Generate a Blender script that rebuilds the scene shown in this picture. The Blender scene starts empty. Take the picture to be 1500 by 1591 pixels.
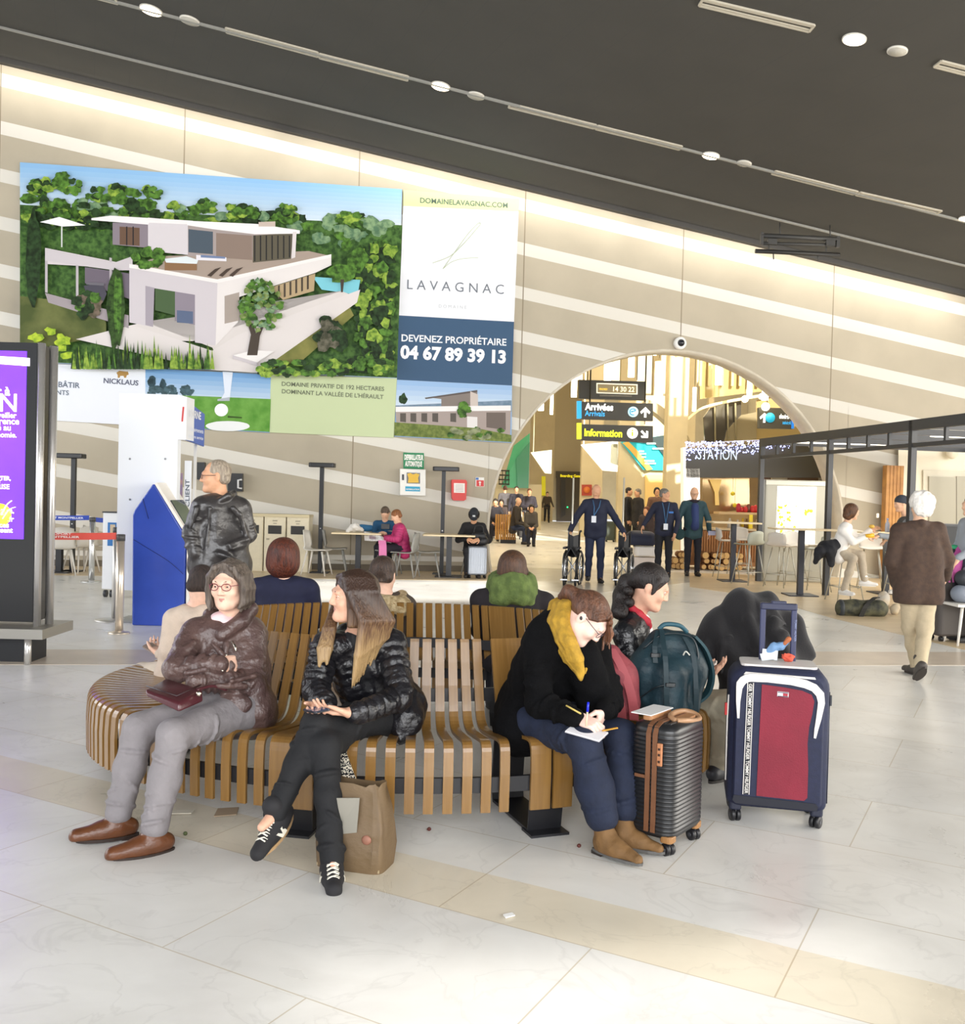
import bpy, math, random
import numpy as np
from mathutils import Vector, Matrix
random.seed(7)
V = Vector
scene = bpy.context.scene
COL = scene.collection
PI = math.pi

# --- camera
CAM = V((0.0,0.0,1.57))
F_PX, CX, CY = 1500.0,750.0,795.5
_pitch, _roll = 0.0183,0.026
_F = V((0, math.cos(_pitch),-math.sin(_pitch)))
_U0 = V((0, math.sin(_pitch), math.cos(_pitch)))
_R0 = V((1,0,0))
_R = _R0 * math.cos(_roll) + _U0 * math.sin(_roll)
_U = _U0 * math.cos(_roll) - _R0 * math.sin(_roll)
cam_data = bpy.data.cameras.new('camera')
cam = bpy.data.objects.new('camera', cam_data)
COL.objects.link(cam)
cam_data.sensor_fit = 'HORIZONTAL'
cam_data.sensor_width = 36.0
cam_data.lens = 36.0 * F_PX / 1500.0
cam_data.clip_start, cam_data.clip_end = 0.05,400
m = Matrix(((_R.x, _U.x, -_F.x, CAM.x),(_R.y, _U.y, -_F.y, CAM.y),(_R.z, _U.z, -_F.z, CAM.z),(0,0,0,1)))
cam.matrix_world = m
scene.camera = cam

# --- light
scene.view_settings.view_transform = 'Standard'
scene.view_settings.look = 'None'
scene.view_settings.gamma = 1.0
scene.view_settings.use_curve_mapping = False
scene.view_settings.exposure = 0.0
world = bpy.data.worlds.new('sky')
scene.world = world
world.use_nodes = True
_bg = world.node_tree.nodes['Background']
_bg.inputs[0].default_value = (0.95,0.97,1.0,1)
_bg.inputs[1].default_value = 1.0

def area_light(name, loc, target, sx, sy, power, color=(1,1,1)):
    d = bpy.data.lights.new(name, 'AREA')
    d.shape = 'RECTANGLE'; d.size = sx; d.size_y = sy; d.energy = power; d.color = color
    o = bpy.data.objects.new(name, d); COL.objects.link(o)
    o.location = loc
    o.rotation_euler = (V(target) - V(loc)).to_track_quat('-Z', 'Y').to_euler()
    return o
SUN_DIR = V((-0.25,0.86,-0.45)).normalized()
_sd = bpy.data.lights.new('sun', 'SUN'); _sd.energy = 9.5; _sd.angle = 0.02; _sd.color = (1.0,0.96,0.9)
_so = bpy.data.objects.new('sun', _sd); COL.objects.link(_so)
_so.rotation_euler = SUN_DIR.to_track_quat('-Z', 'Y').to_euler(); _so.location = (3,-20,15)
area_light('daylight_right_glazing', (12.5,4.5,3.0),(0,6.5,0.8),17,4.6,1750,(1.0,0.95,0.86))
area_light('daylight_front_glazing', (1.0,-7.0,4.2),(0,6,0.4),16,4.5,1950,(0.97,0.98,1.0))
area_light('daylight_right_rear_glazing', (14.5,15.0,4.4),(9.8,21.0,4.2),5,3,300,(1.0,0.97,0.92))
area_light('daylight_left_glazing', (-12.0,8.0,3.6),(0,9,1.0),13,4.5,680,(0.95,0.97,1.0))

# --- pixel helpers (a pixel plus a real depth gives a real point)
def ray(px, py):
    return (_R * ((px - CX) / F_PX) - _U * ((py - CY) / F_PX) + _F)
def at(px, py, Y):
    d = ray(px, py); return CAM + d * ((Y - CAM.y) / d.y)
def atz(px, py, z):
    d = ray(px, py); return CAM + d * ((z - CAM.z) / d.z)
def fl(px, py):
    return atz(px, py, 0.0)
def on_plane(px, py, p0, n):
    d = ray(px, py); return CAM + d * ((p0 - CAM).dot(n) / d.dot(n))

# --- materials
def lin(c):
    return tuple((x / 12.92 if x <= 0.04045 else ((x + 0.055) / 1.055) ** 2.4) for x in c)
def hexc(h):
    h = h.lstrip('#'); return lin(tuple(int(h[i:i + 2],16) / 255 for i in (0,2,4)))
MATS = {}
def M(h, rough=0.6, metal=0.0, emit=0.0, var=0.0, scale=20.0, bump=0.0, bscale=60.0, stretch=None, coat=0.0, spec=0.5, c2=None, alpha=None, trans=0.0, sheen=0.0):
    """procedural material from an sRGB hex colour; var / c2: noise mix, bump: noise bump"""
    key = (h, rough, metal, emit, var, scale, bump, bscale, stretch, coat, spec, c2, alpha, trans, sheen)
    if key in MATS: return MATS[key]
    m = bpy.data.materials.new('surface_' + h.lstrip('#')); m.use_nodes = True
    nt = m.node_tree; b = nt.nodes['Principled BSDF']
    c = hexc(h)
    b.inputs['Base Color'].default_value = (*c, 1)
    b.inputs['Roughness'].default_value = rough
    b.inputs['Metallic'].default_value = metal
    b.inputs['Specular IOR Level'].default_value = spec
    b.inputs['Coat Weight'].default_value = coat
    b.inputs['Coat Roughness'].default_value = 0.15
    if sheen: b.inputs['Sheen Weight'].default_value = sheen
    if trans: b.inputs['Transmission Weight'].default_value = trans; b.inputs['IOR'].default_value = 1.1
    if alpha is not None: b.inputs['Alpha'].default_value = alpha
    if emit:
        b.inputs['Emission Color'].default_value = (*c, 1); b.inputs['Emission Strength'].default_value = emit
    need = var or c2 or bump
    if need:
        tc = nt.nodes.new('ShaderNodeTexCoord'); mp = nt.nodes.new('ShaderNodeMapping')
        nt.links.new(tc.outputs['Object'], mp.inputs[0])
        if stretch: mp.inputs['Scale'].default_value = stretch
    if var or c2:
        n = nt.nodes.new('ShaderNodeTexNoise'); n.inputs['Scale'].default_value = scale; n.inputs['Detail'].default_value = 5
        nt.links.new(mp.outputs[0], n.inputs['Vector'])
        r = nt.nodes.new('ShaderNodeValToRGB')
        ca = hexc(c2) if c2 else tuple(x * (1 - var) for x in c)
        cb = c if c2 else tuple(min(1, x * (1 + var)) for x in c)
        r.color_ramp.elements[0].position = 0.36; r.color_ramp.elements[0].color = (*ca, 1)
        r.color_ramp.elements[1].position = 0.64; r.color_ramp.elements[1].color = (*cb, 1)
        nt.links.new(n.outputs['Fac'], r.inputs[0]); nt.links.new(r.outputs[0], b.inputs['Base Color'])
    if bump:
        n2 = nt.nodes.new('ShaderNodeTexNoise'); n2.inputs['Scale'].default_value = bscale; n2.inputs['Detail'].default_value = 4
        nt.links.new(mp.outputs[0], n2.inputs['Vector'])
        bp = nt.nodes.new('ShaderNodeBump'); bp.inputs['Strength'].default_value = bump; bp.inputs['Distance'].default_value = 0.02
        nt.links.new(n2.outputs['Fac'], bp.inputs['Height']); nt.links.new(bp.outputs[0], b.inputs['Normal'])
    MATS[key] = m
    return m

# --- objects
def wloc(o):
    p = V((0,0,0))
    while o is not None: p = p + o.location; o = o.parent
    return p
def tag(o, label=None, cat=None, group=None, kind=None):
    if label: o['label'] = label
    if cat: o['category'] = cat
    if group: o['group'] = group
    if kind: o['kind'] = kind
    return o
def empty(name, loc, label=None, cat=None, group=None):
    o = bpy.data.objects.new(name, None); COL.objects.link(o); o.location = loc
    o.empty_display_size = 0.1
    return tag(o, label, cat, group)
def kids(o): return list(o.children)
def copy_tree(o, parent=None):
    c = o.copy(); COL.objects.link(c); c.parent = parent
    for ch in kids(o): copy_tree(ch, c)
    return c

class MB:
    """collects geometry and links it as ONE mesh object"""
    def __init__(s): s.v = []; s.f = []; s.mi = []; s.mats = []; s.cur = 0; s.smooth = []; s.sm = False
    def mat(s, m):
        if m not in s.mats: s.mats.append(m)
        s.cur = s.mats.index(m); return s
    def add(s, vs, fs, smooth=None):
        k = len(s.v); s.v += [V(x) for x in vs]
        for f in fs: s.f.append([i + k for i in f]); s.mi.append(s.cur); s.smooth.append(s.sm if smooth is None else smooth)
        return s
    def box(s, c, size, R=None, bev=0.0):
        c = V(c); h = [x / 2 for x in size]
        if bev:
            return s.rbox(c, size, bev, R)
        vs = [V((sx * h[0], sy * h[1], sz * h[2])) for sx in (-1,1) for sy in (-1,1) for sz in (-1,1)]
        if R is not None: vs = [R @ v for v in vs]
        return s.add([c + v for v in vs],[(0,1,3,2),(4,6,7,5),(0,4,5,1),(2,3,7,6),(0,2,6,4),(1,5,7,3)])
    def rbox(s, c, size, r, R=None, n=3):
        """box with rounded vertical (local z) edges and small top / bottom chamfer"""
        hx, hy, hz = [x / 2 for x in size]; r = min(r, hx * .98, hy * .98); c = V(c)
        ring = []
        for cx, cy, a0 in ((hx - r, hy - r, 0),(-hx + r, hy - r, PI / 2),(-hx + r, -hy + r, PI),(hx - r, -hy + r, 1.5 * PI)):
            for i in range(n + 1):
                a = a0 + i * PI / 2 / n; ring.append((cx, cy, math.cos(a), math.sin(a)))
        e = min(r, hz * .5) * .6; N = len(ring); vs = []
        lv = [(-hz, -e),(-hz + e * .3,-e * .3),(-hz + e, 0),(hz - e, 0),(hz - e * .3,-e * .3),(hz, -e)]
        for z, dr in lv:
            for cx, cy, ca, sa in ring: vs.append(V((cx + ca * (r + dr), cy + sa * (r + dr), z)))
        fs = []
        for k in range(len(lv) - 1):
            for i in range(N): j = (i + 1) % N; fs.append((k * N + i, k * N + j, (k + 1) * N + j, (k + 1) * N + i))
        fs.append(tuple(reversed(range(N)))); fs.append(tuple(range((len(lv) - 1) * N, len(lv) * N)))
        if R is not None: vs = [R @ v for v in vs]
        return s.add([c + v for v in vs], fs)
    def tube(s, pts, r, n=10, closed=False, caps=True, smooth=True, flat=None):
        pts = [V(p) for p in pts]; L = len(pts); rs = r if isinstance(r, (list, tuple)) else [r] * L
        up = V((0,0,1)); vs = []; prev = None
        for i, p in enumerate(pts):
            a = pts[(i - 1) % L] if (closed or i > 0) else p; b = pts[(i + 1) % L] if (closed or i < L - 1) else p
            t = (b - a).normalized()
            if prev is None:
                x = t.cross(up)
                if x.length < 1e-3: x = t.cross(V((0,1,0)))
                x.normalize()
            else:
                x = prev - t * prev.dot(t)
                if x.length < 1e-6: x = t.cross(up)
                x.normalize()
            prev = x; y = t.cross(x)
            for k in range(n):
                an = 2 * PI * k / n
                vs.append(p + x * (rs[i] * math.cos(an)) + y * (rs[i] * (flat or 1.0) * math.sin(an)))
        fs = []
        for i in range(L if closed else L - 1):
            j = (i + 1) % L
            for k in range(n): q = (k + 1) % n; fs.append((i * n + k, i * n + q, j * n + q, j * n + k))
        s.add(vs, fs, smooth)
        if caps and not closed:
            k = len(s.v) - L * n
            s.f.append([k + i for i in reversed(range(n))]); s.mi.append(s.cur); s.smooth.append(False)
            s.f.append([k + (L - 1) * n + i for i in range(n)]); s.mi.append(s.cur); s.smooth.append(False)
        return s
    def cyl(s, a, b, r, r2=None, n=16): return s.tube([a, b],[r, r if r2 is None else r2], n)
    def lathe(s, prof, c=(0,0,0), n=24, R=None, smooth=True):
        c = V(c); vs = []; L = len(prof)
        for r, z in prof:
            for k in range(n):
                a = 2 * PI * k / n; v = V((r * math.cos(a), r * math.sin(a), z)); vs.append(c + (R @ v if R is not None else v))
        fs = [(i * n + k, i * n + (k + 1) % n, (i + 1) * n + (k + 1) % n, (i + 1) * n + k) for i in range(L - 1) for k in range(n)]
        s.add(vs, fs, smooth)
        k = len(s.v) - L * n
        s.f.append([k + i for i in reversed(range(n))]); s.mi.append(s.cur); s.smooth.append(False)
        s.f.append([k + (L - 1) * n + i for i in range(n)]); s.mi.append(s.cur); s.smooth.append(False)
        return s
    def prism(s, poly, ext):
        """closed polygon (3D points) extruded by vector ext"""
        p = [V(x) for x in poly]; e = V(ext); n = len(p)
        return s.add(p + [x + e for x in p],[tuple(range(n)), tuple(reversed(range(n, 2 * n)))] + [(i, n + i, n + (i + 1) % n, (i + 1) % n) for i in range(n)])
    def face(s, poly):
        return s.add(poly, [tuple(range(len(poly)))])
    def ell(s, c, r, R=None, n=14, m=8):
        vs = []; c = V(c)
        for i in range(m + 1):
            t = PI * i / m
            for k in range(n):
                a = 2 * PI * k / n; v = V((r[0] * math.sin(t) * math.cos(a), r[1] * math.sin(t) * math.sin(a), r[2] * math.cos(t)))
                vs.append(c + (R @ v if R is not None else v))
        fs = [(i * n + k, (i + 1) * n + k, (i + 1) * n + (k + 1) % n, i * n + (k + 1) % n) for i in range(m) for k in range(n)]
        return s.add(vs, fs, True)
    def ribbon(s, pts, wvec, th):
        """flat strap along pts: wvec = half width vector (one or per point), th = thickness"""
        pts = [V(p) for p in pts]; L = len(pts); w = [V(x) for x in wvec] if isinstance(wvec, list) else [V(wvec)] * L
        vs = []
        for i, p in enumerate(pts):
            t = (pts[min(i + 1, L - 1)] - pts[max(i - 1,0)]).normalized(); n = t.cross(w[i]).normalized() * (th / 2)
            vs += [p - w[i] - n, p + w[i] - n, p + w[i] + n, p - w[i] + n]
        fs = [(i * 4 + k, i * 4 + (k + 1) % 4, i * 4 + 4 + (k + 1) % 4, i * 4 + 4 + k) for i in range(L - 1) for k in range(4)]
        fs += [(3,2,1,0),((L - 1) * 4,(L - 1) * 4 + 1,(L - 1) * 4 + 2,(L - 1) * 4 + 3)]
        return s.add(vs, fs)
    def build(s, name, mat=None, parent=None, kind=None):
        off = wloc(parent) if parent is not None else V((0,0,0))
        me = bpy.data.meshes.new(name)
        me.from_pydata([tuple(v - off) for v in s.v],[], s.f)
        ms = s.mats if s.mats else [mat]
        for x in ms: me.materials.append(x)
        if s.mats: me.polygons.foreach_set('material_index', s.mi)
        me.polygons.foreach_set('use_smooth', s.smooth)
        me.update()
        o = bpy.data.objects.new(name, me); COL.objects.link(o)
        if parent is not None: o.parent = parent
        if kind: o['kind'] = kind
        return o
def bevel(o, w, n=3):
    m = o.modifiers.new('bevel', 'BEVEL'); m.width = w; m.segments = n; m.limit_method = 'NONE'; return o
def RZ(a): return Matrix.Rotation(a, 3, 'Z')
def RX(a): return Matrix.Rotation(a, 3, 'X')
def RY(a): return Matrix.Rotation(a, 3, 'Y')
def frame(x, y=None, z=None):
    """3x3 with columns along given x and approximate y"""
    x = V(x).normalized(); y = V(y); z = x.cross(y).normalized(); y = z.cross(x)
    return Matrix(((x.x, y.x, z.x),(x.y, y.y, z.y),(x.z, y.z, z.z)))
def bez(p0, p1, p2, p3, n=10):
    p0, p1, p2, p3 = V(p0), V(p1), V(p2), V(p3); o = []
    for i in range(n + 1):
        t = i / n; u = 1 - t; o.append(p0 * u ** 3 + p1 * 3 * u * u * t + p2 * 3 * u * t * t + p3 * t ** 3)
    return o
def spline(pts, n=6):
    pts = [V(p) for p in pts]; o = []
    for i in range(len(pts) - 1):
        p0 = pts[max(i - 1,0)]; p1 = pts[i]; p2 = pts[i + 1]; p3 = pts[min(i + 2, len(pts) - 1)]
        for k in range(n):
            t = k / n
            o.append(0.5 * ((2 * p1) + (p2 - p0) * t + (2 * p0 - 5 * p1 + 4 * p2 - p3) * t * t + (3 * p1 - p0 - 3 * p2 + p3) * t ** 3))
    o.append(pts[-1]); return o

def text(s, a, b, up, mat, name='lettering', parent=None, bold=0.0, thick=0.004, lift=0.003, height=None, shear=0.0):
    """writing whose baseline runs from point a to point b (its width), standing along up"""
    a, b = V(a), V(b); cu = bpy.data.curves.new(name, 'FONT'); cu.body = s; cu.size = 1.0; cu.resolution_u = 3
    cu.offset = bold; cu.shear = shear
    t = bpy.data.objects.new('tmp', cu); COL.objects.link(t)
    bpy.context.view_layer.update()
    me = bpy.data.meshes.new_from_object(t.evaluated_get(bpy.context.evaluated_depsgraph_get()))
    bpy.data.objects.remove(t); bpy.data.curves.remove(cu)
    xs = [v.co.x for v in me.vertices]; x0, x1 = min(xs), max(xs)
    W = (b - a).length; X = (b - a).normalized(); Z = X.cross(V(up)).normalized(); Y = Z.cross(X).normalized()
    k = W / (x1 - x0); ky = k if height is None else height / 0.72
    mb = MB()
    vs = [a + X * ((v.co.x - x0) * k) + Y * (v.co.y * ky) + Z * lift for v in me.vertices]
    fs = [tuple(p.vertices) for p in me.polygons]
    mb.add(vs, fs)
    bpy.data.meshes.remove(me)
    return mb.build(name, mat, parent)
# === SETTING
WA, WB = at(0,748,18.2), at(1500,787,21.0)
WA.z = WB.z = 0
WU = (WB - WA).normalized()                       # along the wall, to the right
WN = V((WU.y, -WU.x, 0))                          # towards the hall
if WN.y > 0: WN = -WN
def W(px, py, off=0.0): return on_plane(px, py, WA + WN * off, WN)
UPZ = V((0,0,1))
CT0, CT1 = W(0,92), W(1500,455)
def wu(p): return (p - WA).dot(WU)
_cs = (CT1.z - CT0.z) / (wu(CT1) - wu(CT0))
def ceil_z(p): return CT0.z + _cs * (wu(p) - wu(CT0))
CN = (WU + UPZ * _cs).cross(WN).normalized()
if CN.z > 0: CN = -CN
def C(px, py, off=0.0): return on_plane(px, py, CT0 + CN * off, CN)

# ---- materials of the shell
def marble():
    m = bpy.data.materials.new('marble_floor'); m.use_nodes = True; nt = m.node_tree; b = nt.nodes['Principled BSDF']; N = nt.nodes.new; L = nt.links.new
    geo = N('ShaderNodeNewGeometry'); mp = N('ShaderNodeMapping'); mp.inputs['Rotation'].default_value = (0,0, math.radians(29))
    L(geo.outputs['Position'], mp.inputs[0])
    br = N('ShaderNodeTexBrick'); br.inputs['Scale'].default_value = 1.0; br.inputs['Brick Width'].default_value = 1.25; br.inputs['Row Height'].default_value = 0.78
    br.inputs['Mortar Size'].default_value = 0.003; br.inputs['Mortar Smooth'].default_value = 0.2; br.inputs['Bias'].default_value = -0.1
    br.inputs['Color1'].default_value = (*hexc('#e9e8e4'),1); br.inputs['Color2'].default_value = (*hexc('#f3f1eb'),1); br.inputs['Mortar'].default_value = (*hexc('#cfc6b4'),1)
    L(mp.outputs[0], br.inputs['Vector'])
    n1 = N('ShaderNodeTexNoise'); n1.inputs['Scale'].default_value = 1.7; n1.inputs['Detail'].default_value = 9; n1.inputs['Roughness'].default_value = 0.55; n1.inputs['Distortion'].default_value = .5
    L(mp.outputs[0], n1.inputs['Vector'])
    r1 = N('ShaderNodeValToRGB'); e = r1.color_ramp.elements; e[0].position = .25; e[0].color = (*hexc('#c9c7c3'),1); e[1].position = .72; e[1].color = (1,1,1,1)
    L(n1.outputs['Fac'], r1.inputs[0])
    mx = N('ShaderNodeMixRGB'); mx.blend_type = 'MULTIPLY'; mx.inputs[0].default_value = .5
    L(br.outputs['Color'], mx.inputs[1]); L(r1.outputs[0], mx.inputs[2])
    # thin veins
    n2 = N('ShaderNodeTexNoise'); n2.inputs['Scale'].default_value = 2.6; n2.inputs['Detail'].default_value = 6; n2.inputs['Distortion'].default_value = .8
    L(mp.outputs[0], n2.inputs['Vector'])
    r2 = N('ShaderNodeValToRGB'); e = r2.color_ramp.elements; e[0].position = .485; e[0].color = (0,0,0,1); e[1].position = .5; e[1].color = (1,1,1,1); x = r2.color_ramp.elements.new(.515); x.color = (0,0,0,1)
    L(n2.outputs['Fac'], r2.inputs[0])
    m2 = N('ShaderNodeMath'); m2.operation = 'MULTIPLY'; m2.inputs[1].default_value = .14; L(r2.outputs[0], m2.inputs[0])
    mv = N('ShaderNodeMixRGB'); mv.inputs[2].default_value = (*hexc('#9d9a95'),1); L(m2.outputs[0], mv.inputs[0]); L(mx.outputs[0], mv.inputs[1])
    # yellowish course of tiles
    sp = N('ShaderNodeSeparateXYZ'); L(mp.outputs[0], sp.inputs[0])
    def band(lo, hi):
        a = N('ShaderNodeMath'); a.operation = 'GREATER_THAN'; a.inputs[1].default_value = lo; L(sp.outputs[1], a.inputs[0])
        c = N('ShaderNodeMath'); c.operation = 'LESS_THAN'; c.inputs[1].default_value = hi; L(sp.outputs[1], c.inputs[0])
        d = N('ShaderNodeMath'); d.operation = 'MULTIPLY'; L(a.outputs[0], d.inputs[0]); L(c.outputs[0], d.inputs[1]); return d
    bb = band(3.12,3.50)
    m3 = N('ShaderNodeMath'); m3.operation = 'MULTIPLY'; m3.inputs[1].default_value = .5; L(bb.outputs[0], m3.inputs[0])
    my = N('ShaderNodeMixRGB'); my.blend_type = 'MULTIPLY'; my.inputs[2].default_value = (*hexc('#f0dfb8'),1); L(m3.outputs[0], my.inputs[0]); L(mv.outputs[0], my.inputs[1])
    L(my.outputs[0], b.inputs['Base Color'])
    rr = N('ShaderNodeMapRange'); rr.inputs[3].default_value = .24; rr.inputs[4].default_value = .34; L(n1.outputs['Fac'], rr.inputs[0]); L(rr.outputs[0], b.inputs['Roughness'])
    b.inputs['Specular IOR Level'].default_value = .6
    return m
def concrete(name, base, band_col, jointed=True):
    """pale precast panels with sloping white bands and upright joints"""
    m = bpy.data.materials.new(name); m.use_nodes = True; nt = m.node_tree; b = nt.nodes['Principled BSDF']; N = nt.nodes.new; L = nt.links.new
    geo = N('ShaderNodeNewGeometry')
    def dot(v, k):
        d = N('ShaderNodeVectorMath'); d.operation = 'DOT_PRODUCT'; d.inputs[1].default_value = v; L(geo.outputs['Position'], d.inputs[0])
        a = N('ShaderNodeMath'); a.operation = 'ADD'; a.inputs[1].default_value = k; L(d.outputs['Value'], a.inputs[0]); return a
    n = N('ShaderNodeTexNoise'); n.inputs['Scale'].default_value = .7; n.inputs['Detail'].default_value = 8; L(geo.outputs['Position'], n.inputs['Vector'])
    r = N('ShaderNodeValToRGB'); c = hexc(base); e = r.color_ramp.elements
    e[0].position = .3; e[0].color = (*[x * .86 for x in c],1); e[1].position = .7; e[1].color = (*[min(1, x * 1.05) for x in c],1); L(n.outputs['Fac'], r.inputs[0])
    # distance below the ceiling line, measured down the wall
    h = dot(tuple(WU * _cs - UPZ), CT0.z - _cs * wu(CT0) - _cs * WA.dot(WU))
    s = N('ShaderNodeMath'); s.operation = 'MODULO'; s.inputs[1].default_value = .885
    ad = N('ShaderNodeMath'); ad.operation = 'ADD'; ad.inputs[1].default_value = .885 - .25; L(h.outputs[0], ad.inputs[0]); L(ad.outputs[0], s.inputs[0])
    lt = N('ShaderNodeMath'); lt.operation = 'LESS_THAN'; lt.inputs[1].default_value = .25; L(s.outputs[0], lt.inputs[0])
    mx = N('ShaderNodeMixRGB'); mx.inputs[2].default_value = (*hexc(band_col),1); L(lt.outputs[0], mx.inputs[0]); L(r.outputs[0], mx.inputs[1])
    s2 = N('ShaderNodeMath'); s2.operation = 'MODULO'; s2.inputs[1].default_value = 3.34
    uu = dot(tuple(WU),-WA.dot(WU) + 3.34 * 10 - 3.226); L(uu.outputs[0], s2.inputs[0])
    l2 = N('ShaderNodeMath'); l2.operation = 'LESS_THAN'; l2.inputs[1].default_value = .022; L(s2.outputs[0], l2.inputs[0])
    m2 = N('ShaderNodeMixRGB'); m2.inputs[2].default_value = (*hexc('#8a7f6a'),1); L(l2.outputs[0], m2.inputs[0]); L(mx.outputs[0], m2.inputs[1])
    L(m2.outputs[0], b.inputs['Base Color']); b.inputs['Roughness'].default_value = .75
    bp = N('ShaderNodeBump'); bp.inputs['Strength'].default_value = .5; bp.inputs['Distance'].default_value = .03; L(lt.outputs[0], bp.inputs['Height']); L(bp.outputs[0], b.inputs['Normal'])
    return m
def ceiling_mat():
    m = bpy.data.materials.new('dark_ceiling_panels'); m.use_nodes = True; nt = m.node_tree; b = nt.nodes['Principled BSDF']; N = nt.nodes.new; L = nt.links.new
    geo = N('ShaderNodeNewGeometry'); d = N('ShaderNodeVectorMath'); d.operation = 'DOT_PRODUCT'; d.inputs[1].default_value = tuple(WU - WN * 0.25); L(geo.outputs['Position'], d.inputs[0])
    a = N('ShaderNodeMath'); a.operation = 'ADD'; a.inputs[1].default_value = 60.2; L(d.outputs['Value'], a.inputs[0])
    s = N('ShaderNodeMath'); s.operation = 'MODULO'; s.inputs[1].default_value = .62; L(a.outputs[0], s.inputs[0])
    lt = N('ShaderNodeMath'); lt.operation = 'LESS_THAN'; lt.inputs[1].default_value = .012; L(s.outputs[0], lt.inputs[0])
    n = N('ShaderNodeTexNoise'); n.inputs['Scale'].default_value = 1.2; n.inputs['Detail'].default_value = 6; L(geo.outputs['Position'], n.inputs['Vector'])
    r = N('ShaderNodeValToRGB'); e = r.color_ramp.elements; e[0].color = (*hexc('#393835'),1); e[1].color = (*hexc('#43413d'),1); L(n.outputs['Fac'], r.inputs[0])
    mx = N('ShaderNodeMixRGB'); mx.inputs[2].default_value = (*hexc('#3b3a38'),1); L(lt.outputs[0], mx.inputs[0]); L(r.outputs[0], mx.inputs[1])
    L(mx.outputs[0], b.inputs['Base Color']); b.inputs['Roughness'].default_value = .8
    return m
def planks(name, c1, c2, width=.14, rot=0.0, rough=.35):
    m = bpy.data.materials.new(name); m.use_nodes = True; nt = m.node_tree; b = nt.nodes['Principled BSDF']; N = nt.nodes.new; L = nt.links.new
    geo = N('ShaderNodeNewGeometry'); mp = N('ShaderNodeMapping'); mp.inputs['Rotation'].default_value = (0,0, rot); L(geo.outputs['Position'], mp.inputs[0])
    br = N('ShaderNodeTexBrick'); br.inputs['Scale'].default_value = 1; br.inputs['Brick Width'].default_value = 1.5; br.inputs['Row Height'].default_value = width; br.inputs['Mortar Size'].default_value = .003
    br.inputs['Color1'].default_value = (*hexc(c1),1); br.inputs['Color2'].default_value = (*hexc(c2),1); br.inputs['Mortar'].default_value = (*[x * .7 for x in hexc(c1)],1)
    L(mp.outputs[0], br.inputs['Vector']); L(br.outputs['Color'], b.inputs['Base Color']); b.inputs['Roughness'].default_value = rough
    return m
MARBLE = marble()
CONC = concrete('precast_concrete_wall', '#b7ad99', '#dad6cc')
CEIL = ceiling_mat()
WOODFLOOR = planks('cafe_plank_floor', '#cdb794', '#d8c4a2', .16,-WU.angle(V((1,0,0))))

# ---- floor
mb = MB().mat(MARBLE)
mb.face([(-24,-13,0),(24,-13,0),(24,60,0),(-24,60,0)])
tag(mb.build('floor'), kind='structure')
def inlay(name, pts, mat, z=.003):
    mb = MB(); mb.prism([V((p.x, p.y, 0)) for p in pts],(0,0, z)); return tag(mb.build(name, mat), kind='structure')
def par(p, d0, d1, x0, x1):
    """strip parallel to the wall between distances d0, d1 in front of it"""
    return [WA + WU * x0 + WN * d0, WA + WU * x1 + WN * d0, WA + WU * x1 + WN * d1, WA + WU * x0 + WN * d1]
inlay('floor_band', par(0,9.75,10.55,-8,26), M('#cdbfae', .3, var=.06, scale=3))
inlay('floor_planks', par(0,0.0,2.0,-6,9.55), WOODFLOOR)
inlay('floor_cafe', [fl(1072,890), fl(1072,912), fl(1180,928), fl(1300,962), fl(1500,1010), V((14,9.5,0)), V((14,20.6,0)), WA + WU * 16.2 + WN * .02], WOODFLOOR)
inlay('floor_passage', [fl(755,880), fl(1072,890), fl(1072,905), fl(900,925), fl(760,905)], M('#c9c3b8', .25, var=.06, scale=2),.0025)

# ---- ceiling: one plane that falls to the right, with two unseen openings shaped to throw the sun patches
_ceil = MB().mat(CEIL)
def cpt(u, d, up=0.0):
    p = WA + WU * u + WN * d; p.z = ceil_z(p) + up; return p
def ceil_uv(floor_pt):
    """where the sun ray to a floor point crosses the ceiling"""
    t = 0.0
    for _ in range(30):
        p = floor_pt - SUN_DIR * t; t += (ceil_z(p) - p.z) / (-SUN_DIR.z) * .9
    p = floor_pt - SUN_DIR * t
    return wu(p),(p - WA).dot(WN)
def slot_from(pts):
    uv = [ceil_uv(p) for p in pts]; return uv
_s1 = slot_from([fl(560,1600), fl(330,1545), fl(860,1516), fl(1380,1490), fl(1470,1510), fl(1130,1578), fl(900,1606)])
_s2 = slot_from([fl(430,934), fl(430,901), fl(850,903), fl(850,934)])
def hole_plane(outer, holes, mb):
    import bmesh
    bm = bmesh.new()
    allE = []
    for loop in [outer] + holes:
        vs = [bm.verts.new((u, d, 0)) for u, d in loop]
        allE += [bm.edges.new((vs[i], vs[(i + 1) % len(vs)])) for i in range(len(vs))]
    bmesh.ops.triangle_fill(bm, use_beauty=True, use_dissolve=False, edges=allE)
    bm.verts.ensure_lookup_table()
    vs = [cpt(v.co.x, v.co.y) for v in bm.verts]
    fs = [[v.index for v in f.verts] for f in bm.faces]
    bm.free(); mb.add(vs, fs)
hole_plane([(-16,-.02),(24,-.02),(24,33),(-16,33)],[_s1, _s2], _ceil)
tag(_ceil.build('ceiling'), kind='structure')
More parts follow.
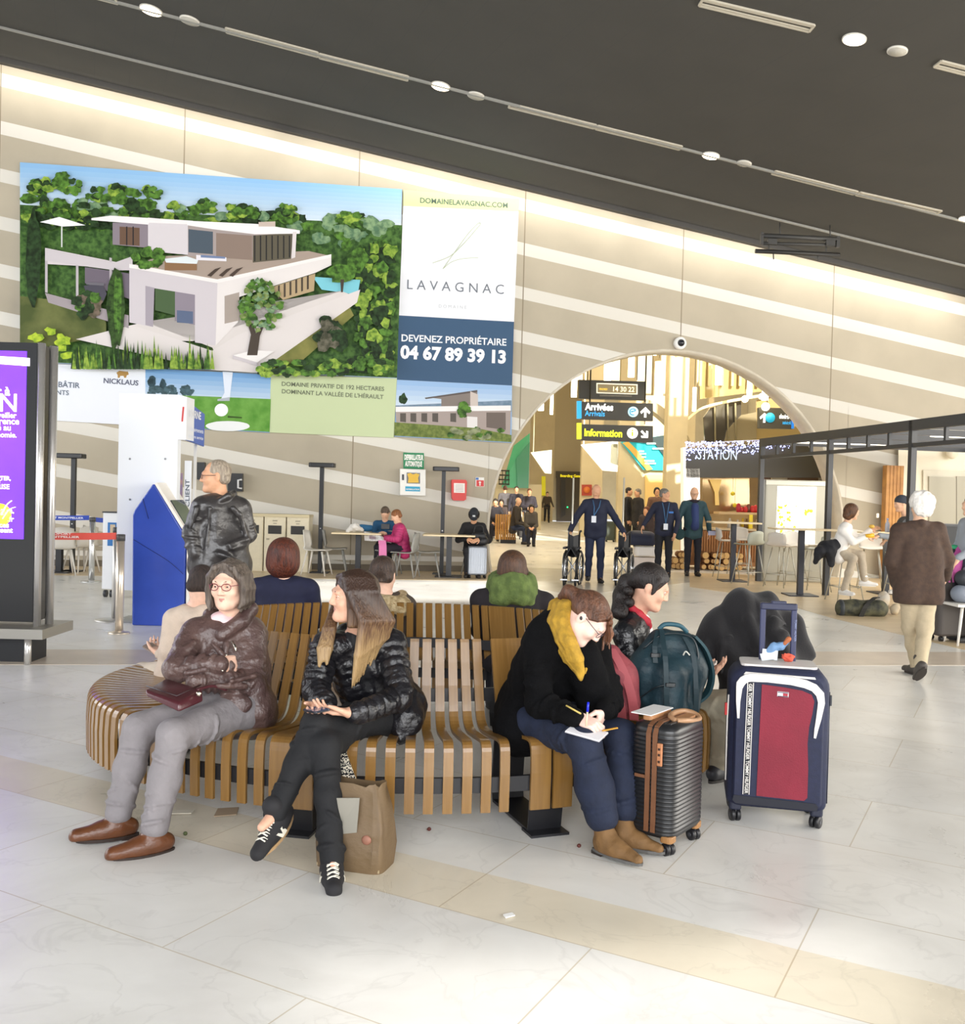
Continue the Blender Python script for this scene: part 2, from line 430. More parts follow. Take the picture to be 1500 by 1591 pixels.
# dark edge of the ceiling along the wall
mb = MB(); mb.prism([cpt(-14,.02,-.10), cpt(24,.02,-.10), cpt(24,.02,.12), cpt(-14,.02,.12)], WN * .14)
tag(mb.build('trim_ceiling_edge', M('#2e2c2a', .6)), kind='structure')
for i, (a, b) in enumerate((((0,40),(1500,411)),((0,-46),(1500,342)))):
    p, q = C(*a), C(*b); e = (q - p) * .35
    mb = MB(); mb.prism([p - e + CN * .0, q + e, q + e + CN * .035, p - e + CN * .035], WN * -.045)
    tag(mb.build('trim_ceiling_%d' % (i + 1), M('#8b8a84', .45)), kind='structure')

# ---- back wall with the big round arch
AC = W(1042,832); ARAD = 289 / 1500 * 20.05
def arch_pts(r, n=48, z0=0.0):
    a0 = math.asin((z0 - AC.z) / r)
    out = []
    for i in range(n + 1):
        a = PI - a0 - (PI - 2 * a0) * i / n
        out.append(V((AC.x, AC.y, 0)) + WU * (r * math.cos(a)) + UPZ * (AC.z + r * math.sin(a)))
    return out
ap = arch_pts(ARAD)
uL, uR = -9.0,26.0
def wtop(u): p = WA + WU * u; return V((p.x, p.y, ceil_z(p)))
mb = MB().mat(CONC)
pl = WA + WU * uL
ks = max(i for i in range(24) if ap[i].z <= AC.z)          # the arch springs from here
def wall_face(D, mb):
    mb.face([p + D for p in [pl] + ap[:ks + 1] + [wtop(wu(ap[ks])), wtop(uL)]])
    for i in range(ks, 48 - ks):
        a, b = ap[i], ap[i + 1]; mb.face([a + D, b + D, wtop(wu(b)) + D, wtop(wu(a)) + D])
    mb.face([p + D for p in ap[48 - ks:] + [WA + WU * uR, wtop(uR), wtop(wu(ap[48 - ks]))]])
wall_face(V((0,0,0)), mb)
# reveal of the arch
D = WN * -.55
for i in range(48):
    mb.add([ap[i], ap[i] + D, ap[i + 1] + D, ap[i + 1]],[(0,1,2,3)], True)
# rear face
wall_face(D, mb)
tag(mb.build('wall_back'), kind='structure')
# pale edging that follows the arch
ao, ai = arch_pts(ARAD + .004), arch_pts(ARAD - .05)
mb = MB().mat(M('#cfc6b4', .6, var=.06, scale=4))
for i in range(48):
    mb.add([ao[i] + WN * .004, ao[i + 1] + WN * .004, ai[i + 1] + WN * .004, ai[i] + WN * .004, ao[i] + D, ao[i + 1] + D, ai[i + 1] + D, ai[i] + D],
           [(0,1,2,3),(3,2,6,7),(4,7,6,5),(0,4,5,1)], True)
tag(mb.build('trim_arch'), kind='structure')
mb = MB(); p, q = WA + WU * -6 + WN * .002, WA + WU * 9.3 + WN * .002
mb.prism([p, q, q + UPZ * .12, p + UPZ * .12], WN * .03)
tag(mb.build('baseboard_back', M('#6c6250', .6)), kind='structure')
mb = MB(); mb.prism([p + UPZ * .2, q + UPZ * .2, q + UPZ * .3, p + UPZ * .3], WN * .02)
tag(mb.build('trim_wall_rail', M('#e6e2d8', .5)), kind='structure')
# light from the gap at the top of the wall
for k in range(3):
    u = 1.5 + k * 7.2; p0 = cpt(u - 3.5,.55,-.25); p1 = cpt(u + 3.5,.55,-.25); c = (p0 + p1) / 2
    d = bpy.data.lights.new('wall_wash', 'AREA'); d.shape = 'RECTANGLE'; d.size = 7.0; d.size_y = .25; d.energy = 42; d.color = (1,.95,.86)
    o = bpy.data.objects.new('wall_wash', d); COL.objects.link(o)
    X = (p1 - p0).normalized(); Zl = (WN * .8 + UPZ * .6).normalized(); Zl = (Zl - X * Zl.dot(X)).normalized(); Yl = Zl.cross(X)
    o.matrix_world = Matrix(((X.x, Yl.x, Zl.x, c.x),(X.y, Yl.y, Zl.y, c.y),(X.z, Yl.z, Zl.z, c.z),(0,0,0,1)))
# === BILLBOARD AND FITTINGS ON THE WALL AND CEILING
BILL = empty('billboard', W(420,690,.06), 'large estate agent billboard of a white villa mounted on the concrete wall', 'billboard')
def leafm(a, b, sc=11): return M(a, .5, c2=b, scale=sc, spec=.2)
G_DARK, G_MID, G_LIT, G_HAZE = leafm('#2f4a26', '#16240f'), leafm('#5d8a35', '#2a4519'), leafm('#9db84a', '#4d7326'), leafm('#8aa77c', '#55775a')
def pm(h): return M(h, .5, spec=.2)
class Pic:
    """flat printed picture: patches stacked in thin printed layers on one board"""
    def __init__(s, off): s.mb = MB(); s.off = off; s.k = 0
    def poly(s, pts, mat):
        s.k += 1
        s.mb.mat(mat).face([W(x, y, s.off + s.k * .0004) for x, y in pts]); return s
    def blob(s, x, y, rx, ry, mat, n=14, j=.22):
        pts = []
        for i in range(n):
            a = 2 * PI * i / n; q = 1 + random.uniform(-j, j); pts.append((x + rx * q * math.cos(a), y + ry * q * math.sin(a)))
        return s.poly(pts, mat)
    def sky(s, quad, top, bot, n=10):
        (ax, ay),(bx, by),(cx, cy),(dx, dy) = quad; ct, cb = hexc(top), hexc(bot)
        for i in range(n):
            t0, t1 = i / n, (i + 1) / n; t = (i + .5) / n
            c = [int(round(255 * ((1 - t) * int(top[1 + 2 * k:3 + 2 * k],16) / 255 + t * int(bot[1 + 2 * k:3 + 2 * k],16) / 255))) for k in range(3)]
            s.mb.mat(pm('#%02x%02x%02x' % tuple(c))).face([W(ax + (dx - ax) * t0, ay + (dy - ay) * t0, s.off), W(bx + (cx - bx) * t0, by + (cy - by) * t0, s.off), W(bx + (cx - bx) * t1, by + (cy - by) * t1, s.off), W(ax + (dx - ax) * t1, ay + (dy - ay) * t1, s.off)])
        s.k += 1; return s
def panel(name, quad, mat, off=.06, parent=BILL, th=.05):
    mb = MB(); mb.prism([W(x, y, off - .001) for x, y in quad], WN * -th); return mb.build(name, mat, parent)
# --- the villa picture
panel('picture_board', [(31,252),(625,294),(617,588),(31,562)], pm('#a9bfd6'))
p = Pic(.0605)
p.sky([(31,252),(625,294),(623,352),(31,330)], '#86b4de', '#d5e1ec')
p.poly([(31,318),(625,350),(617,587),(31,561)], leafm('#557a3a', '#2b4a20'))
for i in range(150):                                           # far woods
    x = random.uniform(42,604); y = 302 + .075 * x + random.uniform(-6,40)
    p.blob(x, y, random.uniform(7,15), random.uniform(5,10), random.choice([G_MID, G_DARK, G_MID, G_LIT, G_HAZE]) if x < 480 else random.choice([G_HAZE, G_MID, G_HAZE]))
for x, y, rx, ry in ((85,282,26,17),(60,290,22,14),(110,290,18,14),(190,300,28,16),(235,300,20,12),(150,305,22,14),(320,320,22,12),(440,330,22,13),(370,328,26,14),(545,340,22,14)):
    
    for k in range(14):
        a = random.uniform(0,2 * PI); q = random.random() ** .5; p.blob(x + rx * .8 * q * math.cos(a), y + ry * .8 * q * math.sin(a), rx * .34, ry * .36, random.choice([G_MID, G_MID, G_LIT, G_DARK]),10,.3)
for i in range(50): p.blob(random.uniform(40,150), random.uniform(326,354),8,6, random.choice([G_MID, G_LIT, G_DARK]))
for i in range(130):                                           # trees on the right
    x = random.uniform(556,609); y = random.uniform(385,575)
    p.blob(x, y, random.uniform(5,11), random.uniform(5,11), random.choice([G_MID, G_DARK, G_DARK, G_LIT]),10,.35)
p.poly([(540,396),(560,380),(575,400),(560,425),(540,420)], G_MID)
# lawns
p.poly([(31,460),(120,470),(165,500),(165,520),(120,530),(31,545)], leafm('#6f7442', '#4a552a', 2))
p.poly([(540,470),(550,490),(470,560),(400,578),(440,540)], leafm('#8f8a4c', '#6c7038', 2))
p.poly([(486,430),(560,435),(556,458),(500,450)], pm('#7fc9d8'))                   # pool
# terrace and path
p.poly([(118,527),(225,500),(330,540),(345,572),(400,579),(556,462),(530,452),(380,500),(300,530)], pm('#d9d2cf'))
p.poly([(205,505),(330,545),(370,520),(560,450),(555,470),(400,579),(330,575),(118,527)], pm('#ddd6d4'))
p.poly([(70,455),(200,490),(200,510),(170,500),(75,470)], pm('#a1989c'))
# ground floor
p.poly([(70,385),(205,412),(205,418),(70,410)], pm('#d3cbcd'))
p.poly([(132,415),(202,425),(202,465),(132,440)], pm('#6f6672'))
for x in (70,118,170): p.poly([(x, 400),(x + 4,401),(x + 4,455 + (x - 70) * .2),(x, 454 + (x - 70) * .2)], pm('#b9b1b6'))
p.poly([(70,386),(178,408),(206,398),(206,420),(178,420),(70,405)], pm('#cbc4c8'))
p.poly([(201,416),(338,438),(335,537),(303,532),(303,458),(240,448),(238,508),(201,501)], pm('#cfc8cd'))
p.poly([(226,444),(240,447),(238,508),(226,505)], pm('#a69ea8'))
p.poly([(241,448),(272,453),(272,490),(241,482)], pm('#4b6140'))
p.poly([(272,453),(303,458),(303,505),(272,498)], pm('#8f8692'))
p.poly([(275,482),(300,484),(300,503),(275,501)], pm('#5d6a86'))
p.poly([(338,438),(515,398),(515,412),(490,424),(420,446),(370,462),(370,500),(335,537)], pm('#e6e0de'))
p.poly([(349,460),(372,454),(372,498),(349,503)], pm('#a99d94'))
p.poly([(420,447),(490,425),(488,452),(440,466)], pm('#b59f7c'))
for k in range(6): p.poly([(432 + k * 9,444 - k * 3),(435 + k * 9,443 - k * 3),(435 + k * 9,464 - k * 3),(432 + k * 9,465 - k * 3)], pm('#4c4238'))
# roof terrace
p.poly([(206,412),(250,398),(480,390),(515,398),(338,438)], pm('#a8988c'))
p.poly([(201,410),(338,434),(515,395),(515,400),(338,440),(201,416)], pm('#efeae8'))
# upper floor
p.poly([(175,346),(232,346),(230,385),(175,380)], pm('#8a8089'))
p.poly([(186,352),(217,354),(217,382),(186,380)], pm('#6b5343'))
for x in (196,206): p.poly([(x, 352),(x + 2,352),(x + 2,381),(x, 381)], pm('#2e2a2c'))
p.poly([(230,338),(292,344),(292,396),(230,390)], pm('#d6d0d4'))
p.poly([(142,339),(172,335),(300,343),(300,349),(232,346),(230,349),(142,342)], pm('#eeeaea'))
p.poly([(292,343),(460,356),(458,400),(292,398)], pm('#a79b98'))
p.poly([(293,356),(331,360),(331,395),(293,392)], pm('#4e5a66'))
p.poly([(336,362),(392,366),(392,404),(336,400)], pm('#8d7b70'))
p.poly([(393,366),(456,362),(452,402),(393,408)], pm('#5f594a'))
for k in range(7): p.poly([(395 + k * 9,366),(397 + k * 9,366),(397 + k * 9,406 - k),(395 + k * 9,406 - k)], pm('#2b2a2a'))
p.poly([(291,343),(400,348),(466,358),(466,363),(396,364),(330,356),(291,350)], pm('#f1eeee'))
p.poly([(402,345),(428,344),(428,352),(402,352)], pm('#c9b9ae'))
p.poly([(455,360),(461,360),(459,400),(453,402)], pm('#ddd6d6'))
# terrace furniture, hot tub, plants, parasol
p.poly([(256,406),(306,408),(306,420),(256,420)], pm('#8c6b4d')); p.poly([(256,402),(290,398),(308,404),(306,410),(258,408)], pm('#dfe7ea'))
p.poly([(305,396),(352,400),(352,406),(305,404)], pm('#e6e3ea')); p.poly([(312,396),(350,399),(350,402),(312,400)], pm('#7384a8'))
for x in (322,340,356): p.poly([(x, 428),(x + 12,418),(x + 22,415),(x + 12,424),(x + 6,430)], pm('#4a3d35'))
for i in range(12): p.blob(random.uniform(210,250), random.uniform(386,412),8,7, G_MID)
p.poly([(62,345),(92,337),(133,350),(98,352)], pm('#f2f2f4')); p.poly([(95,351),(97,351),(97,384),(95,384)], pm('#dddddf'))
# golf buggy, shrubs, cypresses
p.poly([(130,444),(158,440),(166,456),(160,470),(138,466)], pm('#4c4a55')); p.poly([(134,438),(162,440),(162,444),(134,442)], pm('#6d6a72'))
for i in range(14): p.blob(random.uniform(118,150), random.uniform(458,490),9,8, random.choice([G_DARK, G_MID, leafm('#7a6a5c', '#4f4a38')]))
p.blob(52,400,12,72, G_DARK, 22,.12); p.blob(180,478,14,62, leafm('#3d5a26', '#1d3010'),22,.1); p.blob(183,470,6,45, G_MID, 18,.2)
# olive tree in a planter
p.poly([(362,552),(394,544),(426,546),(400,563)], pm('#eeeae8')); p.poly([(362,552),(400,563),(400,569),(362,557)], pm('#c9c2c6'))
p.poly([(384,552),(390,520),(384,500),(392,502),(398,518),(414,498),(404,522),(400,552)], pm('#4a4038'))
for i in range(110):
    a = random.uniform(0,2 * PI); r = random.uniform(0,1) ** .5; p.blob(405 + 32 * r * math.cos(a),475 + 40 * r * math.sin(a),5,4.5, random.choice([G_MID, G_HAZE, leafm('#8a9a5e', '#56702f'), G_MID]),8,.4)
p.blob(532,425,22,15, G_MID, 14); p.poly([(529,434),(535,434),(533,454),(530,454)], pm('#4a4038'))
for i in range(20): p.blob(random.uniform(490,530), random.uniform(498,540),10,9, random.choice([G_DARK, leafm('#6e6a5a', '#3f4030')]))
# foreground bushes
for i in range(110):
    x = random.uniform(110,330); y = 566 - abs(random.gauss(0,14)) - (8 if 180 < x < 280 else 0); p.poly([(x - 3,573),(x, y - 8),(x + 4,574)], random.choice([G_LIT, G_MID, G_LIT, G_DARK]))
for i in range(16): p.blob(random.uniform(36,108), random.uniform(500,556),9,6, leafm('#b9cf3a', '#7fa02a'),9,.35)
for i in range(80): p.blob(random.uniform(405,606), random.uniform(560,582),8,5, random.choice([G_MID, G_DARK, G_LIT]))
p.mb.build('villa_picture', None, BILL)
# --- lower left white panel, golf picture, green panel
panel('list_board', [(31,563),(226,572),(226,662),(31,650)], pm('#e9ecf4'))
NAVYT, GREYT = pm('#5f6a7c'), pm('#6d7460')
def wtext(s, x0, y0, x1, y1, mat, parent, bold=0.0, off=.063, height=None, name='lettering'):
    return text(s, W(x0, y0, off), W(x1, y1, off), UPZ, mat, name, parent, bold, height=height)
for s, x1, y in (('VILLAS', 73,588),('TERRAINS À BÂTIR', 124,603),('RESTAURANTS', 107,614),('HÔTEL', 68,627),('BIEN-ÊTRE', 87,639),('IMMOBILE', 85,651)):
    wd = len(s) * 6.6
    wtext(s, x1 - wd, y - .05 * wd, x1, y, NAVYT, BILL, .012)
wtext('NICKLAUS', 161,595,215,599, pm('#5b5f74'), BILL, .02)
q = Pic(.063); BR = pm('#b08a4e')
q.poly([(181,579),(186,576),(192,577),(199,577.5),(200,582),(197,583),(196,587),(193,587),(192,584),(187,584),(186,587),(183,587),(183,583)], BR)
q.mb.build('bear_emblem', None, BILL)
panel('golf_board', [(226,572),(421,582),(419,672),(226,662)], pm('#7fa7cf'))
q = Pic(.0605)
q.sky([(226,572),(421,582),(420,626),(226,616)], '#6f9fd2', '#c6d6e6', 6)
for i in range(18): q.blob(random.uniform(232,300),606 + random.uniform(-3,6),7,5, leafm('#4f6a74', '#33474a'))
q.blob(236,592,6,10, leafm('#3b5560', '#22353a')); q.blob(253,597,5,8, leafm('#3b5560', '#22353a'))
q.poly([(226,612),(421,620),(419,671),(226,661)], leafm('#6fa347', '#4f8a2c', 4))
q.poly([(346,577),(362,578),(358,612),(357,620),(344,619),(349,610)], pm('#dfe6f2')); q.poly([(338,620),(357,617),(357,623),(338,623)], pm('#aeb4bd'))
q.poly([(354,646),(376,648),(376,650),(354,649)], pm('#38521f')); q.blob(344,637,10.5,10, pm('#f4f5f6'),20,.0)
q.blob(354,662,34,8, pm('#e9ecec'),24,.02)
q.mb.build('golf_picture', None, BILL)
panel('green_board', [(421,582),(617,588),(612,680),(419,672)], pm('#c4d0a6'))
wtext('DOMAINE PRIVATIF DE 192 HECTARES', 438,599.5,597,607.5, GREYT, BILL, .012)
wtext('DOMINANT LA VALLÉE DE L\'HÉRAULT', 438,611,596,620, GREYT, BILL, .012)
# --- right column
panel('web_board', [(627,295),(807,309),(806,329),(627,320)], pm('#cddc9f'))
wtext('DOMAINELAVAGNAC.COM', 653,315,789,323, pm('#5f7065'), BILL, .015)
panel('title_board', [(627,320),(806,329),(799,500),(620,490)], pm('#eef0f6'))
mb = MB()
def wp(l): return [W(600 + a / 3.788,280 + b / 3.788,.066) for a, b in l]
mb.tube(spline(wp([(275,487),(350,460),(400,430),(470,360),(530,290),(557,258),(540,256),(480,320),(400,430),(335,522)])),.011,6, flat=.4)
mb.tube(spline(wp([(335,522),(385,482),(450,462),(543,456)])),.009,6, flat=.4)
mb.build('logo_flourish', pm('#b9c49a'), BILL)
wtext('L A V A G N A C', 633,449,783,457, pm('#747a84'), BILL, -.004)
wtext('D O M A I N E', 682,478,725,480, pm('#c3c7cc'), BILL)
panel('navy_board', [(620,490),(799,500),(796,599),(617,590)], pm('#3f5a78'))
wtext('DEVENEZ PROPRIÉTAIRE', 624,530,787,537, pm('#eef1f6'), BILL, .02)
wtext('04 67 89 39 13', 622,556,786,564, pm('#f4f6fa'), BILL, .045)
panel('pavilion_board', [(617,590),(796,599),(795,688),(613,678)], pm('#8eb0d8'))
q = Pic(.0605)
q.sky([(617,590),(796,599),(795,636),(615,630)], '#93b6e0', '#cfdcea', 5)
q.poly([(615,630),(795,622),(795,640),(615,640)], leafm('#7f93a8', '#6a8296'))
q.blob(627,620,6,9, G_DARK)
q.poly([(670,618),(742,608),(742,632),(686,632),(686,620)], pm('#847a74')); q.poly([(660,618),(742,606),(742,609),(662,620)], pm('#5d5552')); q.poly([(731,608),(743,613),(743,632),(731,632)], pm('#cbbfb8'))
q.poly([(615,632),(794,630),(794,640),(615,641)], pm('#eceaea')); q.poly([(615,640),(794,638),(793,676),(730,668),(616,656)], pm('#a79a94'))
for x in (622,638,655,672,700): q.poly([(x, 642),(x + 9,642),(x + 9,656),(x, 655)], pm('#5b554f'))
q.poly([(726,647),(742,648),(742,667),(726,664)], pm('#e2dedd')); q.poly([(756,641),(786,641),(786,668),(756,664)], pm('#6f645e')); q.poly([(613,656),(740,665),(795,676),(795,687),(613,677)], leafm('#7d8a48', '#5a6a30'))
for i in range(16): q.blob(random.uniform(690,792),672 + random.uniform(-5,9),6,4, random.choice([G_MID, leafm('#9aa07c', '#6b7454')]))
for i in range(24): q.blob(random.uniform(714,730), random.uniform(626,648),4,3.5, G_MID)
q.mb.build('pavilion_picture', None, BILL)

# ---- ceiling lamps, speakers and linear vents
LAMP = M('#ffe9c4', .4, emit=9.0); RIM = M('#d8d4ca', .4); VENTM = M('#b9b2a2', .5)
cu = WU + UPZ * _cs; cu.normalize()
CR = frame(cu, WN)                                     # columns: along wall, towards hall, ceiling normal
def lamp(px, py, r, lab):
    c = C(px, py)
    t = empty('ceiling_downlight', c, lab, 'ceiling light', 'round downlights in the dark ceiling')
    MB().lathe([(r * 1.0,.0),(r * 1.12,.0),(r * 1.12,-.02),(r, -.02)], c, 28, CR).build('trim_ring', RIM, t)
    MB().lathe([(r, -.018),(r, -.024),(r * .6,-.028),(0.001,-.030)], c, 28, CR).build('lens', LAMP, t)
    return t
if (CR @ V((0,0,1))).z < 0: CR = frame(cu, -WN)
_r = .16
for px, py, w, lab in ((235,15,28, 'bright round downlight nearest the top left corner of the ceiling'),(685,133,27, 'bright round downlight in the ceiling above the billboard'),
                       (1105,241,27, 'bright round downlight in the ceiling above the round arch'),(1328,60,38, 'largest bright round downlight high in the ceiling on the right'),
                       (1502,339,24, 'round downlight cut by the right edge of the photo')):
    lamp(px, py, (C(px + w / 2, py) - C(px, py)).length * .92, lab)
for px, py, w, lab in ((295,31,28, 'round speaker beside the downlight at top left'),(740,148,27, 'round speaker right of the downlight above the billboard'),
                       (1157,253,25, 'round speaker right of the downlight above the arch'),(1395,78,36, 'largest round speaker right of the biggest downlight')):
    c = C(px, py); r = (C(px + w / 2, py) - C(px, py)).length * .92
    t = empty('ceiling_speaker', c, lab, 'speaker', 'round speakers in the dark ceiling')
    MB().lathe([(r * .9,0),(r, 0),(r, -.02),(r * .9,-.024)], c, 24, CR).build('rim', RIM, t)
    MB().lathe([(r * .9,-.02),(r * .9,-.027),(.001,-.027)], c, 24, CR).build('grille', M('#c3bfb4', .7, bump=.6, bscale=300), t)
def vent(x0, y0, x1, y1, lab, wd=.16):
    a, b = C(x0, y0), C(x1, y1); c = (a + b) / 2; L = (b - a).length; X = (b - a).normalized(); R = frame(X, CR @ V((0,1,0)))
    t = empty('ceiling_vent', c, lab, 'vent', 'long slot vents in the dark ceiling')
    mb = MB()
    for s in (-1,1):
        mb.box(c + R @ V((0, s * wd / 2,-.008 if R.col[2].z > 0 else .008)),(L, .03,.03), R); mb.box(c + R @ V((s * L / 2,0,-.008 if R.col[2].z > 0 else .008)),(.03, wd, .03), R)
    mb.build('frame', VENTM, t)
    mb = MB().box(c, (L, wd, .006), R); mb.build('backing', M('#4c4942', .7), t)
    mb = MB()
    for s in (-.25,.25): mb.box(c + R @ V((0, s * wd, -.008 if R.col[2].z > 0 else .008)),(L, .022,.02), R)
    mb.build('louvre', VENTM, t)
for k, (x0, y0, x1, y1, lab) in enumerate(((352,46,494,84, 'long slot vent in the ceiling, left half of the pair above the billboard'),(497,86,634,121, 'long slot vent in the ceiling, right half of the pair above the billboard'),
        (792,163,925,196, 'slot vent of the pair before the arch downlight, left half'),(928,197,1058,229, 'slot vent of the pair before the arch downlight, right half'),
        (1203,267,1330,299, 'slot vent right of the arch downlight, left half of its pair'),(1334,300,1460,329, 'slot vent right of the arch downlight, right half of its pair'),
        (1090,2,1262,43, 'wide slot vent with two slits left of the largest downlight'),(1458,98,1560,124, 'slot vent reaching the right edge beside the largest speaker'),(60,-30,181,1, 'slot vent cut by the top edge of the photo'))):
    vent(x0, y0, x1, y1, lab)
# ---- hanging track bracket below the ceiling
BK = M('#3b3a38', .5)
c0 = at(1240,378,17.6)
t = empty('ceiling_bracket', c0, 'dark metal bracket hanging below the ceiling edge above the white band wall', 'bracket')
def P(px, py, Y=17.6): return at(px, py, Y)
mb = MB(); mb.cyl(P(1183,366), P(1303,372),.045, n=8); mb.cyl(P(1183,378), P(1303,381),.03, n=8); mb.build('rail', BK, t)
mb = MB(); mb.box(P(1184,371),(.05,.08,.22)); mb.box(P(1302,376),(.06,.08,.2)); mb.box(P(1200,376),(.16,.1,.1)); mb.box(P(1290,378),(.16,.1,.1)); mb.build('clamp', BK, t)
mb = MB(); mb.cyl(P(1174,390), P(1305,396),.04, n=8); mb.build('bar', M('#2a2826', .5), t)
mb = MB()
for x, y0, y1 in ((1195,378,392),(1284,380,394),(1202,392,403),(1271,395,406),(1212,346,368),(1290,350,372)): mb.cyl(P(x, y0), P(x + .5, y1),.012, n=6)
mb.build('hanger', BK, t)
# ---- dome camera over the arch
c = W(1058,533,.10)
t = empty('dome_camera', c, 'small white dome camera fixed to the wall over the arch crown', 'camera')
Rw = frame(WU, UPZ)
MB().lathe([(.13,-.09),(.13,.0),(.10,.03),(.001,.03)], c, 20, Rw).build('housing', M('#f2f1ee', .4), t)
MB().ell(c + WN * .03,(.075,.075,.075)).build('dome', M('#20222a', .1), t)
# ---- defibrillator sign, cabinet, red box, notice
WHT = M('#f1efe8', .5)
def wbox(name, x0, y0, x1, y1, off, th, mat, parent=None):
    mb = MB(); mb.prism([W(x0, y0, off), W(x1, y0 + (x1 - x0) * .03, off), W(x1, y1 + (x1 - x0) * .03, off), W(x0, y1, off)], WN * -th); return mb.build(name, mat, parent)
t = empty('defibrillator_sign', W(643,716,.02), 'green and white defibrillator sign above the white wall cabinet', 'sign')
wbox('plate', 627,703,659,728,.02,.018, M('#11824f', .5), t)
wtext('DEFIBRILLATEUR', 628.5,714,658,714.8, WHT, t, .05,.021,.1); wtext('AUTOMATIQUE', 629.5,724,656,724.7, WHT, t, .05,.021,.1)
t = empty('defibrillator_cabinet', W(642,750,.2), 'white defibrillator cabinet with yellow unit on the concrete wall', 'cabinet')
wbox('body', 622,728.5,661.5,769,.22,.215, WHT, t)
wbox('window', 632,734,653,751,.223,.006, M('#3b372c', .15), t)
q = MB(); q.face([W(x, y, .226) for x, y in ((633,736),(638,735),(642,737),(647,735.5),(652,737),(650,743),(651,750),(634,750),(635,743))]); q.build('yellow_unit', M('#e2b417', .4), t)
wbox('label_strip', 630,755.5,653,763,.223,.003, M('#2aa3c9', .5), t); wtext('DEFIBRILLATEUR', 631,761,652,761.5, WHT, t, .03,.2235)
wbox('handle', 625,737,628,746,.24,.02, M('#22242c', .4), t)
t = empty('red_wall_box', W(713,760,.14), 'red alarm box with white notice between the posts and arch', 'box')
mb = MB(); mb.prism([W(x, y, .15) for x, y in ((703,745),(724,745.5),(726,749),(724.5,776),(721,778),(705,777.5),(702.5,774),(702,748))], WN * -.14); mb.build('case', M('#d8403a', .45), t)
wbox('notice', 705.5,750.5,722.5,765.5,.154,.004, M('#f3ece6', .6), t)
mb = MB()
for k in range(5): mb.prism([W(708,753 + k * 2.4,.157), W(720,753.4 + k * 2.4,.157), W(720,754 + k * 2.4,.157), W(708,753.6 + k * 2.4,.157)], WN * -.002)
mb.build('lettering', M('#b3a8a2', .6), t)
t = empty('fire_notice', W(746,748,.02), 'small red and white fire notice on the wall beside the arch', 'sign')
wbox('plate', 739,741.5,752.5,756,.02,.018, WHT, t); wbox('red_panel', 740.5,746,752,755.5,.022,.004, M('#d43a3a', .5), t); wbox('blue_panel', 739.5,742,744,745.5,.022,.004, M('#3b6fb8', .5), t)
q = MB(); q.face([W(x, y, .024) for x, y in ((746,747.5),(748.5,750),(747,750),(747,754.5),(745.2,754.5),(745.2,750),(743.6,750))]); q.build('arrow', WHT, t)
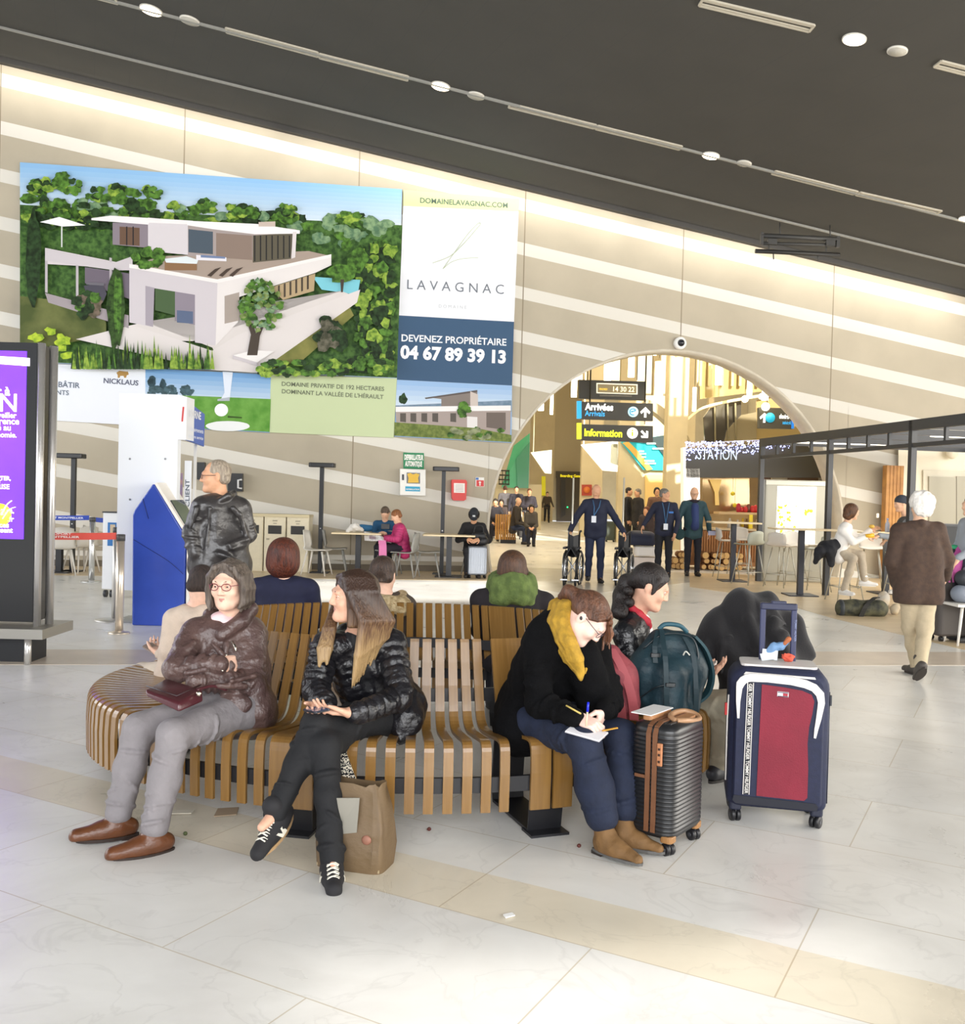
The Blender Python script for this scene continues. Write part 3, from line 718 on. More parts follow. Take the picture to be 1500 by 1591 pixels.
# === SMOOTH BODIES (distance fields turned into one continuous mesh)
def _n(v): return np.array([v[0], v[1], v[2]], dtype=np.float32)
class Field:
    def __init__(s): s.p = []; s.cuts = []; s.noise = None; s.post = None
    def cone(s, a, b, ra, rb=None, k=.02, tag=0, sub=False, ribs=0, ramp=0.0, flat=None, fax=None):
        s.p.append(('c', _n(a), _n(b), ra, ra if rb is None else rb, k, tag, sub, ribs, ramp, flat, None if fax is None else _n(V(fax).normalized()))); return s
    def chain(s, pts, rs, k=.02, tag=0, **kw):
        for i in range(len(pts) - 1): s.cone(pts[i], pts[i + 1], rs[i], rs[i + 1], k, tag, **kw)
        return s
    def ell(s, c, r, R=None, k=.02, tag=0, sub=False):
        s.p.append(('e', _n(c), np.array(r, np.float32), None if R is None else np.array(R, np.float32), k, tag, sub)); return s
    def cut(s, p, n): s.cuts.append((_n(p), _n(V(n).normalized()))); return s     # removes the side the normal points to
    def bounds(s):
        lo, hi = np.full(3,1e9), np.full(3,-1e9)
        for q in s.p:
            if q[0] == 'c':
                if q[7]: continue
                r = max(q[3], q[4]) + q[9] + q[5]; lo = np.minimum(lo, np.minimum(q[1], q[2]) - r); hi = np.maximum(hi, np.maximum(q[1], q[2]) + r)
            else:
                if q[6]: continue
                r = q[2].max() + q[4]; lo = np.minimum(lo, q[1] - r); hi = np.maximum(hi, q[1] + r)
        return lo, hi
    def mesh(s, h):
        lo, hi = s.bounds(); lo = lo - 2.5 * h; n = np.ceil((hi + 2.5 * h - lo) / h).astype(int) + 1
        ax = [lo[i] + h * np.arange(n[i], dtype=np.float32) for i in range(3)]
        ax = [a.astype(np.float32) for a in ax]
        D = np.full(n, 1.0, np.float32); T = np.zeros(n, np.uint8)
        for q in s.p:
            if q[0] == 'c':
                _, a, b, ra, rb, k, tg, sub, ribs, ramp, flat, fax = q; m = max(ra, rb) + ramp + k + 2 * h
                l, u = np.minimum(a, b) - m, np.maximum(a, b) + m
            else:
                _, a, r, R, k, tg, sub = q; m = r.max() + k + 2 * h; l, u = a - m, a + m
            i0 = np.maximum(((l - lo) / h).astype(int),0); i1 = np.minimum(((u - lo) / h).astype(int) + 2, n)
            if (i1 <= i0).any(): continue
            sl = tuple(slice(i0[i], i1[i]) for i in range(3))
            X, Y, Z = np.meshgrid(*[ax[i][sl[i]] for i in range(3)], indexing='ij')
            if q[0] == 'c':
                d = b - a; L2 = float((d * d).sum()) + 1e-12
                px, py, pz = X - a[0], Y - a[1], Z - a[2]
                t = np.clip((px * d[0] + py * d[1] + pz * d[2]) / L2,0,1)
                qx, qy, qz = px - d[0] * t, py - d[1] * t, pz - d[2] * t
                if flat:
                    w = (qx * fax[0] + qy * fax[1] + qz * fax[2]) * (1 / flat - 1)
                    qx, qy, qz = qx + fax[0] * w, qy + fax[1] * w, qz + fax[2] * w
                f = np.sqrt(qx * qx + qy * qy + qz * qz) - (ra + (rb - ra) * t)
                if ribs: f = f - ramp * np.abs(np.sin(PI * ribs * t)) ** .7
                if flat: f = f * min(1.0, flat * 1.2)
            else:
                px, py, pz = X - a[0], Y - a[1], Z - a[2]
                if R is not None: px, py, pz = (px * R[0,0] + py * R[1,0] + pz * R[2,0], px * R[0,1] + py * R[1,1] + pz * R[2,1], px * R[0,2] + py * R[1,2] + pz * R[2,2])
                g = np.sqrt((px / r[0]) ** 2 + (py / r[1]) ** 2 + (pz / r[2]) ** 2)
                f = (g - 1) * float(r.min()) * .5 + (g - 1) * float(np.median(r)) * .5
            o = D[sl]
            if sub:
                f = -f; hh = np.clip(.5 - .5 * (o - f) / k, 0,1); D[sl] = o * (1 - hh) + f * hh + k * hh * (1 - hh)
            else:
                T[sl] = np.where(f < o, tg, T[sl]); hh = np.clip(.5 + .5 * (o - f) / k, 0,1); D[sl] = o * (1 - hh) + f * hh - k * hh * (1 - hh)
        if s.noise or s.cuts or s.post:
            X, Y, Z = np.meshgrid(*ax, indexing='ij')
            if s.noise:
                amp, fr, seed = s.noise; rg = np.random.RandomState(seed); band = np.abs(D) < .05
                x, y, z = X[band], Y[band], Z[band]; acc = np.zeros(x.shape, np.float32)
                for o_ in range(6):
                    w = rg.normal(size=3); w /= np.linalg.norm(w); f2 = fr * (1 + .45 * o_); ph = rg.uniform(0,6.28)
                    wx = x + .02 * np.sin(y * fr * .7 + ph) ; acc += np.sin(f2 * (wx * w[0] + y * w[1] + z * w[2]) + ph) / (1 + .4 * o_)
                D[band] += (amp * acc / 2).astype(np.float32)
            if s.post: band = np.abs(D) < .06; D[band] += s.post(X[band], Y[band], Z[band]).astype(np.float32)
            for p, nn in s.cuts: D = np.maximum(D, (X - p[0]) * nn[0] + (Y - p[1]) * nn[1] + (Z - p[2]) * nn[2])
        return surface(D, T, lo, h)
def surface(D, T, lo, h):
    """surface nets: one vertex per crossed cell, one quad per crossed edge"""
    ins = D < 0; n = D.shape
    c = [ins[i:n[0] - 1 + i, j:n[1] - 1 + j, k:n[2] - 1 + k] for i in (0,1) for j in (0,1) for k in (0,1)]
    tot = np.zeros(c[0].shape, np.uint8)
    for x in c: tot += x
    act = (tot > 0) & (tot < 8); idx = np.full(act.shape, -1, np.int64); I = np.argwhere(act); idx[act] = np.arange(len(I))
    acc = np.zeros((len(I),3), np.float64); cnt = np.zeros(len(I))
    cor = [(i, j, k) for i in (0,1) for j in (0,1) for k in (0,1)]
    val = {o: D[I[:, 0] + o[0], I[:, 1] + o[1], I[:, 2] + o[2]].astype(np.float64) for o in cor}
    for a in cor:
        for x in range(3):
            if a[x] == 0:
                b = tuple(1 if q == x else a[q] for q in range(3)); va, vb = val[a], val[b]; cr = (va < 0) != (vb < 0)
                t = np.where(cr, va / np.where(cr, va - vb, 1),0); p = np.array(a, float)[None, :].repeat(len(I),0); p[:, x] += t
                acc[cr] += p[cr]; cnt[cr] += 1
    vs = lo + h * (I + acc / cnt[:, None])
    tg = T[I[:, 0], I[:, 1], I[:, 2]]
    # tag of the inside corner nearest to the surface
    quads = []
    for x in range(3):
        y, z = (x + 1) % 3,(x + 2) % 3
        sa = [slice(None)] * 3; sb = [slice(None)] * 3; sa[x] = slice(0, n[x] - 1); sb[x] = slice(1, n[x])
        e = ins[tuple(sa)] != ins[tuple(sb)]; P = np.argwhere(e)
        P = P[(P[:, y] > 0) & (P[:, z] > 0) & (P[:, y] < n[y] - 1) & (P[:, z] < n[z] - 1)]
        def g(dy, dz): Q = P.copy(); Q[:, y] -= dy; Q[:, z] -= dz; return idx[Q[:, 0], Q[:, 1], Q[:, 2]]
        q = np.stack([g(0,0), g(1,0), g(1,1), g(0,1)],1)
        f = ins[P[:, 0], P[:, 1], P[:, 2]]; q[~f] = q[~f][:, ::-1]
        quads.append(q)
    q = np.concatenate(quads); return vs, q, tg
def field_obj(name, F, h, mats, parent):
    vs, q, tg = F.mesh(h); off = np.array(wloc(parent)) if parent is not None else np.zeros(3)
    me = bpy.data.meshes.new(name); me.vertices.add(len(vs)); me.vertices.foreach_set('co', (vs - off).astype(np.float32).ravel())
    me.loops.add(len(q) * 4); me.loops.foreach_set('vertex_index', q.astype(np.int32).ravel()); me.polygons.add(len(q))
    me.polygons.foreach_set('loop_start', np.arange(0, len(q) * 4,4, dtype=np.int32))
    mats = mats if isinstance(mats, (list, tuple)) else [mats]
    for m in mats: me.materials.append(m)
    if len(mats) > 1: me.polygons.foreach_set('material_index', np.minimum(np.median(tg[q], axis=1).astype(np.int32), len(mats) - 1))
    me.polygons.foreach_set('use_smooth', np.ones(len(q), bool)); me.update(); me.validate()
    o = bpy.data.objects.new(name, me); COL.objects.link(o)
    if parent is not None: o.parent = parent
    return o

def face_details(P, R, s, parent, brow, skin):
    """eyes with lids, and eyebrows"""
    f = (P(0,1,0) - P(0,0,0)).normalized(); r = (P(1,0,0) - P(0,0,0)).normalized(); u = f.cross(r) * -1
    Re = Matrix((r, r.cross(f) * 1.0, f)).transposed()
    for x in (-1,1):
        c = P(x * .031,.0762,.0); q = MB(); a = .0125 * s
        prof = [(a * math.sin(t), a * math.cos(t)) for t in [PI * i / 12 for i in range(13)]]
        q.mat(EYEW).lathe([(max(p[0],1e-5), p[1]) for p in reversed(prof)], c, 16, Re)
        q.mat(IRIS).lathe([(.0062 * s, a * .868),(.0058 * s, a * .90),(.004 * s, a * .965),(.0001, a * 1.015)], c, 14, Re)
        q.build('eye', None, parent)
        q = MB(); lid = []
        for yy, zz, k in ((.0045,1, 'u'),(-.005,-1, 'l')):
            pts = [P(x * .031 + t * .0145,.0775 + .0125 * math.sqrt(max(0,1 - (t * .95) ** 2)) * .93, zz * (.0062 * (1 - t * t) + .0002) ) for t in (-1,-.6,-.2,.2,.6,1)]
            q.tube(pts, .0028 * s, 6)
        q.build('eyelids', skin, parent)
        q = MB(); q.tube([P(x * .014,.0925,.0205), P(x * .028,.0915,.0255), P(x * .041,.0835,.0245), P(x * .049,.0755,.020)],[.0026 * s, .0034 * s, .003 * s, .0014 * s],6); q.build('eyebrow', M(brow, .8), parent)

# --- people
SKIN_A = M('#e0b394', .5, var=.05, scale=30, spec=.35)
SKIN_B = M('#d3a07e', .5, var=.05, scale=30, spec=.35)
LIP = M('#b07a70', .45); EYEW = M('#e8e4de', .2); IRIS = M('#3a2a20', .2)
BROWS = {}
def skin_set(skin, brow): return [skin, LIP, EYEW, IRIS, M(brow, .8)]
def head_prims(F, c, f, u, s=1.0, face=True, fine=True):
    """head centred at c, looking along f, crown along u; s = 1 for 23 cm"""
    f = V(f).normalized(); u = (V(u) - f * V(u).dot(f)).normalized(); r = f.cross(u).normalized()
    P = lambda x, y, z: V(c) + (r * x + f * y + u * z) * s
    R = Matrix((r, f, u)).transposed()
    F.ell(P(0,-.018,.032),(.076 * s, .093 * s, .084 * s), R, .02)
    F.ell(P(0,.022,-.03),(.061 * s, .066 * s, .082 * s), R, .03)
    F.cone(P(0,.02,-.062), P(0,.058,-.094),.046 * s, .024 * s, .03)
    if not face: return P, R
    for x in (-1,1):
        F.cone(P(x * .05,.0,-.05), P(x * .028,.045,-.09),.026 * s, .018 * s, .03)
        F.ell(P(x * .036,.062,-.028),(.026 * s, .022 * s, .024 * s), R, .025)
        F.ell(P(x * .078,-.008,-.006),(.010 * s, .021 * s, .032 * s), R, .008)
    F.cone(P(-.034,.080,.021), P(.034,.080,.021),.014 * s, None, .02)
    if fine:
        for x in (-1,1):
            F.ell(P(x * .031,.096,.001),(.017 * s, .013 * s, .010 * s), R, .012, sub=True)
    F.cone(P(0,.088,.012), P(0,.1035,-.028),.0085 * s, .0105 * s, .012)
    for x in (-1,1): F.ell(P(x * .011,.094,-.033),(.009 * s, .010 * s, .007 * s), R, .01)
    if fine:
        F.chain([P(-.023,.070,-.0635), P(-.008,.0815,-.0595), P(.008,.0815,-.0595), P(.023,.070,-.0635)],[.004 * s, .0068 * s, .0068 * s, .004 * s],.004, tag=1)
        F.chain([P(-.021,.070,-.066), P(0,.0805,-.0705), P(.021,.070,-.066)],[.004 * s, .0075 * s, .004 * s],.004, tag=1)
    F.ell(P(0,.076,-.096),(.022 * s, .018 * s, .018 * s), R, .02)
    return P, R
def hand_prims(F, w, d, n, side, curl=(.35,.4,.45,.5), s=1.0, spread=.06, thumb=.5, tip=None, tag=0):
    """hand from wrist w along d, palm facing n; side +1 when the thumb lies along d x n; curl per finger in radians at each joint"""
    d = V(d).normalized(); n = (V(n) - d * V(n).dot(d)).normalized(); l = d.cross(n).normalized() * side
    w = V(w); L = (.046,.028,.022); fl_ = (.92,1.04,.98,.78)
    F.ell(w + d * .048 * s + n * .004,(.040 * s, .046 * s, .0155 * s), Matrix((l, d, n)).transposed(),.012, tag)
    for i in range(4):
        x = (1.5 - i); k = w + (d * (.088 - .005 * abs(x - .5)) + l * (.0195 * x)) * s
        F.cone(w + (d * .018 + l * (.011 * x)) * s, k, .0125 * s, .0105 * s, .010, tag)
        a = curl[i] if not isinstance(curl, (int, float)) else curl; p = k; ang = a * .75; dd = d + l * (x * spread)
        for j in range(3):
            q = p + (dd.normalized() * math.cos(ang) + n * math.sin(ang)) * (L[j] * fl_[i] * s)
            F.cone(p, q, (.0096 - .0011 * j) * s, (.0086 - .0012 * j) * s, .004, tag); p = q; ang += a
    p = w + (d * .022 + l * .026) * s; td = (d * .62 + l * .72 + n * thumb).normalized()
    q = p + td * .042 * s; F.cone(p, q, .0155 * s, .0115 * s, .012, tag)
    td2 = (d * .95 + l * .18 + n * thumb * .9).normalized(); r_ = q + td2 * .032 * s; F.cone(q, r_, .0112 * s, .0098 * s, .004, tag)
    F.cone(r_, r_ + (td2 + d * .2).normalized() * .024 * s, .0098 * s, .0078 * s, .004, tag)
def folds(F, a, b, ra, rb, n, rg, t0=0.0, t1=1.0, tube=.008, k=.010, tag=0):
    """creases: slanting part rings round the limb from a to b"""
    a, b = V(a), V(b); d = (b - a).normalized(); x = d.cross(V((.3,.2,1))).normalized(); y = d.cross(x)
    for i in range(n):
        t = t0 + (t1 - t0) * (i + rg.uniform(-.3,.3) + .5) / n; c = a + (b - a) * t; r = ra + (rb - ra) * t + .001; s0 = rg.uniform(0,6.28); ln = rg.uniform(1.4,2.8); tl = rg.uniform(-.035,.035); m = 6
        pts = [c + (x * math.cos(s0 + ln * j / m) + y * math.sin(s0 + ln * j / m)) * r + d * (tl * (j / m - .5) * 2) for j in range(m + 1)]
        q = tube * rg.uniform(.7,1.2); F.chain(pts, [q * .35, q * .8, q, q, q, q * .8, q * .35], k, tag)
def shoe_obj(name, an, toe, h, mat, sole, parent, s=1.0, up=None, heel=.0, ankle=.06, width=1.0, pointed=False):
    """shoe: upper field plus flat sole; an = ankle joint, toe = tip on the ground side"""
    an, toe = V(an), V(toe); u = V(up) if up is not None else V((0,0,1)); d = toe - an; d = (d - u * d.dot(u)).normalized(); w = d.cross(u)
    hgt = .085 * s; base = an - u * hgt; hl = base - d * .055 * s; tp = base + d * .195 * s
    F = Field(); R = Matrix((w, d, u)).transposed()
    F.cone(hl + u * .045 * s, base + d * .06 * s + u * .04 * s, .038 * s, .040 * s, .03)
    F.cone(base + d * .05 * s + u * .035 * s, tp - d * .03 * s + u * .028 * s, .042 * s, .026 * s if pointed else .033 * s, .03)
    F.cone(an + u * ankle, hl + d * .05 * s + u * .05 * s, .043 * s, .045 * s, .03)
    F.cut(base + u * .012 * s, -u)
    o = field_obj(name, F, h, mat, parent)
    mb = MB(); N = 18; pr = []
    for i in range(N):
        a = 2 * PI * i / N; ca, sa = math.cos(a), math.sin(a); x = .5 * (1 + ca)
        wd = (.033 + .012 * math.sin(x * PI * .9)) * s * width; y = -.098 * s + .262 * s * x
        pr.append(base + d * (y + .004 * s) + w * (sa * wd))
    mb.prism([p + u * .014 * s for p in pr],-u * .014 * s)
    if heel: mb.prism([hl + d * (x * s) + w * (y * s) for x, y in ((-.04,-.03),(.035,-.033),(.035,.033),(-.04,.03))],-u * heel)
    mb.build('sole', sole, o)
    return o

def hair_cap(F, P, R, s=1.0, grow=.012, back=.02, top=0.0):
    F.ell(P(0,-.024 - back * .3,.036 + top),((.078 + grow) * s, (.094 + grow + back * .3) * s, (.084 + grow) * s), R, .02)

def figure(name, label, J, skin, top=None, bottom=None, shoes=None, hair=None, h=.010, group=None, brow='#4a3528', hs=1.0, fine=False, tr=1.0, lr=1.0, ar=1.0,
           torso_noise=None, hem=.10, collar=None, hand_kw=None, head_kw=True, feet=True, hand_s=1.0, cuffs=True, top_tags=None, wide=1.0, ribs=0, belly=0.0, leg_flare=1.0, cuff=1.0, sole='#2a2622', shoe_kw={}, cat='person', no_legs=False, top_name='jacket', bottom_name='trousers', seat=False):
    """person from joints: pel, neck, head, hf, hu, sh/el/wr/hip/kn/an/toe pairs (0 = own left, 1 = own right)"""
    pel, neck = V(J['pel']), V(J['neck']); root = empty('person', (pel.x, pel.y, J.get('base', 0.0)), label, cat, group)
    spine = (neck - pel).normalized(); out = {'root': root}
    B = Field()
    P, R = head_prims(B, J['head'], J['hf'], J['hu'], hs, True, fine)
    out['P'], out['R'] = P, R
    B.cone(neck - spine * .03, P(0,-.02,-.045),.056 * hs, .052 * hs, .025)
    chest = pel + (neck - pel) * .68
    B.cone(pel, chest, .06,.06,.03); B.cone(chest, neck, .06,.048,.03)
    for i in (0,1):
        sh, el, wr = V(J['sh'][i]), V(J['el'][i]), V(J['wr'][i])
        B.cone(chest + spine * .1, sh, .05,.045,.04); B.cone(sh, el, .042,.036,.02); B.cone(el, wr, .036,.026,.02)
        hd = J.get('hd', (None, None))[i]
        if hd is None:
            d = (wr - el).normalized(); inward = (pel - wr); hd = dict(d=d * .9 + V((0,0,-.3)), n=inward, side=1)
            hd['side'] = 1
            hd['auto'] = True
        d = V(hd['d']).normalized(); n = V(hd['n'])
        side = hd['side']
        if hd.get('auto'):                    # thumb to the front
            l = d.cross(n); fwd = V(J['hf']); side = 1 if l.dot(fwd) > 0 else -1
        hand_prims(B, wr + d * .012, d, n, side, hd.get('curl', (.3,.35,.4,.45)), hand_s, thumb=hd.get('thumb', .45))
        B.cone(wr, wr + d * .02,.027 * hand_s, .026 * hand_s, .015)
        if not no_legs:
            hp, kn, an = V(J['hip'][i]), V(J['kn'][i]), V(J['an'][i]); toe = V(J['toe'][i])
            B.cone(pel, hp, .08,.07,.04); B.cone(hp, kn, .07,.05,.03); B.cone(kn, an, .048,.034,.02)
            fd = (toe - an).normalized(); B.cone(an, an + fd * .1,.030,.018,.02)
    out['body'] = field_obj('body', B, h, skin_set(skin, brow), root)
    if fine: face_details(P, R, hs, root, brow, skin)
    # --- garment on the legs
    if bottom and not no_legs:
        T = Field()
        for i in (0,1):
            hp, kn, an = V(J['hip'][i]), V(J['kn'][i]), V(J['an'][i]); sd = (an - kn).normalized(); td = (kn - hp).normalized()
            T.cone(pel + spine * .02, hp, .125 * lr, .105 * lr, .06)
            T.cone(hp, kn, .098 * lr, .070 * lr, .03); T.cone(kn, kn + (an - kn) * .45,.068 * lr, .062 * lr * leg_flare, .03)
            e = kn + (an - kn) * cuff
            T.cone(kn + (an - kn) * .45, e, .062 * lr * leg_flare, .054 * lr * leg_flare, .03)
            if fine:
                rg = random.Random(31 + i); folds(T, hp, kn, .098 * lr, .070 * lr, 4, rg, .45,1.0); folds(T, kn, e, .068 * lr, .056 * lr * leg_flare, 6, rg, .02,.42); folds(T, kn, e, .066 * lr, .054 * lr * leg_flare, 5, rg, .62,.98)
        T.noise = (.0025 if h < .008 else .003,26,5)
        out['bottom'] = field_obj(bottom_name, T, h, bottom, root)
    # --- garment on the torso and arms
    if top:
        G = Field(); sl, sr = V(J['sh'][0]), V(J['sh'][1]); ax = (sl - sr).normalized(); fr = spine.cross(ax).normalized()
        if fr.dot(V(J['hf'])) < 0 and 'front' not in J: pass
        hipc = pel - spine * hem; ww = .078 * wide
        for q in (-1,1):
            G.cone(hipc + ax * (q * .075 * wide), pel + (neck - pel) * .42 + ax * (q * .062 * wide),.112 * tr, .108 * tr, .07, ribs=ribs and 4, ramp=.012 if ribs else 0)
            G.cone(pel + (neck - pel) * .42 + ax * (q * .062 * wide), pel + (neck - pel) * .80 + ax * (q * .075),.108 * tr, .098 * tr, .07, ribs=ribs and 4, ramp=.012 if ribs else 0)
            sh = sl if q > 0 else sr; G.cone(neck - spine * .05 + ax * (q * .03), sh - ax * (q * .02),.07 * tr, .07 * ar, .05)
        if belly: G.ell(pel + spine * .12 - fr * 0 + V(J.get('front', J['hf'])).normalized() * .07,(.13 + belly, .13 + belly, .16), None, .08)
        for i in (0,1):
            sh, el, wr = V(J['sh'][i]), V(J['el'][i]), V(J['wr'][i])
            G.cone(sh, el, .066 * ar, .056 * ar, .03, ribs=ribs, ramp=.010 if ribs else 0); G.cone(el, wr, .056 * ar, .043 * ar, .025, ribs=ribs, ramp=.010 if ribs else 0)
            if fine: rg = random.Random(7 + i); folds(G, sh, el, .066 * ar, .056 * ar, 6, rg, .25,1.0,.009); folds(G, el, wr, .056 * ar, .044 * ar, 7, rg, .0,.95,.009)
        if collar: G.chain([neck + V(c) for c in collar[0]],[collar[1]] * len(collar[0]),.015)
        if top_tags: top_tags(G, J, P)
        G.noise = torso_noise or (.0035,26,3)
        out['top'] = field_obj(top_name, G, h, top if isinstance(top, (list, tuple)) else [top], root)
    if shoes and feet and not no_legs:
        for i in (0,1): shoe_obj('shoe', J['an'][i], J['toe'][i], max(h, .006), shoes, M(sole, .6), root, up=J.get('fup', (None, None))[i], **shoe_kw)
    if hair:
        Hh = Field(); hair[0](Hh, P, R, hs); out['hair'] = field_obj('hair', Hh, h if fine else max(h * .9,.008), hair[1], root)
    return out
def hair_mat(a, b, rough=.45): return M(a, rough, c2=b, scale=26, stretch=(3.2,3.2,.35), bump=.55, bscale=60, spec=.4)
def hair_curtain(F, P, x, s=1.0, low=-.10, r=.024, mid=.0, front=.045):
    F.chain([P(x * .006,.030,.108), P(x * .040,.040,.092), P(x * .068, front, .058), P(x * .088, front - .02,.004), P(x * .090, front - .03,(low) * .55), P(x * .084, front - .03 + mid, low)],[r * .75, r, r, r, r, r * .7],.02)
def hair_short(F, P, R, s):
    F.ell(P(0,-.022,.040),(.083 * s, .099 * s, .086 * s), R, .02); F.cone(P(-.05,-.06,-.02), P(.05,-.06,-.02),.045 * s, None, .03)
    f = (P(0,1,0) - P(0,0,0)).normalized(); u = (P(0,0,1) - P(0,0,0)).normalized()
    F.cut(P(0,.075,.068), f * .9 - u * .42)
    F.cut(P(0,.0,-.06),-u)
def hair_bald(F, P, R, s):
    f = (P(0,1,0) - P(0,0,0)).normalized(); u = (P(0,0,1) - P(0,0,0)).normalized()
    F.ell(P(0,-.024,.012),(.081 * s, .095 * s, .068 * s), R, .02); F.cut(P(0,.0,.03), f); F.cut(P(0,0,.055), u - f * .3); F.cut(P(0,0,-.05),-u)
def hair_bob(F, P, R, s):
    f = (P(0,1,0) - P(0,0,0)).normalized()
    F.ell(P(0,-.028,.038),(.092 * s, .106 * s, .092 * s), R, .02)
    F.ell(P(0,-.04,-.035),(.098 * s, .085 * s, .085 * s), R, .04)
    F.cut(P(0,.052,.02), f - (P(0,0,1) - P(0,0,0)) * .35)
def hair_tail(F, P, R, s):
    hair_short(F, P, R, s)
def rot_z(v, a): return RZ(a) @ V(v)
def pose_stand(x, y, H, ang, arms=None, stride=0.0, lean=0.0, z=0.0, look=None, wide=1.0):
    """standing joints, facing ang (0 = away from the camera, pi = towards it); arms: list of (elbow, wrist) offsets in body frame (right, forward, up as fractions of H)"""
    k = H / 1.75; R3 = RZ(ang); o = V((x, y, z))
    def w(rx, fy, uz): return o + R3 @ V((rx, fy, uz)) * k
    J = dict(pel=w(0,0,.96), neck=w(0, lean * .5,1.47 - abs(lean) * .1), head=w(0,.02 + lean * .65,1.635 - abs(lean) * .16), hf=R3 @ V((0,1,-.25 * lean * 4 if lean else -.05)), hu=V((0,0,1)))
    if look is not None: J['hf'] = V(look)
    J['front'] = R3 @ V((0,1,0))
    J['sh'] = [w(-.18 * wide, lean * .45,1.41), w(.18 * wide, lean * .45,1.41)]
    A = arms or [((-.24,-.02,1.12),(-.25,.06,.86)),((.24,-.02,1.12),(.25,.06,.86))]
    J['el'] = [w(*A[0][0]), w(*A[1][0])]; J['wr'] = [w(*A[0][1]), w(*A[1][1])]
    J['hip'] = [w(-.09,0,.92), w(.09,0,.92)]
    s = stride
    J['kn'] = [w(-.1, s * .5 + .02,.5), w(.1,-s * .3 + .03,.5)]
    J['an'] = [w(-.1, s, .09), w(.1,-s, .09 + abs(s) * .25)]
    J['toe'] = [w(-.13, s + .2,.02), w(.13,-s + .2,.02)]
    return J
def pose_sit(x, y, seat, H, ang, arms=None, lean=0.0, knee=None, z=0.0, look=None, legs=None):
    k = H / 1.75; R3 = RZ(ang); o = V((x, y, 0))
    def w(rx, fy, uz, base=seat): return o + R3 @ V((rx * k, fy * k, 0)) + V((0,0, base + uz * k))
    J = dict(pel=w(0,0,.09), neck=w(0, lean, .60), head=w(0,.03 + lean * 1.25,.765), hf=R3 @ V((0,1,-.1 - lean)), hu=V((0,0,1)))
    if look is not None: J['hf'] = V(look)
    J['front'] = R3 @ V((0,1,0))
    J['sh'] = [w(-.18, lean * .9,.54), w(.18, lean * .9,.54)]
    A = arms or [((-.23,.08 + lean, .26),(-.10,.30 + lean, .20)),((.23,.08 + lean, .26),(.10,.30 + lean, .20))]
    J['el'] = [w(*A[0][0]), w(*A[1][0])]; J['wr'] = [w(*A[0][1]), w(*A[1][1])]
    J['hip'] = [w(-.09,.02,.08), w(.09,.02,.08)]
    g = legs or [((-.11,.43,.06),(-.11,.40)),((.11,.43,.06),(.11,.40))]
    J['kn'] = [w(*g[0][0]), w(*g[1][0])]
    J['an'] = [o + R3 @ V((g[i][1][0] * k, g[i][1][1] * k, 0)) + V((0,0, z + (g[i][1][2] if len(g[i][1]) > 2 else .09))) for i in (0,1)]
    J['toe'] = [J['an'][i] + R3 @ V(((-.03,.03)[i],.2,0)) - V((0,0,.07)) for i in (0,1)]
    J['base'] = z
    return J
# === THE BENCH
BC = V((-0.42,5.70,0)); BA, BB = 1.80,1.40
WOODS = M('#876432', .3, c2='#7a5829', scale=5, stretch=(.5,9,.5), coat=.3)
BLK = M('#17171b', .45)
bench = empty('slatted_bench', BC, 'oval bench of curved golden wooden slats with backrests in its middle and black steel legs', 'bench')
# path: inner ellipse that carries the slats, parameterised by angle
def bpt(t): return V((BC.x + (BA) * math.cos(t), BC.y + (BB) * math.sin(t),0))
def bnor(t): return V((math.cos(t) / BA, math.sin(t) / BB, 0)).normalized()
def slat_mesh(prof, wd, th=.016, name='slat'):
    """strip along profile (r, z) with r measured outwards from the seat's front edge, centred on y = 0"""
    mb = MB(); pts = [V((r, 0, z)) for r, z in prof]; mb.ribbon(pts, V((0, wd / 2,0)), th); return mb
def prof_back():
    p = [(-.60,.825),(-.595,.81),(-.565,.71),(-.53,.60),(-.498,.51)]
    p += [tuple((q.x, q.y)) for q in bez((-.498,.51,0),(-.475,.43,0),(-.44,.405,0),(-.34,.41,0),7)][1:]
    p += [(-.2,.425)] + [tuple((q.x, q.y)) for q in bez((-.10,.438,0),(-.035,.448,0),(-.003,.445,0),(.0,.385,0),8)] + [(.004,.3),(.0,.13)]
    return p
def prof_flat():
    p = [(-.60,.40),(-.45,.412),(-.2,.43)] + [tuple((q.x, q.y)) for q in bez((-.10,.44,0),(-.035,.450,0),(-.003,.446,0),(.0,.385,0),8)] + [(.004,.3),(.0,.13)]
    return p
def mk(prof, wd, nm):
    o = slat_mesh(prof, wd).build(nm, WOODS, None); COL.objects.unlink(o); return o
_sb, _sf = mk(prof_back(),.045, 'slat'), mk(prof_flat(),.045, 'slat')
_wb, _wf = mk(prof_back(),.098, 'board'), mk(prof_flat(),.098, 'board')
_wb2 = _wb
# arc length table
N_ = 4000; ts = [2 * PI * i / N_ for i in range(N_ + 1)]; acc = [0.0]
for i in range(N_): acc.append(acc[-1] + (bpt(ts[i + 1]) - bpt(ts[i])).length)
PER = acc[-1]
def t_at(s):
    s = s % PER; import bisect
    return ts[min(bisect.bisect_left(acc, s), N_)]
def s_of(px, py, z=.44):
    p = atz(px, py, z); a = math.atan2((p.y - BC.y) / BB, (p.x - BC.x) / BA) % (2 * PI); return acc[int(a / (2 * PI) * N_)]
def put(src, t, name):
    o = src.copy(); COL.objects.link(o); o.name = name; n = bnor(t); p = bpt(t)
    o.parent = bench; o.location = p - BC; o.rotation_euler = (0,0, math.atan2(n.y, n.x)); return o
S_L = s_of(433,1160); S_R = s_of(880,1160)
wide = [S_L - .055, S_L + .055, S_R - .055, S_R + .055]
far = [(2 * PI - t_at(S_L)) , (2 * PI - t_at(S_R))]
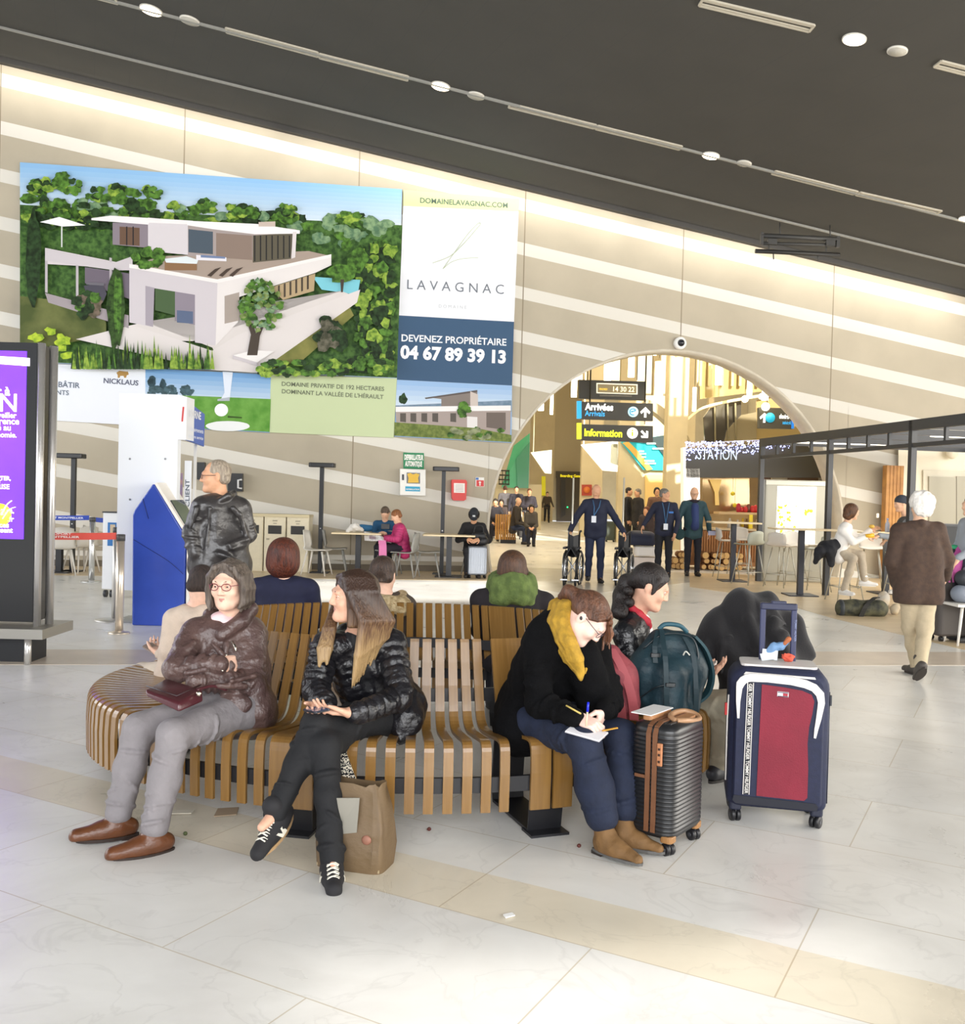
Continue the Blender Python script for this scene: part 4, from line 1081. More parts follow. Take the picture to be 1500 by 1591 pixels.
def s_from_t(t): return acc[int((t % (2 * PI)) / (2 * PI) * N_)]
wide += [s_from_t(f) + k for f in far for k in (-.055,.055)]
def has_back(t):
    x = math.cos(t)
    return x > -.80 and x < .80
s = 0.0; nsl = 0; occupied = sorted(wide)
while s < PER - .05:
    near = [w for w in occupied if abs(w - s) < .098]
    if not near:
        t = t_at(s); put(_sb if has_back(t) else _sf, t, 'slat'); nsl += 1
    # slats stand closer on the rounded ends
    t = t_at(s); s += .0865 if has_back(t) else .073
for w in wide:
    t = t_at(w); put(_wb if has_back(t) else _wf, t, 'board')
# steel: two rails that follow the oval and one under the backs
def rail(off, z0, z1, th, name):
    mb = MB(); n = 96; vs = []
    for i in range(n):
        t = 2 * PI * i / n; p = bpt(t); q = bnor(t)
        vs += [p + q * off + UPZ * z0, p + q * (off - th) + UPZ * z0, p + q * (off - th) + UPZ * z1, p + q * off + UPZ * z1]
    fs = [(i * 4 + k, ((i + 1) % n) * 4 + k, ((i + 1) % n) * 4 + (k + 1) % 4, i * 4 + (k + 1) % 4) for i in range(n) for k in range(4)]
    mb.add(vs, fs); return mb.build(name, BLK, bench)
rail(-.012,.215,.285,.02, 'front_rail'); rail(-.53,.52,.585,.02, 'back_rail')
def leg(t):
    n = bnor(t); p = bpt(t) + n * -.02; x = n.cross(UPZ); mb = MB(); w = .085
    # flat steel loop: front plate, floor plate, rear plate
    pts = [(-.03,.40),(.0,.30),(-.03,.14),(-.045,.012),(-.50,.012),(-.52,.10),(-.50,.30),(-.49,.40)]
    mb.ribbon([p + n * r + UPZ * z for r, z in pts], x * w, .014)
    mb.box(p - n * .03 + UPZ * .006,(.12,.19,.012), frame(n, x)); mb.build('leg', BLK, bench)
for w in (S_L, S_R, s_from_t(far[0]), s_from_t(far[1]), s_from_t(PI), s_from_t(0.02)): leg(t_at(w))
# === PEOPLE ON THE NEAR SIDE OF THE BENCH
def lens_glasses(P, R, s, frame_mat, parent, round_=False):
    mb = MB()
    r = (P(1,0,0) - P(0,0,0)).normalized(); u = (P(0,0,1) - P(0,0,0)).normalized()
    for x in (-1,1):
        ring = [P(x * .032 + .023 * math.cos(a) * (1.0),.104 - .25 * abs(x * .032 + .023 * math.cos(a)) * .5,.0 + .0165 * math.sin(a)) for a in [2 * PI * i / 16 for i in range(16)]]
        mb.tube(ring, .0018 * s, 6, closed=True); mb.tube([P(x * .055,.097,.006), P(x * .079,.06,.008), P(x * .082,-.01,.006)],.0018 * s, 6)
    mb.tube([P(-.010,.104,.004), P(0,.108,.006), P(.010,.104,.004)],.0018 * s, 6)
    return mb.build('glasses', frame_mat, parent)
SKIN1 = M('#dfb6a0', .5, var=.05, scale=40, spec=.35)
SKIN2 = M('#d9a98f', .48, var=.05, scale=40, spec=.35)
SKIN3 = M('#e6c2b4', .5, var=.04, scale=40, spec=.35)
HN = .0052

# ---- woman in the brown jacket, arms folded
J = dict(pel=at(366,1094,4.66), neck=at(356,962,4.74), head=at(357,908,4.66), hf=V((-.20,-.97,-.05)), hu=V((-.02,-.02,1)),
         sh=[at(392,985,4.78), at(302,984,4.66)], el=[at(392,1062,4.60), at(272,1040,4.46)], wr=[at(304,1058,4.42), at(340,1032,4.47)],
         hip=[at(378,1104,4.60), at(345,1096,4.62)], kn=[at(270,1143,4.20), at(216,1132,4.34)], an=[at(238,1296,4.10), at(182,1272,4.25)], toe=[fl(196,1333), fl(116,1312)],
         hd=[dict(d=V((-.35,.9,.1)), n=V((.8,.4,0)), side=1, curl=1.1), dict(d=V((.55,.80,-.1)), n=V((-.6,.7,-.2)), side=-1, curl=1.1)])
def hair1(F, P, R, s):
    F.ell(P(0,-.022,.036),(.081,.099,.086), R, .02)
    random.seed(2)
    for x in (-1,1):
        for k in range(6):
            a = k / 5; y = .058 - .10 * a
            F.chain([P(x * .006,.045 - .06 * a, .104 + .012 * a), P(x * (.046 + .006 * a), y, .086), P(x * .078, y - .008,.042), P(x * .089, y - .015,-.02), P(x * (.086 + random.uniform(-.004,.004)), y - .012,-.08), P(x * .076, y + .004,-.112 + random.uniform(-.01,.01))],[.012,.016,.017,.017,.016,.008],.010)
    F.ell(P(0,-.055,-.03),(.082,.052,.08), R, .03)
    F.ell(P(0,.118,.004),(.056,.062,.082), R, .012, sub=True)
def coat1(G, J, P):
    n = V(J['neck'])
    G.chain([n + V((-.085,-.075,-.03)), n + V((-.095,.0,.02)), n + V((-.04,.075,.045)), n + V((.05,.075,.055)), n + V((.10,.0,.05)), n + V((.08,-.08,.0)), n + V((.0,-.125,-.06))],[.030,.034,.036,.038,.040,.036,.03],.015)
    G.cone(J['hip'][0] + V((.03,.03,.0)), J['pel'] + V((.08,.02,-.04)),.12,.11,.05)
    G.cone(at(352,1000,4.58), at(345,1075,4.50),.012,.012,.01)                 # front placket
    G.chain([at(318,1062,4.50), at(352,1068,4.46), at(392,1078,4.56)],[.014,.014,.014],.012)    # waist seam
    G.ell(at(368,1092,4.50),(.075,.035,.045), None, .02)                        # pocket
    G.ell(at(345,1110,4.50),(.10,.06,.06), None, .05)
    for a_, b_ in (((385,1010,4.66),(402,1045,4.66)),((380,1000,4.66),(398,1020,4.68)),((285,1010,4.52),(268,1030,4.42)),((395,1050,4.52),(360,1058,4.42)),((380,1066,4.48),(335,1066,4.38)),((300,1000,4.54),(280,1022,4.46)),((318,1040,4.38),(290,1046,4.38)),((360,1035,4.52),(330,1000,4.54))):
        G.cone(at(*a_), at(*b_),.016,.010,.014)                                   # sleeve folds
BROWNJ = M('#4c3a38', .36, c2='#5c4843', scale=9, bump=.8, bscale=22, spec=.55)
w1 = figure('person', 'woman in a shiny brown jacket and glasses sitting with folded arms', J, SKIN1, BROWNJ, M('#837e80', .75, var=.06, scale=14, bump=.5, bscale=16), M('#5f3820', .32, var=.12, scale=18, bump=.15),(hair1, hair_mat('#6b6057', '#40362f', .4)), HN, fine=True,
            brow='#5a4638', tr=.98, hem=.06, top_tags=coat1, torso_noise=(.004,30,3), lr=1.0, leg_flare=1.06, cuff=.93, sole='#2b1d16', shoe_kw=dict(heel=.02, s=1.0, ankle=.03), hs=1.0)
lens_glasses(w1['P'], w1['R'],1, M('#6b2434', .3), w1['root'])
mb = MB()
for x, y, Y in ((352,1018,4.52),(346,1042,4.40),(356,945,4.6)): mb.ell(at(x, y, Y),(.006,.006,.006))
mb.tube([at(361,997,4.52), at(365,1004,4.50), at(367,1012,4.49)],.006,6); mb.build('metal_snaps', M('#b9b3a8', .25,1.0), w1['root'])
F = Field(); n = J['neck']; F.chain([n + V((-.03,-.06,.0)), n + V((-.005,-.07,-.05)), n + V((.02,-.06,-.015))],[.045,.04,.04],.03); F.noise = (.004,60,2)
field_obj('pink_neck_scarf', F, .006, M('#e2c3c6', .8), w1['root'])
# ---- burgundy handbag on her lap
t = empty('handbag', at(268,1085,4.34), 'burgundy leather handbag on the lap of the woman with folded arms', 'bag')
BUR = M('#4a2027', .28, bump=.08, bscale=120, spec=.6)
lo = [at(226,1083,4.22), at(278,1108,4.12), at(318,1090,4.26), at(262,1066,4.38)]
hi = [at(224,1072,4.24), at(279,1092,4.13), at(316,1070,4.30), at(258,1053,4.42)]
mb = MB(); mb.add(lo + hi, [(3,2,1,0),(4,5,6,7),(0,1,5,4),(1,2,6,5),(2,3,7,6),(3,0,4,7)], True)
bevel(mb.build('bag_body', BUR, t),.016,4)
mb = MB(); mb.tube([at(228,1066,4.26), at(275,1081,4.14), at(312,1064,4.28)],.004,6); mb.build('zip', M('#2c1418', .4), t)
mb = MB(); mb.ell(at(309,1078,4.23),(.012,.008,.012)); mb.build('stud', M('#d8cfbf', .2,1.0), t)
mb = MB(); mb.tube(spline([at(306,1072,4.28), at(330,1066,4.36), at(352,1072,4.42)]),.007,6); mb.build('strap', BUR, t)

# ---- woman with long hair, legs crossed, phone in hand
J = dict(pel=at(592,1096,4.72), neck=at(557,990,4.56), head=at(549,926,4.47), hf=V((-.90,-.40,.0)), hu=V((.04,-.02,1)),
         sh=[at(610,1000,4.58), at(507,1002,4.52)], el=[at(622,1085,4.40), at(490,1070,4.42)], wr=[at(552,1108,4.18), at(506,1098,4.28)],
         hip=[at(612,1112,4.62), at(560,1112,4.62)], kn=[at(492,1126,4.16), at(505,1160,4.10)], an=[at(428,1264,3.98), at(516,1336,3.90)], toe=[at(384,1308,3.80), fl(520,1394)],
         fup=(V((-.22,-.38,.90)), None),
         hd=[dict(d=V((-.95,-.1,.05)), n=V((0,.1,1)), side=-1, curl=(.30,.35,.4,.45), thumb=.35), dict(d=V((.25,-.9,-.15)), n=V((.25,.2,.9)), side=1, curl=(.35,.4,.45,.5), thumb=.4)])
J['hd'][1]['d'] = V((-.15,-.95,-.1))
def hair2(F, P, R, s):
    F.ell(P(0,-.022,.034),(.084,.102,.088), R, .02)
    F.ell(P(0,-.058,-.02),(.086,.060,.10), R, .04)
    for x in (-1,1):
        for k in range(6):
            a = k / 5; y = .056 - .09 * a
            F.chain([P(x * .004,.048 - .07 * a, .100 + .014 * a), P(x * .044, y, .084), P(x * .076, y - .01,.042), P(x * .088, y - .02,-.03), P(x * .088, y - .02,-.12)],[.011,.015,.016,.017,.015],.010)
    F.ell(P(0,.122,.0),(.058,.064,.078), R, .010, sub=True)
    def lock(pts, rs, k=.015): F.chain([at(x, y, Y) for x, y, Y in pts], rs, k)
    random.seed(5)
    for k in range(14):                                   # near curtain, strand by strand
        u_ = k / 13; yb = .050 - .125 * u_; x2 = 560 + 44 * u_; x3 = 547 + 46 * u_; y3 = 1066 - 62 * u_ + random.uniform(-8,8); Y = 4.34 + .15 * u_
        p0, p1, p2 = P(-.006,.045 - .11 * u_, .100 + .016 * math.sin(3 * u_)), P(-.050, yb, .088 - .012 * u_), P(-.086, yb - .004,.03)
        F.chain([p0, p1, p2, at(x2 + 4,965, Y), at((x2 + x3) / 2 + 2,1018 - 30 * u_, Y), at(x3, y3, Y)],[.010,.014,.018,.019,.016,.004],.009)
    for k in range(7):                                    # far curtain
        u_ = k / 6; lock([(523 - 4 * u_, 945,4.56),(517 - 10 * u_, 978,4.47),(512 - 14 * u_, 1008,4.42),(509 - 14 * u_ , 1030 + random.uniform(-6,8),4.40)],[.014,.017,.016,.004],.010)
PUFF = M('#141418', .30, c2='#1e1d21', scale=10, bump=.5, bscale=34, spec=.55)
BLKTOP = M('#101014', .7)
def coat2(G, J, P):
    n = V(J['neck'])
    G.chain([n + V((-.095,-.04,-.02)), n + V((-.07,.06,.02)), n + V((.04,.08,.03)), n + V((.10,.02,.01)), n + V((.085,-.07,-.05))],[.030,.032,.034,.034,.028],.02)
    G.chain([J['hip'][0] + V((.06,.02,.05)), at(630,1118,4.55), at(624,1148,4.50)],[.10,.075,.03],.05)
    G.chain([at(485,1100,4.45), at(474,1125,4.42), at(466,1140,4.40)],[.03,.02,.012],.02)
    fr = V((-.25,-.97,0)); sp = J['neck'] - J['pel']
    G.chain([J['neck'] + fr * .02, J['pel'] + sp * .7 + fr * .055, J['pel'] + sp * .3 + fr * .06],[.06,.072,.075],.012, tag=1)
    G.chain([J['neck'] + fr * .06 + V((.07,0,-.02)), J['pel'] + sp * .6 + fr * .10 + V((.07,0,0)), J['pel'] + sp * .2 + fr * .11 + V((.06,0,0))],[.03,.03,.03],.02)
    G.chain([J['neck'] + fr * .06 + V((-.08,0,-.02)), J['pel'] + sp * .6 + fr * .10 + V((-.085,0,0)), J['pel'] + sp * .2 + fr * .11 + V((-.08,0,0))],[.03,.03,.03],.02)
def hair_long_mat():
    m = bpy.data.materials.new('ombre_hair'); m.use_nodes = True; nt = m.node_tree; b = nt.nodes['Principled BSDF']; N = nt.nodes.new; L = nt.links.new
    g = N('ShaderNodeNewGeometry'); s = N('ShaderNodeSeparateXYZ'); L(g.outputs['Position'], s.inputs[0])
    mr = N('ShaderNodeMapRange'); mr.inputs[1].default_value = 1.09; mr.inputs[2].default_value = .80; L(s.outputs[2], mr.inputs[0])
    mp = N('ShaderNodeMapping'); mp.inputs['Scale'].default_value = (150,150,6); L(g.outputs['Position'], mp.inputs[0])
    n = N('ShaderNodeTexNoise'); n.inputs['Scale'].default_value = 1; n.inputs['Detail'].default_value = 3; L(mp.outputs[0], n.inputs['Vector'])
    ad = N('ShaderNodeMath'); ad.operation = 'MULTIPLY_ADD'; ad.inputs[1].default_value = .9; L(n.outputs['Fac'], ad.inputs[0]); 
    sb = N('ShaderNodeMath'); sb.operation = 'SUBTRACT'; sb.inputs[1].default_value = .45; L(mr.outputs[0], sb.inputs[0]); L(sb.outputs[0], ad.inputs[2])
    r = N('ShaderNodeValToRGB'); e = r.color_ramp.elements; e[0].position = .05; e[0].color = (*hexc('#35241c'),1); e[1].position = .9; e[1].color = (*hexc('#9c8058'),1); x = r.color_ramp.elements.new(.45); x.color = (*hexc('#5d4330'),1)
    L(ad.outputs[0], r.inputs[0]); L(r.outputs[0], b.inputs['Base Color']); b.inputs['Roughness'].default_value = .42
    bp = N('ShaderNodeBump'); bp.inputs['Strength'].default_value = .6; bp.inputs['Distance'].default_value = .01; L(n.outputs['Fac'], bp.inputs['Height']); L(bp.outputs[0], b.inputs['Normal'])
    return m
w2 = figure('person', 'woman with long fair-ended hair in a black quilted jacket, legs crossed', J, SKIN2,(PUFF, BLKTOP), M('#0c0d11', .8, var=.1, scale=14, bump=.15), None, (hair2, hair_long_mat()), HN, fine=True, top_tags=coat2,
            torso_noise=(.005,50,4), hem=.06, tr=.93, ar=.95, lr=.90, ribs=6, brow='#4a342a')
SUEDE, GUM, CREAM = M('#1e1d20', .8, var=.1), '#a98a62', M('#e8e2d2', .6)
for i in (0,1):
    an, toe = V(J['an'][i]), V(J['toe'][i]); u = J['fup'][i] if J['fup'][i] is not None else V((0,0,1))
    o = shoe_obj('shoe', an, toe, .005, SUEDE, M(GUM, .6), w2['root'], up=u, ankle=.04 if i == 0 else .0)
    d = toe - an; d = (d - u * d.dot(u)).normalized(); w = d.cross(u)
    mb = MB(); b = an - u * .085
    for k in range(5):
        q = b + d * (.05 + .022 * k) + u * (.092 - .0085 * k)
        mb.tube([q - w * .024 - u * .010, q - w * .010, q + w * .010 + d * .012, q + w * .024 - u * .010 + d * .012],.0036,5)
        mb.tube([q + w * .022 - u * .008, q + d * .01 + u * .001, q - w * .022 - u * .008 + d * .014],.0036,5)
    mb.build('laces', CREAM, o)
    for sgn, nm in ((1, 'side_stripe'),(-1, 'side_stripe')):
        mb = MB(); k = [b + d * x + u * z + w * (sgn * y) for x, z, y in ((.02,.02,.046),(.035,.055,.042),(.05,.055,.0425),(.05,.03,.047),(.07,.05,.043),(.082,.05,.0425),(.06,.018,.048))]
        mb.prism(k, w * (sgn * .004)); mb.build(nm, CREAM, o)
# phone in her hands
t = empty('phone', at(489,1104,4.12), 'dark phone held by the woman with long hair', 'phone')
mb = MB(); R3 = frame(V((.5,-.85,.12)), V((.85,.5,.1))); mb.rbox(at(492,1103,4.10),(.145,.072,.009),.010, R3); mb.build('case', M('#20222b', .2), t)
mb = MB(); mb.box(at(492,1103,4.10) + R3 @ V((0,0,.005)),(.135,.064,.001), R3); mb.build('screen', M('#3c4a6a', .08, emit=.2), t)

# ---- woman writing, yellow scarf
J = dict(pel=at(832,1098,4.78), neck=at(880,972,4.56), head=at(914,960,4.46), hf=V((.58,-.30,-.76)), hu=V((.70,-.18,.62)),
         sh=[at(926,1012,4.72), at(838,1004,4.50)], el=[at(948,1086,4.56), at(836,1092,4.46)], wr=[at(941,1102,4.40), at(892,1114,4.30)],
         hip=[at(858,1112,4.74), at(826,1122,4.62)], kn=[at(966,1142,4.44), at(908,1152,4.28)], an=[at(970,1292,4.30), at(944,1306,4.20)], toe=[at(1034,1326,4.20), at(990,1338,4.08)],
         hd=[dict(d=V((-.45,-.55,-.75)), n=V((-.7,.3,.2)), side=-1, curl=(.7,.75,.8,.85), thumb=.6), dict(d=V((.80,-.30,-.20)), n=V((.1,.3,-.9)), side=1, curl=(.75,.8,.85,.9), thumb=.7)])
J['front'] = V((.6,-.8,0))
def hair3(F, P, R, s):
    F.ell(P(0,-.022,.033),(.080,.098,.087), R, .02)
    F.cut(P(0,.060,.045),(P(0,1,-.5) - P(0,0,0)))
    F.cone(P(0,-.09,.03), at(893,925,4.50),.03,.03,.02); F.chain([at(905,925,4.5), at(884,919,4.52), at(874,927,4.55)],[.024,.03,.022],.02)
    for x in (-1,1):
        for k in range(4): a = k / 3; F.chain([P(x * .005,.050 - .05 * a, .096 + .01 * a), P(x * .045,.058 - .05 * a, .080), P(x * .073,.046 - .05 * a, .045), P(x * .083,.018 - .05 * a, .018)],[.008,.010,.010,.005],.006)
BLACKC = M('#09090b', .95, var=.15, scale=30, bump=.35, bscale=180, spec=.15)
def coat3(G, J, P):
    G.chain([J['pel'] + V((-.02,.02,-.02)), at(812,1130,4.66), at(846,1140,4.58)],[.16,.13,.10],.06)
    G.cone(J['pel'], J['neck'] + V((-.03,.02,-.05)),.15,.13,.08)
    G.cone(at(905,1020,4.52), at(925,1090,4.55),.09,.09,.05)
w3 = figure('person', 'woman in a black coat and yellow scarf bent over and writing on her lap', J, SKIN3, BLACKC, M('#151e34', .85, var=.14, scale=18, bump=.25, bscale=40), None, (hair3, hair_mat('#6b4632', '#452b1d')), HN, fine=True, top_tags=coat3,
            torso_noise=(.006,32,6), hem=.05, tr=1.05, ar=1.08, lr=1.02, leg_flare=1.30, cuff=.76, brow='#5d3d2c', hs=1.0)
lens_glasses(w3['P'], w3['R'],1, M('#3f3a44', .3), w3['root'])
mb = MB(); mb.ell(w3['P'](.084,-.006,-.01),(.008,.008,.010)); mb.ell(w3['P'](-.084,-.006,-.01),(.011,.011,.013)); mb.build('earbud', M('#17181d', .3), w3['root'])
P = w3['P']; F = Field(); random.seed(4)
for k in range(9):
    u_ = k / 8; F.chain([P(.0,.04 + .03 * u_, .098 - .02 * u_), P(.03 - .05 * u_, .085,.078 - .02 * u_), at(945 - 12 * u_, 962,4.44 + .06 * u_), at(952 - 14 * u_, 985,4.42 + .06 * u_), at(950 - 14 * u_ + random.uniform(-3,3),1002 + random.uniform(-6,10),4.41 + .05 * u_)],[.007,.009,.010,.008,.003],.006)
field_obj('loose_hair', F, .004, hair_mat('#7a4f35', '#4f3324'), w3['root'])
# scarf
F = Field(); n = J['neck']
for dx, dY, r in ((0,0,.022),(7,-.03,.022),(14,-.05,.021),(-5,.05,.024),(20,-.04,.018)):
    F.chain([at(890 + dx * .6,926 + abs(dx) * .2,4.62 + dY), at(866 + dx, 940,4.54 + dY), at(859 + dx, 966,4.48 + dY), at(870 + dx, 994,4.42 + dY), at(886 + dx * .8,1024,4.40 + dY * .6), at(903 + dx * .25,1056 - abs(dx) * .6,4.40)],[r, r * 1.1, r * 1.1, r, r * .9, r * .35],.008)
F.chain([at(890,930,4.62), at(905,945,4.70), at(922,985,4.60), at(917,1012,4.50), at(909,1046,4.42)],[.026,.028,.024,.02,.006],.01)
F.noise = (.003,40,9)
field_obj('yellow_scarf', F, .0055, M('#b58d2a', .85, c2='#9c7a26', scale=30, bump=.3, bscale=90), w3['root'])
TANB, TANS = M('#73542f', .75, var=.12, scale=16, bump=.2), M('#5b5a58', .5)
for i in (0,1):
    an, toe = V(J['an'][i]), V(J['toe'][i]); u = V((0,0,1)); d = toe - an; d.z = 0; d.normalize(); w = d.cross(u)
    F = Field(); b = V((an.x, an.y, 0)); tilt = .03 if i == 0 else .0
    F.cone(an + (V(J['kn'][i]) - an).normalized() * .13, an + V((0,0,-.02)),.046,.046,.02); F.cone(b + u * .05, b + d * .06 + u * .045,.042,.042,.03); F.cone(b + d * .06 + u * .045, b + d * .165 + u * .032,.040,.024,.03); F.cone(b - d * .03 + u * .05, an, .036,.043,.03)
    F.cut(b + u * .024,-u); F.noise = (.002,60,3)
    o = field_obj('boot', F, .005, TANB, w3['root'])
    mb = MB(); mb.prism([b + d * x + w * y + u * .026 for x, y in ((-.065,-.025),(-.03,-.036),(.06,-.042),(.13,-.036),(.185,-.016),(.195,0),(.185,.016),(.13,.036),(.06,.042),(-.03,.036),(-.065,.025))], u * -.012); mb.build('sole', TANS, o)
    mb = MB(); mb.prism([b + d * x + w * y + u * .016 for x, y in ((-.068,-.026),(-.012,-.030),(-.012,.030),(-.068,.026))], u * -.015); mb.build('heel', M('#2b2420', .5), o)
# paper, pen, pencil held by her
t = empty('notebook', at(912,1136,4.26), 'small white sheet on the knee of the woman writing', 'notebook')
R3 = frame(V((.85,-.45,-.12)), V((.40,.9,.15))); mb = MB(); mb.box(at(912,1137,4.24),(.16,.105,.004), R3); mb.build('page', M('#e9e8ec', .7), t)
mb = MB(); mb.box(at(912,1137,4.24) - R3 @ V((0,0,.004)),(.163,.108,.004), R3); mb.build('cover', M('#b9b7bd', .6), t)
t = empty('pen', at(912,1110,4.24), 'pen with a blue cap in the hand of the woman writing', 'pen')
a, b = at(911,1128,4.22), at(914.5,1091,4.22); mb = MB(); mb.cyl(a, a + (b - a) * .62,.0042, n=8); mb.build('barrel', M('#d9c7a8', .3), t)
mb = MB(); mb.cyl(a + (b - a) * .60, b, .0055, n=8); mb.build('cap', M('#1a2bd0', .3), t)
t = empty('pencil', at(890,1102,4.22), 'yellow pencil lying across the right hand of the woman writing', 'pencil')
mb = MB(); mb.cyl(at(880,1096,4.24), at(903,1109,4.20),.004, n=6); mb.build('shaft', M('#c9b262', .5), t)
t = empty('ruler', at(950,1132,4.28), 'short yellow stick beside the left hand of the woman writing', 'stick')
mb = MB(); mb.box(at(948,1133,4.24),(.075,.01,.005), frame(V((.9,.3,.12)), V((-.3,.9,0)))); mb.build('stick', M('#c08a24', .5), t)

# ---- girl in the black leather jacket behind the teal backpack
J = dict(pel=at(990,1085,5.42), neck=at(985,955,5.35), head=at(1012,912,5.30), hf=V((.90,-.22,-.38)), hu=V((.36,.0,.93)),
         sh=[at(985,980,5.52), at(972,985,5.20)], el=[at(1030,1050,5.40), at(990,1060,5.12)], wr=[at(1084,1046,5.30), at(1070,1054,5.16)],
         hip=[at(995,1092,5.46), at(1000,1098,5.34)], kn=[at(1132,1092,5.36), at(1128,1100,5.20)], an=[at(1120,1180,5.34), at(1116,1188,5.20)], toe=[fl(1160,1198), fl(1150,1212)],
         hd=[dict(d=V((.8,-.1,.2)), n=V((-.1,-.1,1)), side=-1, curl=.45), dict(d=V((.8,-.1,.1)), n=V((-.1,.2,1)), side=1, curl=.45)])
J['front'] = V((1,-.1,0))
def hair4(F, P, R, s):
    F.ell(P(0,-.022,.038),(.088,.106,.092), R, .02); F.cut(P(0,.062,.04),(P(0,1,-.45) - P(0,0,0)))
    F.chain([P(0,-.09,.0), at(975,905,5.38), at(968,925,5.36), at(962,950,5.30)],[.04,.045,.05,.045],.03)
    for i in range(9): F.ell(at(970 + random.uniform(-14,12),918 + i * 6,5.32 + random.uniform(-.06,.05)),(.028,.028,.028), None, .012)
    F.cone(P(.078,.03,.04), P(.082,.025,-.03),.014,.010,.02)
def coat4(G, J, P):
    n = V(J['neck'])
    G.chain([n + V((-.07,.04,.0)), n + V((-.02,-.075,-.01)), n + V((.06,-.05,-.06))],[.03,.03,.026],.02)
    G.chain([n + V((.06,.0,-.02)), n + V((.09,-.01,-.16)), n + V((.10,-.02,-.3))],[.03,.05,.06],.02, tag=1)
w4 = figure('person', 'person with dark tied-back curls and a red collar looking down behind the teal backpack', J, SKIN2,(M('#15161a', .28, bump=.5, bscale=30, spec=.6), M('#e8e2df', .7)), M('#a39a86', .8, var=.05), M('#2a2a30', .5),(hair4, hair_mat('#241a17', '#120d0c')),.007, fine=True,
            top_tags=coat4, hem=.03, tr=.9, brow='#221815')
F = Field(); n = J['neck']; F.chain([n + V((-.03,-.045,.055)), n + V((.015,-.07,.01)), n + V((.06,-.06,-.03)), n + V((.075,-.03,-.055)), n + V((.07,.03,-.02)), n + V((.0,.06,.03))],[.022,.026,.026,.022,.022,.022],.01)
field_obj('red_collar', F, .006, M('#a81f30', .7), w4['root'])
t = empty('phone', at(1096,1036,5.14), 'phone in the hands of the young person behind the teal backpack', 'phone')
mb = MB(); mb.rbox(at(1096,1038,5.16),(.14,.07,.01),.008, frame(V((.75,-.3,.5)), V((.3,.9,.1)))); mb.build('case', M('#d8c9bd', .3), t)

# ---- boy in the beige hoodie, back to us on the rounded left end
J = dict(pel=at(285,1040,5.88), neck=at(306,945,5.90), head=at(313,907,5.88), hf=V((-.25,.95,-.2)), hu=V((0,.1,1)),
         sh=[at(268,962,5.84), at(338,962,5.98)], el=[at(262,1012,5.78), at(345,1020,6.0)], wr=[at(250,1016,5.95), at(300,1030,6.15)],
         hip=[at(275,1048,5.86), at(300,1048,5.94)], kn=[at(222,1046,6.05), at(250,1040,6.3)], an=[at(212,1122,6.18), at(240,1118,6.42)], toe=[fl(192,1130), fl(222,1122)],
         hd=[dict(d=V((-.5,.8,.2)), n=V((.1,0,1)), side=-1, curl=.45), dict(d=V((-.5,.8,0)), n=V((0,0,1)), side=1, curl=.45)])
def hood(G, J, P):
    n = V(J['neck']); G.chain([n + V((-.08,.02,-.01)), n + V((-.06,-.07,-.02)), n + V((.0,-.10,-.05)), n + V((.06,-.06,-.01)), n + V((.08,.03,.0))],[.032,.036,.05,.036,.032],.03)
w5 = figure('person', 'boy in a pale beige hooded top seen from behind', J, SKIN1, M('#cbb9a8', .9, var=.05, bump=.2, bscale=80), M('#c9bcab', .85, var=.05, bump=.2, bscale=30), M('#e6e2dc', .6),(hair_short, hair_mat('#3d302b', '#241c19', .7)),.008, tr=.84, ar=.84, lr=.92, hs=.93, top_tags=hood, hem=.04, fine=False, brow='#241c1a')
t = empty('phone', at(240,1008,5.95), 'phone held out by the boy in the beige hooded top', 'phone')
mb = MB(); mb.rbox(at(240,1009,6.0),(.14,.07,.01),.008, frame(V((.8,-.3,-.35)), V((.35,.8,.3)))); mb.build('case', M('#8d7f76', .3), t)

# ---- people on the far side of the bench, backs to us
def back_sitter(px, head_y, Y, label, skin, top, hair, hs=1.0, w=1.0, tilt=0.0, look=None, tags=None, H=1.66, ang=0.0, seat=.44, collar=None):
    p = at(px, head_y, Y); J = pose_sit(p.x, p.y + .06, seat, H, ang, lean=-.06, look=look)
    dz = p.z - J['head'].z                                # slouch or stretch the upper body to the seen head height
    for k in ('neck', 'head'): J[k] = J[k] + V((0,0, dz))
    J['sh'] = [q + V(((q.x - J['pel'].x) * (w - 1),0, dz)) for q in J['sh']]; J['el'] = [q + V((0,0, dz * .6)) for q in J['el']]
    return figure('person', label, J, skin, top, M('#23252e', .8), M('#1d1d20', .6), hair, .009, hs=hs, top_tags=tags, tr=1.0 * w, hem=.05), J
def hair6(F, P, R, s): hair_bob(F, P, R, s * 1.12); F.ell(P(.045,-.10,.0),(.03,.03,.06), R, .02)
w6, J6 = back_sitter(441,868,6.78, 'woman with a full auburn bob in a navy jacket seen from behind', SKIN1, M('#1c1f3a', .85, var=.1),(hair6, hair_mat('#6b3320', '#3a1b14')),1.08,1.12)
def hair7(F, P, R, s): hair_short(F, P, R, s * 1.05); F.chain([P(.02,-.10,-.0), P(.03,-.13,-.06), P(.04,-.13,-.20), P(.05,-.12,-.32)],[.035,.045,.05,.03],.02); F.ell(P(.01,-.105,-.005),(.035,.025,.03), R, .01)
def fur7(G, J, P):
    n = V(J['neck']); G.chain([n + V((-.06,-.06,-.02)), n + V((.05,-.09,-.03)), n + V((.13,-.06,-.05)), n + V((.12,.05,.0))],[.05,.055,.065,.05],.02, tag=1)
